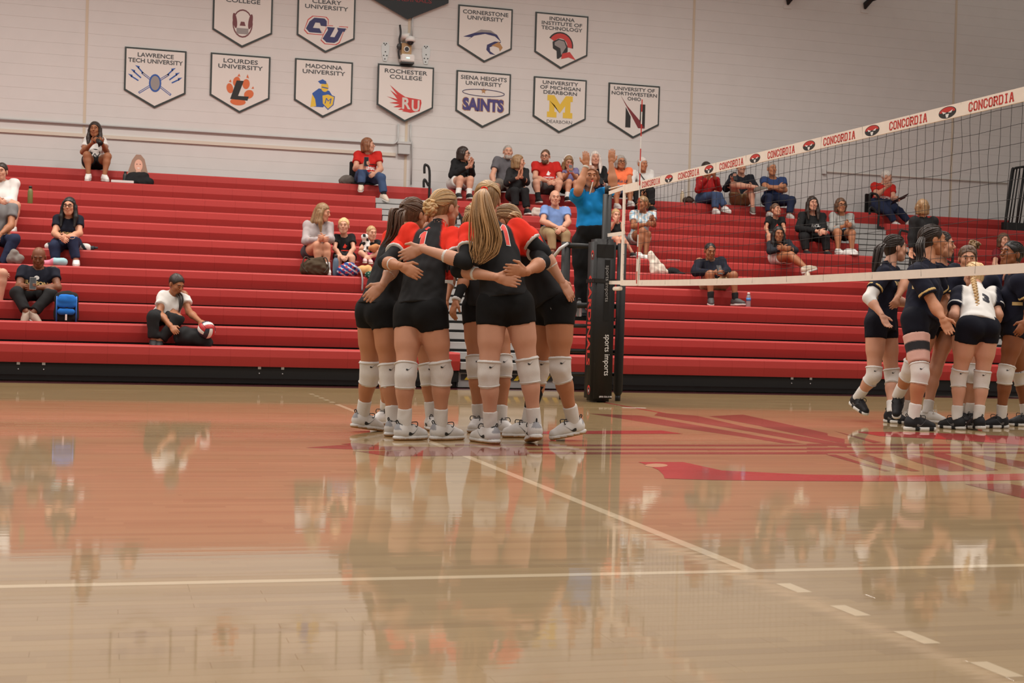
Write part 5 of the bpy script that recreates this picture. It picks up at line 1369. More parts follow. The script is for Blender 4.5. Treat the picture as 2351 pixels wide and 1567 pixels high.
# block lettering on the band
GL = {'C': [[(1, .75), (1, .85), (.8, 1), (.2, 1), (0, .85), (0, .15), (.2, 0), (.8, 0), (1, .15), (1, .28)]],
      'O': [[(.2, 0), (0, .15), (0, .85), (.2, 1), (.8, 1), (1, .85), (1, .15), (.8, 0), (.2, 0)]],
      'N': [[(0, 0), (0, 1), (1, 0), (1, 1)], [(-.15, 0), (.15, 0)], [(.85, 1), (1.15, 1)], [(-.15, 1), (.1, 1)]],
      'R': [[(0, 0), (0, 1), (.8, 1), (1, .85), (1, .6), (.8, .5), (0, .5)], [(.5, .5), (1, 0)], [(-.15, 0), (.2, 0)], [(-.15, 1), (.1, 1)]],
      'D': [[(0, 0), (0, 1), (.8, 1), (1, .85), (1, .15), (.8, 0), (0, 0)], [(-.15, 0), (.1, 0)], [(-.15, 1), (.1, 1)]],
      'I': [[(.5, 0), (.5, 1)], [(.2, 0), (.8, 0)], [(.2, 1), (.8, 1)]],
      'A': [[(0, 0), (.38, 1), (.62, 1), (1, 0)], [(.2, .35), (.8, .35)], [(-.15, 0), (.15, 0)], [(.85, 0), (1.15, 0)]]}
def block_word(word, c, ux, uy, w, h, m, parent, sw=.2):
    n = len(word); adv = w / n; lw = adv * .62; V = []; F = []
    for i, ch in enumerate(word):
        x0 = -w / 2 + adv * i + (adv - lw) / 2
        for st in GL[ch]:
            P = np.array([(x0 + x * lw, (y - .5) * h * .84) for x, y in st]); t = h * sw / 2
            for a, b_ in zip(P[:-1], P[1:]):
                d = unit(b_ - a); nn = np.array([-d[1], d[0]]) * t * (.8 if abs(d[0]) > .5 else 1); e = d * t * .55; k = len(V)
                V += [a - e - nn, b_ + e - nn, b_ + e + nn, a - e + nn]; F.append((k, k + 1, k + 2, k + 3))
    ux, uy = np.asarray(ux, float), np.asarray(uy, float); nr = np.cross(ux, uy)
    V = [c + ux * v[0] + uy * v[1] + nr * (i // 4 % 7) * .00012 for i, v in enumerate(V)]
    return mesh_obj('lettering', V, F, m, parent)
ww = [(1475, 1517), (1558, 1607), (1653, 1708.5), (1763.6, 1826.8), (1891.7, 1965.7), (2043, 2131), (2225, 2331)]
oo = [1537, 1629, 1735, 1859, 2004, 2177]
tl_ = lambda x: 415 - .2316 * (x - 1469) + 9
NRED = mat('band_red', lin((188, 48, 40)), .7); NBLK = mat('band_black', (.02, .02, .02), .7)
UY_ = np.array([0, -1.0, 0])
ys = [(at(a, tl_(a), X=0)[1], at(b_, tl_(b_), X=0)[1]) for a, b_ in ww]
for a, b_ in ys:
    yc = (a + b_) / 2; block_word('CONCORDIA', np.array([-.0068, yc, ZT - .043 + .25 * zsag(yc)]), UY_, EZ, a - b_, .058, NRED, net_root)
for x in oo:
    yc = at(x, tl_(x), X=0)[1]; c = np.array([-.0066, yc, ZT - .043 + .25 * zsag(yc)])
    poly_on([ell(0, 0, .098, .037, 24)], c, UY_, EZ, NBLK, 'emblem', net_root); poly_on([[(x_, y_) for x_, y_ in ell(0, .002, .088, .031, 24) if y_ > .0]], c, UY_, EZ, NRED, 'emblem', net_root, .0005)
    poly_on([[(-.06, .012), (-.008, -.002), (-.045, -.006)], [(.06, .012), (.008, -.002), (.045, -.006)], [(-.02, -.01), (.02, -.01), (.01, -.033), (-.01, -.033)]], c, UY_, EZ, WMARK, 'emblem', net_root, .001)
YP = .98
for z0, z1, yy in ((ZT - .03, ZT - .045, YP), (1.76, 1.765, YP), (ZB + .02, ZB + .03, YP)):
    strap = MB(); strap.prism([(YN0 + .026, z0 - .02), (YN0 + .026, z0 + .02), (yy - .05, z1 + .018), (yy - .05, z1 - .018)], -.004, .004, 0); strap.build('tension_strap', NETB, net_root)
strap = MB(); strap.tube([(0, YN0, ZT), (0, YP - .05, ZT)], .006, 6); strap.build('tension_cord', NETB, net_root)
strap = MB(); strap.box((-.02, YN0 + .02, ZB - .06), (.02, YN0 + .22, ZB - .02), bev=.008); strap.build('tensioner', NETB, net_root)
ant = empty('antenna', (0, 0, ZB), 'red and white striped net antenna rising above the far sideline', 'antenna')
ARED = mat('antenna_red', lin((190, 50, 40)), .4)
za = ZB + .26; k = 0; zend = 3.06; n_ = 15
for i in range(n_):
    m = MB(); m.tube([(-.012, 0, ZB + .0 + (zend - ZB) * i / n_), (-.012, 0, ZB + (zend - ZB) * (i + 1) / n_)], .006, 8); m.build('stripe', ARED if i % 2 == 0 else WHITE, ant)
post = empty('net_post', (0, YP, 0), 'black padded net post with white vertical lettering', 'post')
m = MB(); m.tube([(0, YP, 0), (0, YP, 2.20)], .048, 14); m.tube([(0, YP, 2.20), (0, YP, 2.29)], .03, 10); m.build('pole', BLACKM, post, True)
PADM = mat('pad_vinyl', (.011, .0105, .0105), .55, spec=.3, bump=.12, bscale=22)
px0, px1, py0, py1, pz = -.165, .075, .84, 1.10, 1.72
m = MB(); m.box((px0, py0, .01), (px1, py1, pz), bev=.03); m.build('pad', PADM, post, True)
m = MB(); m.box((px0 + .02, py0 - .006, 1.52), (px1 - .03, py0 + .02, 1.66), bev=.004); m.build('strap', BLACKM, post)
m = MB(); m.box((px0 - .004, py0 - .007, 1.255), (px1 + .004, py1 + .004, 1.30), bev=.004); m.build('strap', BLACKM, post)
m = MB(); m.box((px0 + .11, py0 - .004, .86), (px0 + .17, py0 + .01, 1.50)); m.build('slot', mat('slot_black', (.004, .004, .004), .9), post)
UXp, UYp = np.array([0, 0, -1.0]), np.array([1.0, 0, 0])
text_on('sports imports', (px0 + .155, py0 - .0015, .50), UXp, UYp, .43, .075, WMARK, 'lettering', post, bold=.02)
text_on('sports imports', (px0 + .135, py0 - .0075, 1.25), UXp, UYp, .38, .05, mat('dim_print', (.3, .3, .3), .6), 'lettering', post, bold=.0)
text_on('(800) 556-3198', (px0 + .16, py0 - .0015, .06), EX, EZ, .14, .022, WMARK, 'lettering', post, bold=.01)
for zc in (1.55, .13):
    poly_on([ell(0, 0, .045, .05)], (px0 - .0015, (py0 + py1) / 2 - .05, zc), UY_, EZ, NRED, 'emblem', post); poly_on([ell(0, -.01, .034, .036)], (px0 - .002, (py0 + py1) / 2 - .05, zc), UY_, EZ, NBLK, 'emblem', post); poly_on([[(-.02, .008), (0, -.03), (.02, .008), (0, -.005)]], (px0 - .0026, (py0 + py1) / 2 - .05, zc), UY_, EZ, WMARK, 'emblem', post)
text_on('CARDINALS', (px0 - .0016, (py0 + py1) / 2, .86), UXp, np.array([0, -1.0, 0]), .95, .11, NRED, 'lettering', post, bold=.03)
# referee stand
st = empty('referee_stand', (0, 1.7, 0), 'black padded referee stand behind the net post', 'stand')
FTR, FTL = at(1418, 920, Z=0), at(1312, 905, Z=0)
Xr, Xl = FTR[0], at(1300, 560, Y=1.35)[0]
legs_ = [((Xr, 1.2), .02), ((Xl, 1.35), .03), ((Xr + .02, 2.15), .0), ((Xl, 2.15), .0)]
for (x, y_), _ in legs_:
    m = MB(); m.tube([(x, y_, .0), (x, y_, .06)], .03, 10); m.build('foot', BLACKM, st, True)
    m = MB(); m.tube([(x, y_, .06), (x, y_, .10), (x, y_, 1.70)], [.03, .05, .05], 12); m.build('leg', PADM, st, True)
for z in (.28, .53, .80, 1.02, 1.66):
    m = MB(); m.tube([(Xl, 1.32, z), (Xr, 1.25, z)], .022 if z < 1 else .03, 8); m.build('rung', BLACKM, st, True)
    m = MB(); m.tube([(Xr, 1.2, z), (Xr + .02, 2.15, z)], .02, 8); m.build('rung', BLACKM, st, True)
m = MB(); m.box((Xl, 1.35, .86), (Xr, 2.15, .90)); m.build('platform', BLACKM, st)
m = MB(); m.tube([(Xl, 1.3, 1.68), (Xl - .10, 1.25, 1.62), (Xl - .12, 1.5, 1.5)], .018, 8); m.build('latch', GALV, st, True)
# ================================================================== hand rails
def rail(label, pts, Y, r=.02):
    m = MB(); m.tube(bez([at(x, y, Y=Y) for x, y in pts], 4), r, 8); o = m.build('handrail', BLACKM, None, True); return tag(o, label, 'handrail', 'black aisle handrails')
for lb, Y, A_, B_ in (('black hooked handrail at the head of the left aisle', 9.95, [(974.5, 398), (974.5, 383), (977.5, 378), (986, 392), (985, 462)], [(973, 430), (973, 416), (976, 412.5), (984, 427)]),
                     ('black hooked handrail halfway up the left aisle', 8.5, [(1046, 514), (1047, 492), (1052, 489), (1061, 510), (1059, 560)], [(1045, 545), (1046, 526), (1050, 524), (1060, 542)]),
                     ('black handrail behind the clipboard man in the right aisle', 9.6, [(1998, 470), (1997, 449), (2003, 444), (2018, 460), (2013, 562)], [(1997, 492), (1996, 480), (2002, 476), (2016, 490)]),
                     ('black handrail beside the dark-hooded person in the right aisle', 7.2, [(2066, 556), (2066, 534), (2072, 529), (2092, 546), (2086, 640)], [(2064, 590), (2064, 575), (2070, 571), (2089, 586)]),
                     ('black handrail low in the right aisle behind the navy team', 5.6, [(2160, 566), (2166, 562), (2180, 562), (2187, 575), (2184, 660)], [(2160, 600), (2165, 596), (2185, 604)])):
    rt = empty('handrail', tuple(at(*A_[-1], Y=Y)), lb, 'handrail', 'black aisle handrails')
    for nm, pts in (('post', A_), ('hook', B_)):
        m = MB(); m.tube(bez([at(x, y, Y=Y) for x, y in pts], 5), .021, 8); m.build(nm, BLACKM, rt, True)
fg = empty('folded_railing', tuple(at(2330, 520, Y=9.7)), 'black folded railing of upright bars at the right end of the top row', 'railing')
for i, x in enumerate((2305, 2313, 2320, 2331, 2338, 2348, 2357, 2366)):
    a, b_ = at(x, 533, Y=9.72), at(x + 22, 386 - (x - 2305) * .12, Y=9.72); m = MB(); m.tube([a, b_], .014 if i not in (0, 3) else .026, 8); m.build('bar', BLACKM, fg, True)
m = MB(); m.tube(bez([at(2305, 533, Y=9.70), at(2322, 400, Y=9.70), at(2328, 388, Y=9.70), at(2340, 384, Y=9.70), at(2390, 378, Y=9.70)], 6), .022, 8); m.build('frame', BLACKM, fg, True)
m = MB(); m.box(at(2304, 534, Y=9.68), at(2390, 515, Y=9.76)); m.build('foot_rail', BLACKM, fg)
# ================================================================== spectators
def proj(P):
    d = np.asarray(P, float) - CAM; z = d @ FW
    return W / 2 + FPX * (d @ RT) / z, H / 2 - FPX * (d @ UP) / z
def row_y(r, x):
    a, b_ = proj((-12, rowY(r), rowZ(r))), proj((12, rowY(r), rowZ(r))); return a[1] + (b_[1] - a[1]) * (x - a[0]) / (b_[0] - a[0])
DEP = dict(hd=.10, nk=.18, s=.18, h=.18, e=.02, w=-.14, k=-.22, a=-.26, t=-.42)
def sp(label, hd, sh, hip, kn, an, el, wr, top, bot, s=1.0, b=1.0, fem=True, skin='l', hair='br', style='short', face=(-.2, -1, 0), sleeve=.55, legln=1.9, row=None, dy=None, toe=None, shoe=(.5, .48, .45), sole=(.55, .53, .5), sockc=None,
       hands=None, hem=-.02, hw=None, hh=None, topname='shirt', botname='trousers', loose=.010, colfn=None, hup=(0, 0, 1), wrk=.005, group='spectators in the bleachers', Y=None, h=.0172):
    """pixel joints; pairs are (image-left = person's right, image-right = person's left) when facing the camera"""
    if Y is None:
        r = row or min(range(2, 13), key=lambda r: abs(row_y(r, hip[0]) - hip[1] - 14 * s)); Y = rowY(r)
    dy = dy or {}
    def J_(k, p): return at(p[0], p[1], Y=Y + (p[2] if len(p) > 2 else dy.get(k, DEP.get(k, DEP.get(k[0], 0)))))
    J = dict(hd=J_('hd', hd)); J['sr'], J['sl'] = J_('s', sh[0]), J_('s', sh[1])
    ms = (J['sr'] + J['sl']) / 2
    hp = J_('h', hip); lat = unit(J['sl'] - J['sr']); w_ = hw or .085 * s * b
    J['hr'], J['hl'] = hp - lat * w_, hp + lat * w_
    up = unit(ms - hp); J['nk'] = ms + up * .045 * s + (J['hd'] - ms - up * (J['hd'] - ms).dot(up)) * .3
    for k, pr in (('k', kn), ('a', an), ('e', el), ('w', wr)):
        J[k + 'r'], J[k + 'l'] = J_(k, pr[0]), J_(k, pr[1])
    for i, q in enumerate('rl'):
        if toe is not None and toe[i] is not None: J['t' + q] = J_('t', toe[i])
        else:
            d = J['a' + q] - J['k' + q]; d[2] = 0; dd = unit(np.array([d[0] * .4, -1.0, 0])); J['t' + q] = J['a' + q] + dd * .185 * s + np.array([0, 0, -.07 * s])
    P = Person(label, J, s, b, fem, skin, hair, style, face, hup, True, h, hands, group=group, hh=hh)
    top = np.asarray(top, float)
    P.top = P.shirt(top, sl=sleeve, hem=hem, o=.012, name=topname, wr=wrk, loose=loose, colfn=colfn, neck=-.005)
    if bot is not None: P.bot = P.legs(np.asarray(bot, float), ln=legln, o=.014, name=botname, wr=.004, loose=.006 if legln < 1 else 0)
    for q in 'lr':
        if sockc is not None: sock(P, q, .22, np.asarray(sockc, float))
        P.shoe(q, np.asarray(shoe, float), np.asarray(sole, float))
    return P
def glasses(P, c=(.02, .02, .02)):
    L, s = P.L, P.hs; V = []; F = []
    pts = []
    for q in (-1, 1):
        ring = [L(.104, q * .032 + .024 * math.cos(t), .002 + .016 * math.sin(t)) for t in np.linspace(0, 6.283, 12)]
        v, f = tube_geo(ring, .0028 * s, 4, False); F += [tuple(np.array(x) + len(V)) for x in f]; V += list(v)
        v, f = tube_geo([L(.104, q * .056, .006), L(.0, q * .084, .006)], .0028 * s, 4); F += [tuple(np.array(x) + len(V)) for x in f]; V += list(v)
    v, f = tube_geo([L(.106, -.010, .006), L(.106, .010, .006)], .0028 * s, 4); F += [tuple(np.array(x) + len(V)) for x in f]; V += list(v)
    P.raw('glasses', np.array(V), F, CLOTH, None, c)
def beard(P, col):
    L, B, s = P.L, P.B, P.hs
    P.part('beard', net([El(L(.030, 0, -.075), s * np.array([.068, .062, .055]), B), Pr(L(.07, -.02, -.105), L(.07, .02, -.105), s * .026)], .008, .02, [(L(0, 0, -.046), unit(B[2] + .1 * B[0]))]), HAIRM, np.asarray(col), wr=.002)
def c_(r, g, b_): return np.array(lin((r, g, b_)))
BLK = np.array((.014, .014, .015)); JEAN = c_(62, 80, 112); DJEAN = c_(36, 44, 68); KHK = c_(168, 146, 110); WHT = np.array((.70, .68, .65)); DNAVY = c_(26, 28, 40); RTEE = c_(186, 40, 34)
SKS = np.array((.5, .48, .45))
def tees(P, s, dz, w, h, m, dx=0.0, bold=.02):
    ms, mh, lat, up, fwd, lath, fwh = P.fr
    return print_on(P, P.top, s, ms - up * dz * P.s + lat * dx + fwd * .12, w, h, m, bold=bold)

s1 = sp('long-haired photographer in a white tee on the top row', (218, 297), ((201, 324), (235, 324)), (218, 374), ((200, 356), (247, 359)), ((203, 400), (240, 402)), ((190, 349), (245, 348)), ((212, 328, -.28), (234, 328, -.28)), WHT, BLK, skin='m', hair='dk', style='long', legln=.45, botname='shorts', toe=((199, 412), (247, 413)), shoe=WHT)
tees(s1, 'W', .24, .16, .07, BMARK); print_on(s1, s1.top, (ell(0, 0, .5, .5, 24), [tuple(range(24))]), (s1.fr[0] + s1.fr[1]) / 2 + s1.fr[4] * .12 + s1.fr[3] * -.02, .16, .12, BMARK, name='print')
s3 = sp('person in a white long-sleeved top cut by the left edge', (3, 394), ((-30, 420), (33, 421)), (2, 478), ((-30, 476), (37, 472)), ((-30, 522), (31, 522)), ((-36, 462), (27, 462)), ((-6, 464), (6, 461)), WHT * .95, c_(150, 120, 100), skin='p', hair='dk', style='short', b=1.15, sleeve=1.85, legln=.5, botname='shorts', fem=False, row=8)
s4 = sp('person in a grey tee and dark jeans cut by the left edge', (-20, 446), ((-44, 478), (28, 478)), (-6, 556), ((-30, 552), (33, 548)), ((-30, 612), (4, 612)), ((-46, 520), (25, 518)), ((-20, 540), (2, 536)), c_(112, 110, 110), DJEAN, skin='m', hair='dk', b=1.12, fem=False, row=6)
s5 = sp('bare-legged person almost wholly outside the left edge', (-46, 556), ((-72, 580), (-24, 580)), (-44, 632), ((-60, 630), (6, 628)), ((-60, 690), (0, 690)), ((-80, 620), (-20, 610)), ((-50, 630), (2, 624)), c_(120, 60, 50), KHK, skin='p', hair='br', row=4, legln=.5, botname='shorts')
s6 = sp('woman with glasses, navy tee and ripped jeans', (159, 474), ((134, 503), (180, 503)), (153, 560), ((126, 566), (165, 548)), ((128, 598), (175, 598)), ((125, 536), (183, 536)), ((143, 547, -.30), (154, 543, -.30)), DNAVY, DJEAN, skin='l', hair='bk', style='long', shoe=WHT)
glasses(s6); tees(s6, 'JUDSON', .20, .22, .045, GOLDM, bold=.04); tees(s6, 'VOLLEYBALL', .265, .24, .035, WMARK, bold=.03)
print_on(s6, s6.bot, (ell(0, 0, .5, .5, 10), [tuple(range(10))]), s6.J['kl'] + np.array([0, -.08, .02]), .08, .05, mat('knee_tear', tuple(TONES['l']), .7), name='tear', n=(0, -1, .3), ux=np.array([1.0, 0, 0]), uy=np.array([0, 0, 1.0]))
s7 = sp('bald man in a navy tee looking at his phone', (89, 590), ((54, 621), (122, 621)), (80, 676), ((38, 672), (117, 674)), ((60, 716, -.36), (76, 718, -.36)), ((43, 659), (133, 660)), ((66, 658, -.24), (84, 660, -.24)), DNAVY, BLK, skin='d', hair='bk', style='bald', fem=False, b=1.12, face=(-.05, -1, -.35), shoe=c_(150, 132, 118), toe=((55, 733), (86, 732)))
tees(s7, 'JUDSON', .16, .27, .06, GOLDM, bold=.05); print_on(s7, s7.top, (ell(0, 0, .5, .5, 14), [tuple(range(14))]), s7.fr[0] - s7.fr[3] * .09 + s7.fr[4] * .12, .06, .05, WMARK, name='print')
s8 = sp('woman in a white tee handling a volleyball on the bottom rows', (405, 652), ((374, 681), (421, 677)), (378, 730), ((352, 728), (408, 732)), ((352, 782), (366, 784)), ((366, 718), (434, 716)), ((394, 750, -.34), (460, 738, -.34)), WHT, BLK, skin='m', hair='dk', style='tied', face=(.55, -.8, -.45), shoe=BLK, sole=WHT, loose=.02)
strands(s8, 'ponytail', [t_(397, 655, rowY(2) + .2), t_(405, 672, rowY(2) + .12), t_(414, 682, rowY(2) + .0), t_(415, 700, rowY(2) - .06), t_(410, 718, rowY(2) - .08)], 26, [.03, .035, .03, .01], .006, HAIRS['dk'], 31)
tees(s8, 'JUDSON', .24, .18, .03, BMARK, dx=.05)
s9 = sp('woman in a red tee with a teal phone on the top row', (845, 333), ((822, 356), (866, 355)), (843, 408), ((832, 389), (875, 408)), ((829, 424), (881, 445)), ((816, 387), (874, 388)), ((835, 379, -.26), (861, 397, -.1)), RTEE, JEAN, skin='p', hair='rb', style='bob', face=(.95, -.35, .05), b=1.1, toe=((827, 439), (893, 464)), shoe=c_(206, 190, 172), sockc=BLK)
tees(s9, 'VOLLEYBALL', .235, .26, .055, WMARK, bold=.05); tees(s9, '-', .17, .27, .012, BMARK, bold=.08)
s10 = sp('girl in a grey sweatshirt with long light brown hair', (741, 487), ((706, 517), (754, 516)), (722, 578), ((729, 564), (749, 566)), ((730, 614), (751, 617)), ((702, 553), (759, 549)), ((736, 550, -.26), (743, 546, -.26)), c_(166, 156, 156), c_(70, 66, 70), skin='l', hair='db', style='long', face=(.85, -.5, -.2), sleeve=1.9, legln=.35, botname='shorts', shoe=WHT, sockc=WHT, loose=.025, topname='sweatshirt')
tees(s10, 'CHARLESTON', .19, .25, .05, WMARK, bold=.01)
EMB = [(np.array([(-.5, -.3), (-.05, .5), (.15, .2), (.5, .0), (.1, -.1), (.25, -.35), (-.2, -.45)]), [(0, 1, 2, 3, 4, 5, 6)])][0]
s11 = sp('blond boy in a black tee with a red emblem', (789, 519), ((773, 545), (807, 545)), (790, 588), ((777, 592), (808, 592)), ((779, 618), (808, 618)), ((768, 570), (812, 571)), ((784, 588, -.26), (796, 590, -.26)), BLK, BLK, s=.78, fem=False, skin='p', hair='lb', style='short', face=(-.25, -1, .05), legln=.7, botname='shorts', hh=1.2)
tees(s11, EMB, .16, .07, .07, RMARK); tees(s11, '-', .24, .12, .014, RMARK, bold=.1)
s12 = sp('little blonde girl holding soft toys', (853, 535), ((837, 556), (867, 556)), (852, 590), ((829, 580), (871, 580)), ((850, 596, -.3), (838, 594, -.3)), ((828, 571), (872, 572)), ((846, 570, -.2), (858, 571, -.2)), BLK, c_(180, 60, 110), s=.64, skin='p', hair='bl', style='tied', face=(.25, -1, -.05), legln=.5, botname='shorts', shoe=c_(206, 170, 170), hh=1.32)
strands(s12, 'braid', [s12.L(-.02, .085, -.05), s12.L(.03, .10, -.14), s12.L(.05, .09, -.26)], 14, [.015, .02, .012], .006, HAIRS['bl'], 33)
s13 = sp('woman in a black cardigan over yellow, white shorts', (1064, 353), ((1045, 373), (1080, 373)), (1050, 422), ((1057, 411), (1080, 412)), ((1052, 444), (1077, 445)), ((1037, 402), (1083, 400)), ((1076, 382, -.2), (1081, 380, -.2)), BLK, WHT * .9, skin='p', hair='dk', style='bob', face=(.9, -.45, 0), sleeve=1.85, legln=.6, botname='shorts', shoe=BLK, topname='cardigan', sockc=WHT,
         hands={'r': ((.3, -.2, .9), (.6, -.6, 0), .3), 'l': ((.1, -.2, .9), (-.6, -.6, 0), .3)})
glasses(s13); print_on(s13, s13.top, (np.array([(-.3, .5), (.3, .5), (.15, -.5), (-.1, -.5)]), [(0, 1, 2, 3)]), s13.fr[0] - s13.fr[3] * .12 + s13.fr[4] * .12, .13, .24, mat('yellow_top', lin((206, 190, 90)), .8), name='inner_top')
s14 = sp('grey-bearded man in a grey button shirt', (1166, 349), ((1142, 369), (1187, 369)), (1158, 424), ((1140, 430), (1176, 430)), ((1140, 456), (1176, 456)), ((1130, 404), (1194, 404)), ((1134, 420, -.1), (1180, 418, -.1)), c_(96, 94, 98), c_(120, 112, 104), fem=False, b=1.12, skin='p', hair='gr', style='buzz', face=(-.1, -1, 0), legln=.8, botname='shorts')
beard(s14, HAIRS['gr'])
s15 = sp('clapping woman in a black jacket in front of the bearded man', (1190, 372), ((1172, 394), (1205, 393)), (1186, 447), ((1182, 438), (1204, 438)), ((1183, 476), (1210, 480)), ((1164, 420), (1209, 418)), ((1190, 407, -.22), (1196, 405, -.22)), c_(38, 37, 38), BLK, skin='l', hair='db', style='bob', face=(.92, -.4, 0), sleeve=1.85, shoe=BLK, sole=WHT, topname='jacket', hands={'r': ((.1, -.2, 1), (.8, -.3, 0), .15), 'l': ((.05, -.2, 1), (-.8, -.3, 0), .15)}, row=11)
s16 = sp('bearded man in a red tee with glasses, hands clasped', (1252, 359), ((1230, 379), (1277, 380)), (1254, 432), ((1231, 419), (1284, 420)), ((1236, 454), (1275, 454)), ((1229, 408), (1288, 412)), ((1261, 417, -.3), (1268, 418, -.3)), RTEE, c_(92, 88, 88), fem=False, b=1.16, skin='p', hair='br', style='buzz', face=(-.45, -.9, -.1), legln=.85, botname='shorts', shoe=BLK, sockc=BLK)
glasses(s16); beard(s16, HAIRS['br']); tees(s16, EMB, .15, .09, .09, WMARK); tees(s16, 'CONCORDIA', .225, .2, .03, WMARK, bold=.03)
s17 = sp('girl with headphones and a red phone', (1304, 371), ((1290, 392), (1321, 393)), (1305, 432), ((1306, 418), (1322, 420)), ((1302, 452), (1323, 454)), ((1296, 408), (1325, 411)), ((1306, 396, -.2), (1312, 395, -.2)), c_(118, 112, 150), BLK, s=.9, skin='l', hair='db', style='long', face=(.1, -1, -.4), legln=.4, botname='shorts', shoe=BLK, sockc=WHT)
hp_ = [s17.L(-.0, .095 * math.cos(a), .03 + .105 * math.sin(a)) for a in np.linspace(0, math.pi, 12)]
V, F = tube_geo(hp_, .011, 6); hpn = s17.raw('headphones', V, F, CLOTH, None, WHT)
for q in (-1, 1):
    V, F = ball_geo(s17.L(0, q * .098, .005), .034, 10, (.8, .5, 1)); s17.raw('ear_cup', V, F, CLOTH, hpn, WHT * .9)
s18 = sp('white-blonde woman in a black jacket behind the referee', (1366, 363), ((1348, 390), (1384, 389)), (1366, 436), ((1352, 428), (1382, 428)), ((1352, 458), (1382, 458)), ((1343, 414), (1393, 412)), ((1372, 420, -.2), (1381, 418, -.2)), BLK, DJEAN, skin='p', hair='wh', style='long', face=(-.15, -1, .05), sleeve=1.85, topname='jacket')
s19 = sp('woman in a neon orange tee and denim shorts', (1425, 372), ((1407, 392), (1443, 393)), (1424, 438), ((1415, 436), (1446, 436)), ((1416, 468), (1447, 462)), ((1397, 414), (1447, 416)), ((1413, 432, -.2), (1442, 432, -.2)), c_(250, 128, 84), c_(104, 128, 160), skin='t', hair='gr', style='bob', face=(.0, -1, 0), legln=.55, botname='shorts', b=1.08)
glasses(s19); tees(s19, 'Run LB', .19, .18, .05, mat('teal_print', lin((50, 90, 110)), .6), bold=.02)
s20 = sp('short-haired woman in a white cardigan and black trousers', (1475, 377), ((1456, 398), (1493, 398)), (1476, 440), ((1462, 436), (1494, 438)), ((1464, 472), (1496, 474)), ((1450, 420), (1498, 420)), ((1464, 436, -.1), (1490, 436, -.1)), WHT * .95, BLK, skin='t', hair='wh', style='short', face=(.25, -1, -.05), sleeve=1.85, topname='cardigan', shoe=BLK)
V, F = tube_geo(bez([s20.fr[0] - s20.fr[2] * -.10 + s20.fr[3] * .02 + s20.fr[4] * .09, s20.fr[0] - s20.fr[3] * .15 + s20.fr[4] * .15, s20.fr[0] - s20.fr[3] * .3 - s20.fr[2] * .12 + s20.fr[4] * .16], 6), .008, 5); s20.raw('bag_strap', V, F, CLOTH, None, BLK)
s21 = sp('bald man in a light blue polo', (1274, 454), ((1252, 482), (1298, 482)), (1270, 534), ((1266, 538), (1298, 538)), ((1268, 578), (1298, 578)), ((1246, 508), (1305, 510)), ((1282, 522, -.2), (1288, 526, -.22)), c_(116, 144, 196), KHK * .75, fem=False, b=1.12, skin='p', hair='gr', style='bald', face=(-.15, -1, -.02), shoe=c_(70, 50, 40))
s23 = sp('little girl in a black tank top covering her mouth', (1414, 494), ((1405, 514), (1427, 514)), (1417, 546), ((1418, 550), (1433, 552)), ((1424, 578), (1452, 580)), ((1401, 526), (1432, 534)), ((1413, 508, -.12), (1428, 545, -.1)), BLK, c_(110, 130, 150), s=.68, skin='p', hair='bl', style='tied', face=(-.05, -1, -.05), sleeve=0, legln=.4, botname='shorts', shoe=BLK, hh=1.25, hands={'r': ((.1, -.1, 1), (0, 1, 0), .4)})
s24 = sp('woman in a tie-dye tee sitting with crossed legs', (1475, 467), ((1455, 492), (1497, 490)), (1466, 548), ((1475, 531), (1486, 538)), ((1466, 580), (1482, 586)), ((1454, 520), (1501, 516)), ((1484, 515, -.24), (1498, 505, -.2)), c_(180, 190, 196), WHT * .8, skin='m', hair='db', style='tied', face=(-.85, -.5, .02), legln=.35, botname='shorts', shoe=WHT,
         colfn=lambda V: np.where((np.sin(V[:, [0]] * 60 + np.sin(V[:, [2]] * 50) * 2) > .3), c_(150, 186, 206), c_(206, 204, 200)))
tees(s24, 'LOYOLA', .19, .15, .035, mat('purple_print', lin((70, 50, 90)), .6), bold=.02); tees(s24, '-', .25, .12, .014, GOLDM, bold=.1)
strands(s24, 'ponytail', [s24.L(-.10, 0, .02), s24.L(-.14, 0, .0), s24.L(-.14, 0, -.07)], 20, [.02, .035, .015], .006, HAIRS['db'], 35)
s25 = sp('woman in a red jacket raising a camera behind the net band', (1622, 386), ((1607, 412), (1643, 412)), (1620, 456), ((1642, 446), (1649, 448)), ((1642, 480), (1664, 474)), ((1603, 436), (1650, 434)), ((1628, 404, -.25), (1640, 404, -.25)), c_(160, 34, 36), JEAN, skin='t', hair='dk', style='tied', face=(.2, -1, 0), sleeve=1.85, topname='jacket', toe=(None, (1678, 487)), shoe=WHT, row=12)
s26 = sp('man in a black jacket with an ankle over his knee', (1701, 383), ((1682, 407), (1722, 408)), (1700, 458), ((1684, 424), (1725, 437)), ((1738, 430, -.34), (1728, 476)), ((1667, 433), (1736, 433)), ((1682, 412, -.26), (1726, 428, -.26)), c_(26, 28, 36), KHK * .9, fem=False, b=1.08, skin='p', hair='gr', style='short', face=(.1, -1, 0), sleeve=1.85, legln=.75, botname='shorts', toe=((1754, 421, -.36), (1731, 490)), shoe=c_(110, 104, 96), topname='jacket', row=12)
tees(s26, EMB, .17, .07, .06, RMARK)
s27 = sp('man in a blue polo with folded arms', (1772, 388), ((1754, 414), (1796, 414)), (1774, 458), ((1762, 456), (1818, 460)), ((1766, 488), (1812, 492)), ((1756, 432), (1802, 436)), ((1788, 428, -.06), (1768, 430, -.09)), c_(48, 66, 108), DJEAN, fem=False, b=1.15, skin='t', hair='gr', style='buzz', face=(-.05, -1, .05), row=12)
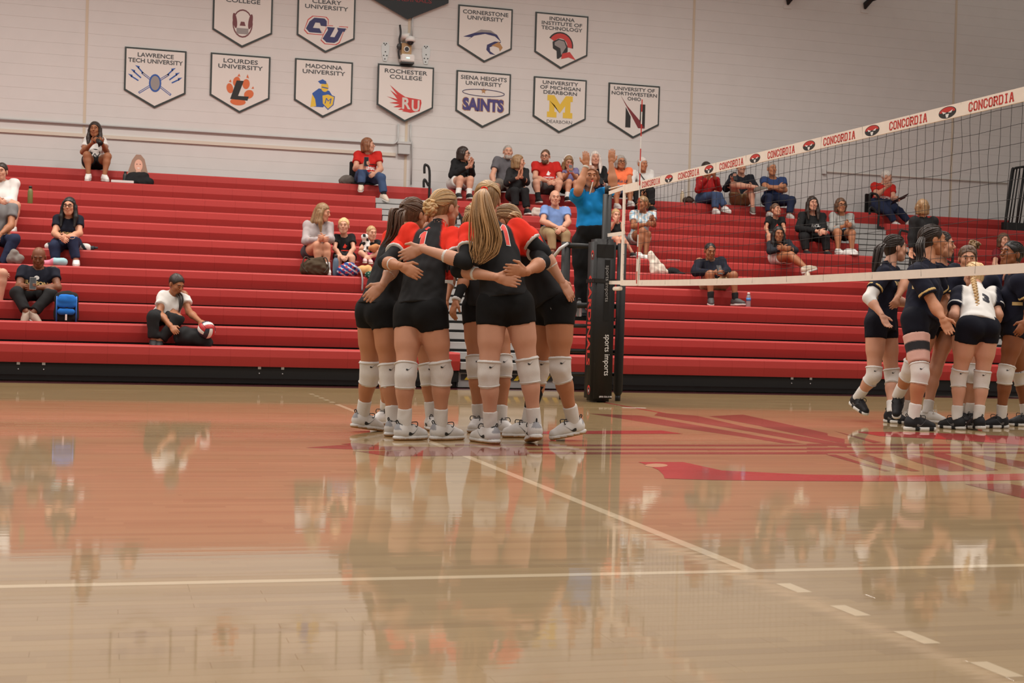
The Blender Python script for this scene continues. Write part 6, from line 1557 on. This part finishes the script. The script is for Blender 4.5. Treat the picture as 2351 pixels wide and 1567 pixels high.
s28 = sp('boy in a black tee behind the reclining woman', (1781, 482), ((1765, 503), (1795, 503)), (1778, 541), ((1766, 542), (1798, 544)), ((1768, 572), (1798, 572)), ((1758, 523), (1800, 523)), ((1764, 536), (1800, 540)), BLK, c_(80, 78, 76), s=.74, fem=False, skin='l', hair='br', style='short', face=(.3, -1, .2), legln=.8, botname='shorts', hh=1.22)
tees(s28, EMB, .16, .08, .08, RMARK)
s29 = sp('woman in a black hoodie with long dark hair, hands clasped', (1865, 467), ((1842, 496), (1886, 496)), (1862, 540), ((1847, 546), (1895, 544)), ((1851, 576), (1898, 578)), ((1834, 524), (1890, 522)), ((1880, 531, -.26), (1886, 532, -.26)), BLK, BLK * .9, skin='p', hair='dk', style='long', face=(-.1, -1, 0), sleeve=1.85, topname='hoodie', b=1.12, shoe=BLK)
tees(s29, 'BLACK\nHAWKS', .20, .15, .12, WMARK, bold=.05)
s30 = sp('woman in a pale grey jacket and glasses', (1930, 471), ((1913, 496), (1952, 497)), (1930, 538), ((1924, 533), (1956, 535)), ((1924, 572), (1956, 572)), ((1910, 526), (1956, 520)), ((1938, 519, -.2), (1948, 514, -.2)), c_(158, 156, 152), BLK, skin='t', hair='br', style='bob', face=(-.1, -1, 0), sleeve=1.75, legln=.5, botname='shorts', topname='jacket', shoe=WHT)
glasses(s30); print_on(s30, s30.top, (np.array([(-.4, .5), (.4, .5), (.12, -.5), (-.12, -.5)]), [(0, 1, 2, 3)]), s30.fr[0] - s30.fr[3] * .13 + s30.fr[4] * .12, .13, .24, mat('blue_top', lin((104, 142, 190)), .8), name='inner_top')
s31 = sp('reclining woman in a dark jacket and white shorts', (1787, 537), ((1770, 562), (1808, 558)), (1790, 590), ((1816, 586), (1824, 594)), ((1848, 612, -.5), (1852, 618, -.5)), ((1768, 576), (1824, 575)), ((1796, 572, -.1), (1800, 570, -.12)), c_(40, 42, 48), WHT, skin='m', hair='bk', style='long', face=(-.15, -1, -.05), sleeve=1.85, topname='jacket', legln=.4, botname='shorts', toe=((1866, 608, -.52), (1856, 634, -.55)), shoe=c_(200, 190, 170), dy={'k': -.3})
s32 = sp('man in a navy hoodie and tan shorts near the bottom rows', (1630, 576), ((1606, 601), (1655, 601)), (1638, 652), ((1630, 630), (1684, 632)), ((1632, 684), (1688, 686)), ((1596, 624), (1668, 622)), ((1640, 625, -.22), (1656, 626, -.22)), DNAVY, KHK, fem=False, b=1.14, skin='m', hair='bk', style='buzz', face=(-.1, -1, -.25), sleeve=1.9, topname='hoodie', legln=.8, botname='shorts', toe=((1634, 698), (1710, 696)), shoe=c_(70, 68, 68), sockc=BLK)
tees(s32, 'EAGLES', .15, .20, .035, GOLDM, bold=.04)
s33 = sp('white-haired man in a red tee reading a clipboard', (2035, 406), ((2008, 428), (2046, 429)), (2022, 468), ((2040, 486), (2066, 486)), ((2054, 510), (2086, 508)), ((2013, 448), (2052, 456)), ((2035, 430, -.2), (2062, 457, -.3)), RTEE, DJEAN, fem=False, b=1.15, skin='p', hair='wh', style='buzz', face=(.85, -.45, -.3), shoe=WHT, sole=BLK, row=12)
tees(s33, 'VOLLEYBALL', .22, .24, .05, WMARK, bold=.04)
s35 = sp('woman half hidden behind the navy player at the right edge', (2304, 552), ((2288, 580), (2322, 580)), (2306, 630), ((2290, 632), (2322, 632)), ((2292, 668), (2322, 668)), ((2284, 606), (2330, 606)), ((2296, 626), (2314, 626)), c_(110, 34, 40), DJEAN, skin='p', hair='br', style='bob', face=(-.05, -1, 0))
# standing person with back to the court
Yb = 5.35; zb = rowZ(4)
Jb = {k: at(x, y, Y=Yb + d) for k, (x, y, d) in dict(hd=(2117, 476, .0), nk=(2119, 497, .02), sl=(2100, 508, .0), sr=(2142, 508, .0), hl=(2112, 592, 0), hr=(2134, 592, 0), kl=(2110, 655, 0), kr=(2134, 655, .0), el=(2094, 545, -.02), er=(2148, 545, .0), wl=(2092, 574, -.06), wr=(2148, 578, .0)).items()}
for q in 'lr': Jb['a' + q] = Jb['k' + q] * 1.0; Jb['a' + q][2] = zb + .10; Jb['t' + q] = Jb['a' + q] + np.array([0, .18, -.07])
s34 = Person('person in a dark hoodie climbing the right aisle, back turned', Jb, .97, 1.1, True, 'l', 'db', 'bob', (.15, 1, 0), (0, 0, 1), False, .015, None, group='spectators in the bleachers')
s34.top = s34.shirt(BLK, sl=1.85, hem=-.05, name='hoodie', wr=.005, straight=True); s34.legs(BLK, ln=1.9, name='trousers')
for q in 'lr': s34.shoe(q, BLK, BLK)

# ------------------------------------------------------------------ referee on the stand
YR = 1.72
Jr = {k: at(x, y, Y=YR + d) for k, (x, y, d) in dict(hd=(1354, 406, -.02), nk=(1353, 438, .02), sr=(1324, 450, .02), sl=(1384, 446, .02), hr=(1340, 556, .04), hl=(1376, 556, .04), kr=(1336, 648, .0), kl=(1376, 648, .0), er=(1328, 436, -.28), wr=(1346, 380, -.24), el=(1408, 428, -.18), wl=(1403, 374, -.16)).items()}
for q in 'lr': Jr['a' + q] = Jr['k' + q].copy(); Jr['a' + q][2] = .90 + .10; Jr['t' + q] = Jr['a' + q] + np.array([-.02, -.18, -.07])
RBLUE = c_(22, 130, 196)
ref = Person('referee in a bright blue polo raising both arms on the stand', Jr, 1.02, 1.14, True, 't', 'rb', 'bob', (-.05, -1, .02), (0, 0, 1), False, .0125, {'r': ((-.05, 0, 1), (0, 1, 0), .08), 'l': ((.06, 0, 1), (0, 1, 0), .08)})
ref.top = ref.shirt(RBLUE, sl=.62, hem=.17, name='polo_shirt', wr=.004, neck=-.0)
ref.legs(c_(18, 18, 20), ln=1.95, top=.185, o=.020, name='trousers')
for q in 'lr': ref.shoe(q, BLK, BLK)
wv = unit(Jr['wr'] - Jr['er']); ref.band('wristwatch', Jr['wr'] - wv * .03, Jr['wr'] - wv * .005, .034, .033, c_(190, 186, 176), m=SHOEM, h=.007)
V, F = tube_geo(bez([ref.L(.10, .0, -.064), ref.L(.125, .0, -.066), ref.L(.13, .02, -.15), ref.L(.115, .03, -.2)], 5), .006, 6); wl_ = ref.raw('whistle_cord', V, F, CLOTH, None, WHT)
V, F = ball_geo(ref.L(.117, 0, -.062), .014, 10); ref.raw('whistle', V, F, CLOTH, wl_, c_(226, 60, 60))
# ================================================================== belongings
def item(name, label, cat, p, group=None): return empty(name, tuple(p), label, cat, group)
def soft(name, prims, col, parent, h=.012, k=.03, wr=.006, cuts=(), m=None):
    V, F = net(prims, h, k, cuts); F = np.asarray(F); V = wrinkle(V, F, wr, len(name))
    c = col(V) if callable(col) else np.tile(col, (len(V), 1))
    off = np.array(parent.location) if parent is not None else 0
    o = mesh_obj(name, V - off, F, m or CLOTH, None, True, c); o.parent = parent; return o
def ax3(): return np.eye(3)
def rowp(x, r, dy=.1, dz=0.0):
    """point on the bench of row r below pixel column x"""
    y = row_y(r, x); p = at(x, y, Y=rowY(r) + dy); p[2] = rowZ(r) + dz; return p
def phone(label, p, col, n=(0, -1, .3), up=(0, .3, 1)):
    n = unit(n); u = unit(np.asarray(up, float) - n * (np.asarray(up, float) @ n)); r = np.cross(u, n); rt = item('phone', label, 'phone', p)
    for nm, c, t0, t1, w, h_ in (('case', col, 0, .009, .037, .075), ('screen', (.01, .01, .012), -.001, 0, .034, .07)):
        V = [p + r * x + u * y + n * -t for t in (t0, t1) for x, y in ((-w, -h_), (w, -h_), (w, h_), (-w, h_))]
        F = [(0, 1, 2, 3), (7, 6, 5, 4), (0, 4, 5, 1), (1, 5, 6, 2), (2, 6, 7, 3), (3, 7, 4, 0)]
        mesh_obj(nm, V, F, mat('phone_' + nm, tuple(np.asarray(col) if nm == 'case' else c), .3), rt)
def hand_pt(P, q, k=.09): return P.J['w' + q] + unit(P.J['w' + q] - P.J['e' + q]) * k
def bottle(label, p, h, r, body, cap, label_c=None, group='drink bottles'):
    rt = item('bottle', label, 'bottle', p, group)
    m = MB(); m.lathe(p, [(r * .92, 0), (r, .01), (r, h * .68), (r * .8, h * .78), (r * .5, h * .86), (r * .5, h * .88)], 14); m.build('body', body, rt, True)
    m = MB(); m.lathe((p[0], p[1], p[2] + h * .87), [(r * .62, 0), (r * .62, h * .10), (r * .4, h * .13)], 12); m.build('cap', cap, rt, True)
    if label_c is not None:
        m = MB(); m.lathe((p[0], p[1], p[2] + h * .42), [(r * 1.02, 0), (r * 1.02, h * .2)], 14); m.build('wrapper', label_c, rt, True)
PLAST = mat('clear_plastic', (.75, .78, .80), .12, trans=.75, spec=.5)
bottle('olive water bottle with a black cap standing alone at the left', rowp(69, 9, .12), .26, .037, mat('olive_metal', lin((110, 112, 62)), .4), BLACKP)
bottle('black tumbler beside the cardboard face', rowp(287, 11, .25), .20, .035, BLACKP, BLACKP)
bottle('blue steel bottle beside the brown bag', rowp(770, 5, .28), .30, .040, mat('steel_blue', lin((84, 104, 124)), .4), BLACKP)
bottle('clear water bottle with a blue label on an empty row', rowp(1718, 4, .30), .21, .033, PLAST, WHITE, mat('blue_label', lin((70, 130, 200)), .5))
bottle('clear water bottle beside the little girl with toys', rowp(862, 5, .30), .18, .030, PLAST, WHITE)
bottle('tall pale tumbler left of the brown purse', rowp(1566, 12, .2), .24, .035, mat('pale_cup', lin((196, 180, 150)), .5), WHITE)
bottle('small clear bottle with a dark cap on the referee stand', np.array(at(1330, 690, Y=1.36)) * np.array([1, 1, 0]) + np.array([0, 0, .90]), .2, .03, PLAST, BLACKP)
# photographer's camera
pc_ = (s1.J['wl'] + s1.J['wr']) / 2 + np.array([0, -.05, .03]); rt = item('camera', 'black camera with a long lens in the photographer\'s hands', 'camera', pc_)
m = MB(); m.box(pc_ + np.array([-.06, -.03, -.04]), pc_ + np.array([.06, .03, .05]), bev=.012); m.box(pc_ + np.array([-.025, -.03, .05]), pc_ + np.array([.025, .03, .075]), bev=.008); m.build('body', BLACKM, rt)
m = MB(); m.tube([pc_ + np.array([.01, -.03, 0]), pc_ + np.array([.03, -.12, -.03]), pc_ + np.array([.05, -.20, -.06])], [.035, .036, .042], 14); m.build('lens', BLACKM, rt, True)
# cardboard face in a bag
pb = rowp(317, 11, .22); rt = item('face_cutout', 'smiling cardboard face cutout with long hair in a black bag', 'cutout', pb)
CB = {k: mat('cutout_' + k, lin(v), .6) for k, v in dict(hair=(150, 122, 104), skin=(216, 168, 146), teeth=(226, 216, 206), dark=(70, 48, 40)).items()}
def cut(poly, y0, y1, m, nm): b_ = MB(); b_.prism([(pb[0] + x, pb[2] + z) for x, z in poly], pb[1] + y0, pb[1] + y1, 1); return b_.build(nm, m, rt)
cut([(-.18, .10), (-.15, .22), (-.10, .38), (-.04, .47), (.03, .47), (.09, .40), (.13, .24), (.17, .10)], 0, .012, CB['hair'], 'hair'); cut(ell(0, .30, .062, .095, 20), -.003, .001, CB['skin'], 'face'); cut([(-.04, .10), (.04, .10), (.035, .24), (-.035, .24)], -.002, .001, CB['skin'], 'neck')
cut([(-.028, .262), (0, .247), (.028, .262), (0, .268)], -.005, -.002, CB['teeth'], 'smile')
for q in (-1, 1): cut(ell(q * .025, .32, .010, .006, 8), -.005, -.002, CB['dark'], 'eye')
bg_ = item('tote_bag', 'black bag holding the cardboard face', 'bag', pb); soft('bag', [Pr(pb + np.array([-.13, -.03, .04]), pb + np.array([.16, -.03, .04]), .07, .08), Pr(pb + np.array([-.09, .0, .10]), pb + np.array([.09, .0, .12]), .09, .08)], BLK, bg_)
m = MB(); q_ = rowp(281, 11, .12); m.box(q_ + np.array([-.17, -.09, 0]), q_ + np.array([.17, .09, .04]), bev=.004); o = m.build('folded_paper', mat('paper', (.62, .60, .58), .7)); tag(o, 'folded white paper beside the photographer\'s feet', 'paper')
# bags
q_ = rowp(26, 5, .25); rt = item('backpack', 'grey bag by the jeans of the left-edge spectator', 'bag', q_); soft('bag', [Pr(q_ + np.array([-.0, 0, .06]), q_ + np.array([.03, 0, .14]), .065, .055), Pr(q_ + np.array([.08, -.02, .05]), q_ + np.array([.11, -.02, .08]), .05)], c_(120, 114, 108), rt)
q_ = rowp(152, 2, .22); rt = item('backpack', 'bright blue backpack standing beside the bald man with a phone', 'backpack', q_)
soft('body', [Pr(q_ + np.array([-.07, .03, .06]), q_ + np.array([-.06, .03, .28]), .075), Pr(q_ + np.array([.07, .03, .06]), q_ + np.array([.06, .03, .28]), .075), Pr(q_ + np.array([0, .03, .06]), q_ + np.array([0, .03, .28]), .09)], BLK, rt)
soft('front_panel', [Pr(q_ + np.array([-.075, -.04, .20]), q_ + np.array([.075, -.04, .20]), .035), Pr(q_ + np.array([-.06, -.04, .26]), q_ + np.array([.06, -.04, .26]), .05), Pr(q_ + np.array([-.06, -.05, .30]), q_ + np.array([.06, -.05, .30]), .022)], c_(36, 110, 196), rt, wr=.003)
soft('front_pocket', [Pr(q_ + np.array([-.06, -.06, .12]), q_ + np.array([.06, -.06, .12]), .04)], c_(34, 104, 186), rt, wr=.003)
for x in (-.11, .11):
    m = MB(); m.tube([q_ + np.array([x, -.03, .0]), q_ + np.array([x, -.05, .15]), q_ + np.array([x, -.03, .30])], .010, 6); m.build('piping', mat('pack_blue', lin((40, 110, 196)), .7), rt, True)
m = MB(); m.tube([q_ + np.array([0, -.105, .02]), q_ + np.array([.0, -.105, .09])], .012, 6); m.build('zip_pull', WHITE, rt)
q_ = rowp(796, 12, .25); rt = item('handbag', 'grey soft bag on the top row beside the stadium seat', 'bag', q_); soft('bag', [Pr(q_ + np.array([-.06, 0, .06]), q_ + np.array([.08, 0, .07]), .075, .07), Pr(q_ + np.array([-.03, 0, .10]), q_ + np.array([.04, 0, .10]), .06)], c_(104, 98, 92), rt)
for (x, y0, y1, r_, lb) in ((811, 372, 412, 12, 'black folding stadium seat behind the woman in the red tee'), (1995, 446, 486, 12, 'black folding stadium seat under the clipboard man'), (1250, 506, 545, None, 'black stadium seat under the man in the blue polo')):
    r_ = r_ or 8; a, b_ = at(x - 9, y1, Y=rowY(r_) + .33), at(x + 26, y0, Y=rowY(r_) + .33); rt = item('stadium_seat', lb, 'seat', ((a[0] + b_[0]) / 2, rowY(r_) + .3, rowZ(r_)), 'portable stadium seats')
    m = MB(); m.box((a[0], rowY(r_) + .33, rowZ(r_) + .02), (b_[0] + .12, rowY(r_) + .37, b_[2]), bev=.012); m.build('back', BLACKM, rt)
    m = MB(); m.box((a[0], rowY(r_) + .02, rowZ(r_) + .001), (b_[0] + .12, rowY(r_) + .36, rowZ(r_) + .025), bev=.01); m.build('cushion', BLACKM, rt)
q_ = rowp(724, 5, .14); rt = item('handbag', 'slouchy brown handbag at the feet of the girl in grey', 'bag', q_)
soft('bag', [Pr(q_ + np.array([-.12, 0, .08]), q_ + np.array([.10, 0, .08]), .095, .09), Pr(q_ + np.array([-.07, 0, .16]), q_ + np.array([.06, 0, .16]), .075)], c_(70, 58, 44), rt, wr=.012)
for x in (-.15, .13):
    m = MB(); m.tube(bez([q_ + np.array([x * .4, -.02, .2]), q_ + np.array([x, -.05, .24]), q_ + np.array([x * 1.25, -.07, .12]), q_ + np.array([x * .8, -.09, .03])], 6), .009, 6); m.build('handle', mat('strap_brown', lin((54, 44, 34)), .7), rt, True)
q_ = rowp(802, 5, .16); rt = item('backpack', 'blue patterned backpack in front of the blond boy', 'bag', q_)
soft('bag', [Pr(q_ + np.array([-.09, 0, .07]), q_ + np.array([.06, 0, .08]), .085, .075), Pr(q_ + np.array([-.05, 0, .13]), q_ + np.array([.02, 0, .14]), .06)], lambda V: np.where((np.sin(V[:, [0]] * 70) * np.sin(V[:, [2]] * 80) > .45), c_(180, 60, 60), np.where(np.sin(V[:, [0]] * 50 + V[:, [2]] * 90) > .6, c_(190, 196, 206), c_(38, 62, 124))), rt)
m = MB(); m.tube(bez([q_ + np.array([.04, -.08, .14]), q_ + np.array([.12, -.12, .10]), q_ + np.array([.15, -.18, -.02]), q_ + np.array([.15, -.19, -.19])], 6), .022, 6, flat=.4); m.build('strap', mat('strap_grey', lin((150, 148, 150)), .7), rt, True)
q_ = rowp(836, 5, .18); rt = item('plush_dog', 'brown plush dog lying on the bench edge', 'toy', q_)
soft('body', [Pr(q_ + np.array([-.05, 0, .09]), q_ + np.array([.05, -.02, .10]), .06, .07), El(q_ + np.array([.07, -.07, .05]), (.035, .03, .06), ax3()), Pr(q_ + np.array([.06, -.1, .02]), q_ + np.array([.05, -.14, -.06]), .03, .025)], lambda V: np.where(V[:, [2]] > q_[2] + .05, c_(206, 160, 106), c_(150, 96, 58)), rt)
cw = (s12.J['wr'] + s12.J['sr']) / 2 + np.array([-.03, -.14, .03]); rt = item('plush_cow', 'black and white plush cow held by the little girl', 'toy', cw)
soft('body', [El(cw, (.055, .05, .065), ax3()), El(cw + np.array([-.03, -.02, .075]), (.05, .05, .045), ax3()), Pr(cw + np.array([0, -.03, -.05]), cw + np.array([-.03, -.05, -.12]), .02), Pr(cw + np.array([.02, -.03, -.05]), cw + np.array([.02, -.05, -.12]), .02)], lambda V: np.where((np.sin(V[:, [0]] * 60 + 1) * np.sin(V[:, [2]] * 55) > .25), BLK, WHT), rt, h=.009)
cw = s12.J['wl'] + np.array([-.02, -.08, .0]); rt = item('plush_toy', 'small tan plush toy in the little girl\'s lap', 'toy', cw)
soft('body', [El(cw, (.07, .05, .05), ax3()), El(cw + np.array([.05, -.01, .03]), (.035, .035, .035), ax3())], c_(176, 120, 80), rt, h=.01, wr=.01)
q_ = rowp(846, 5, .05); rt = item('cloth_bag', 'dark green dotted bag hanging over the bench edge', 'bag', q_); soft('cloth', [Pr(q_ + np.array([-.01, -.02, .03]), q_ + np.array([.1, -.02, .03]), .05), Pr(q_ + np.array([.02, -.06, .0]), q_ + np.array([.05, -.08, -.22]), .045, .04)], lambda V: np.where((np.sin(V[:, [0]] * 150) * np.sin(V[:, [2]] * 150) > .75), c_(190, 200, 190), c_(20, 62, 48)), rt)
q_ = rowp(1232, 10, .2); rt = item('handbag', 'white patterned bag between the clapping woman and the polo man', 'bag', q_); soft('bag', [Pr(q_ + np.array([-.05, 0, .05]), q_ + np.array([.07, 0, .05]), .055), Pr(q_ + np.array([-.04, 0, .11]), q_ + np.array([.05, 0, .11]), .04)], c_(190, 180, 170), rt)
q_ = rowp(1580, 12, .08); rt = item('handbag', 'brown purse with a long strap on the top row', 'bag', q_); soft('bag', [Pr(q_ + np.array([-.06, 0, .05]), q_ + np.array([.06, 0, .05]), .05)], c_(74, 60, 52), rt)
m = MB(); m.tube(bez([q_ + np.array([-.09, -.08, -.14]), q_ + np.array([-.1, -.07, .02]), q_ + np.array([0, -.03, .11]), q_ + np.array([.1, -.07, .02]), q_ + np.array([.12, -.08, -.14])], 6), .010, 6); m.build('strap', mat('purse_strap', lin((66, 54, 46)), .7), rt, True)
q_ = rowp(1544, 6, .25); rt = item('cap', 'black cap lying on the bench below the tie-dye woman', 'cap', q_); soft('crown', [El(q_ + np.array([0, 0, .03]), (.11, .09, .075), ax3()), El(q_ + np.array([.1, -.05, .015]), (.09, .07, .02), ax3())], BLK, rt, cuts=[(q_, np.array([0, 0, -1.0]))])
q_ = rowp(1949, 8, .1); rt = item('cap', 'white cap by the feet of the grey jacket woman', 'cap', q_); soft('crown', [El(q_ + np.array([0, 0, .03]), (.10, .09, .085), ax3()), El(q_ + np.array([.05, -.09, .015]), (.08, .07, .02), ax3())], WHT * .9, rt, cuts=[(q_, np.array([0, 0, -1.0]))])
q_ = rowp(1500, 6, .32); rt = item('jacket', 'cream jacket draped beside the tie-dye woman', 'jacket', q_); soft('cloth', [Pr(q_ + np.array([-.05, .02, .30]), q_ + np.array([-.02, -.1, .04]), .045, .07, np.array([0, 1.0, 0]), .5), Pr(q_ + np.array([-.03, .0, .26]), q_ + np.array([.12, -.08, .04]), .05, .075, np.array([0, 1.0, 0]), .45), Pr(q_ + np.array([.1, -.08, .05]), q_ + np.array([.2, -.09, .02]), .05, .03)], c_(206, 196, 182), rt, wr=.012)
m = MB(); q_ = rowp(1543, 7, .1); m.box(q_ + np.array([-.1, -.08, 0]), q_ + np.array([.1, .06, .006])); o = m.build('paper_sheet', WHITE); tag(o, 'white paper sheet on an empty bench right of the antenna', 'paper')
q_ = rowp(150, 6, .15); rt = item('jacket', 'white and black jacket under the woman with glasses', 'jacket', q_); soft('cloth', [Pr(q_ + np.array([-.22, .0, .03]), q_ + np.array([.2, -.02, .03]), .05), Pr(q_ + np.array([.2, -.03, .05]), q_ + np.array([.28, -.03, .03]), .05)], lambda V: np.where(np.sin(V[:, [0]] * 45 + V[:, [2]] * 30) > .5, c_(40, 50, 56), WHT * .9), rt)
q_ = rowp(205, 6, .12); m = MB(); m.tube([q_ + np.array([-.08, 0, .03]), q_ + np.array([.06, 0, .035])], .028, 10); m.tube([q_ + np.array([.06, 0, .035]), q_ + np.array([.11, 0, .04])], [.02, .012], 10); o = m.build('umbrella', mat('dark_teal', lin((38, 52, 58)), .7), None, True); tag(o, 'dark rolled umbrella with a white tip right of the ripped jeans', 'umbrella')
q_ = rowp(126, 5, .2); rt = item('cloth_bundle', 'pink and teal cloth bundle behind the bald man', 'bundle', q_); soft('cloth', [Pr(q_ + np.array([-.12, 0, .03]), q_ + np.array([-.03, 0, .03]), .04), Pr(q_ + np.array([.0, -.02, .05]), q_ + np.array([.10, -.02, .05]), .055)], lambda V: np.where(V[:, [0]] < q_[0] - .02, c_(210, 130, 150), c_(150, 186, 192)), rt)
q_ = rowp(448, 1, .30); rt = item('jacket', 'black jacket heaped beside the woman with the ball', 'jacket', q_); soft('cloth', [Pr(q_ + np.array([-.12, 0, .10]), q_ + np.array([.05, -.02, .08]), .12, .10), Pr(q_ + np.array([.02, -.04, .06]), q_ + np.array([.12, -.05, .05]), .08)], BLK, rt, wr=.012)
# phones and boards
phone('grey phone in the bald man\'s hands', hand_pt(s7, 'r', .07) + np.array([.02, -.03, .04]), (.3, .28, .27))
phone('teal phone held by the woman in the red tee', hand_pt(s9, 'r', .08) + np.array([.0, -.03, .04]), tuple(c_(30, 90, 104)), (0, -1, 0))
phone('red phone held by the girl with headphones', hand_pt(s17, 'l', .07) + np.array([0, -.03, .03]), tuple(c_(210, 40, 60)))
phone('black phone held up by the man with crossed legs', hand_pt(s26, 'r', .08) + np.array([0, -.03, .02]), (.015, .015, .015))
phone('black phone held up by the woman in the red jacket', (s25.J['wl'] + s25.J['wr']) / 2 + np.array([0, -.05, .09]), (.015, .015, .015), up=(1, 0, .1))
phone('black phone in the hands of the navy hoodie man', (s32.J['wl'] + s32.J['wr']) / 2 + np.array([0, -.06, .04]), (.015, .015, .015), (0, -1, .6))
phone('dark phone in the hands of the white-blonde woman', hand_pt(s18, 'l', .06) + np.array([0, -.04, .03]), (.015, .015, .015), (0, -1, .8))
q_ = hand_pt(s33, 'l', .10); rt = item('clipboard', 'clipboard with white paper held by the man in red', 'clipboard', q_)
d1, d2 = unit((.9, -.1, .45)), unit((.2, .9, -.3)); n_ = np.cross(d1, d2)
for nm, w_, h_, o_, mm in (('board', .16, .12, 0, BLACKM), ('sheet', .145, .105, .004, WHITE)):
    V = [q_ + d1 * x * w_ + d2 * y * h_ + n_ * (o_ + t) for t in (0, .003) for x, y in ((-1, -1), (1, -1), (1, 1), (-1, 1))]
    mesh_obj(nm, V, [(0, 1, 2, 3), (7, 6, 5, 4), (0, 4, 5, 1), (1, 5, 6, 2), (2, 6, 7, 3), (3, 7, 4, 0)], mm, rt)
# volleyball: eighteen panels in six groups of three
bc = at(474, 757, Y=rowY(2) - .42); BR = .105; rt = item('volleyball', 'red, white and navy volleyball held at the bench', 'ball', bc)
VB = [mat('ball_white', (.70, .68, .65), .45), mat('ball_red', lin((176, 40, 42)), .45), mat('ball_navy', lin((36, 40, 56)), .45)]
def panel(axn, axu, k):
    a = np.cross(axn, axu); V = []; F = []; n = 6
    for i in range(n + 1):
        for j in range(n + 1):
            u_ = -1 + 2 * (i / n * .97 + .015); w_ = -1 + 2 / 3 * (k + .03 + .94 * j / n); v = unit(axn + axu * math.tan(u_ * math.pi / 4) + a * math.tan(w_ * math.pi / 4)); edge = min(i, n - i, j, n - j) == 0
            V.append(bc + v * (BR - (.0025 if edge else 0)))
    for i in range(n):
        for j in range(n): q = i * (n + 1) + j; F.append((q, q + 1, q + n + 2, q + n + 1))
    return V, F
Rm = np.array(Matrix.Rotation(.5, 3, 'Z') @ Matrix.Rotation(.6, 3, 'X'))
for axn, axu in (((1, 0, 0), (0, 1, 0)), ((-1, 0, 0), (0, 1, 0)), ((0, 1, 0), (0, 0, 1)), ((0, -1, 0), (0, 0, 1)), ((0, 0, 1), (1, 0, 0)), ((0, 0, -1), (1, 0, 0))):
    for k in range(3):
        V, F = panel(Rm @ np.array(axn, float), Rm @ np.array(axu, float), k); o = mesh_obj('panel', V, F, VB[(1, 0, 2)[k]], rt, True); fix_normals(o.data)
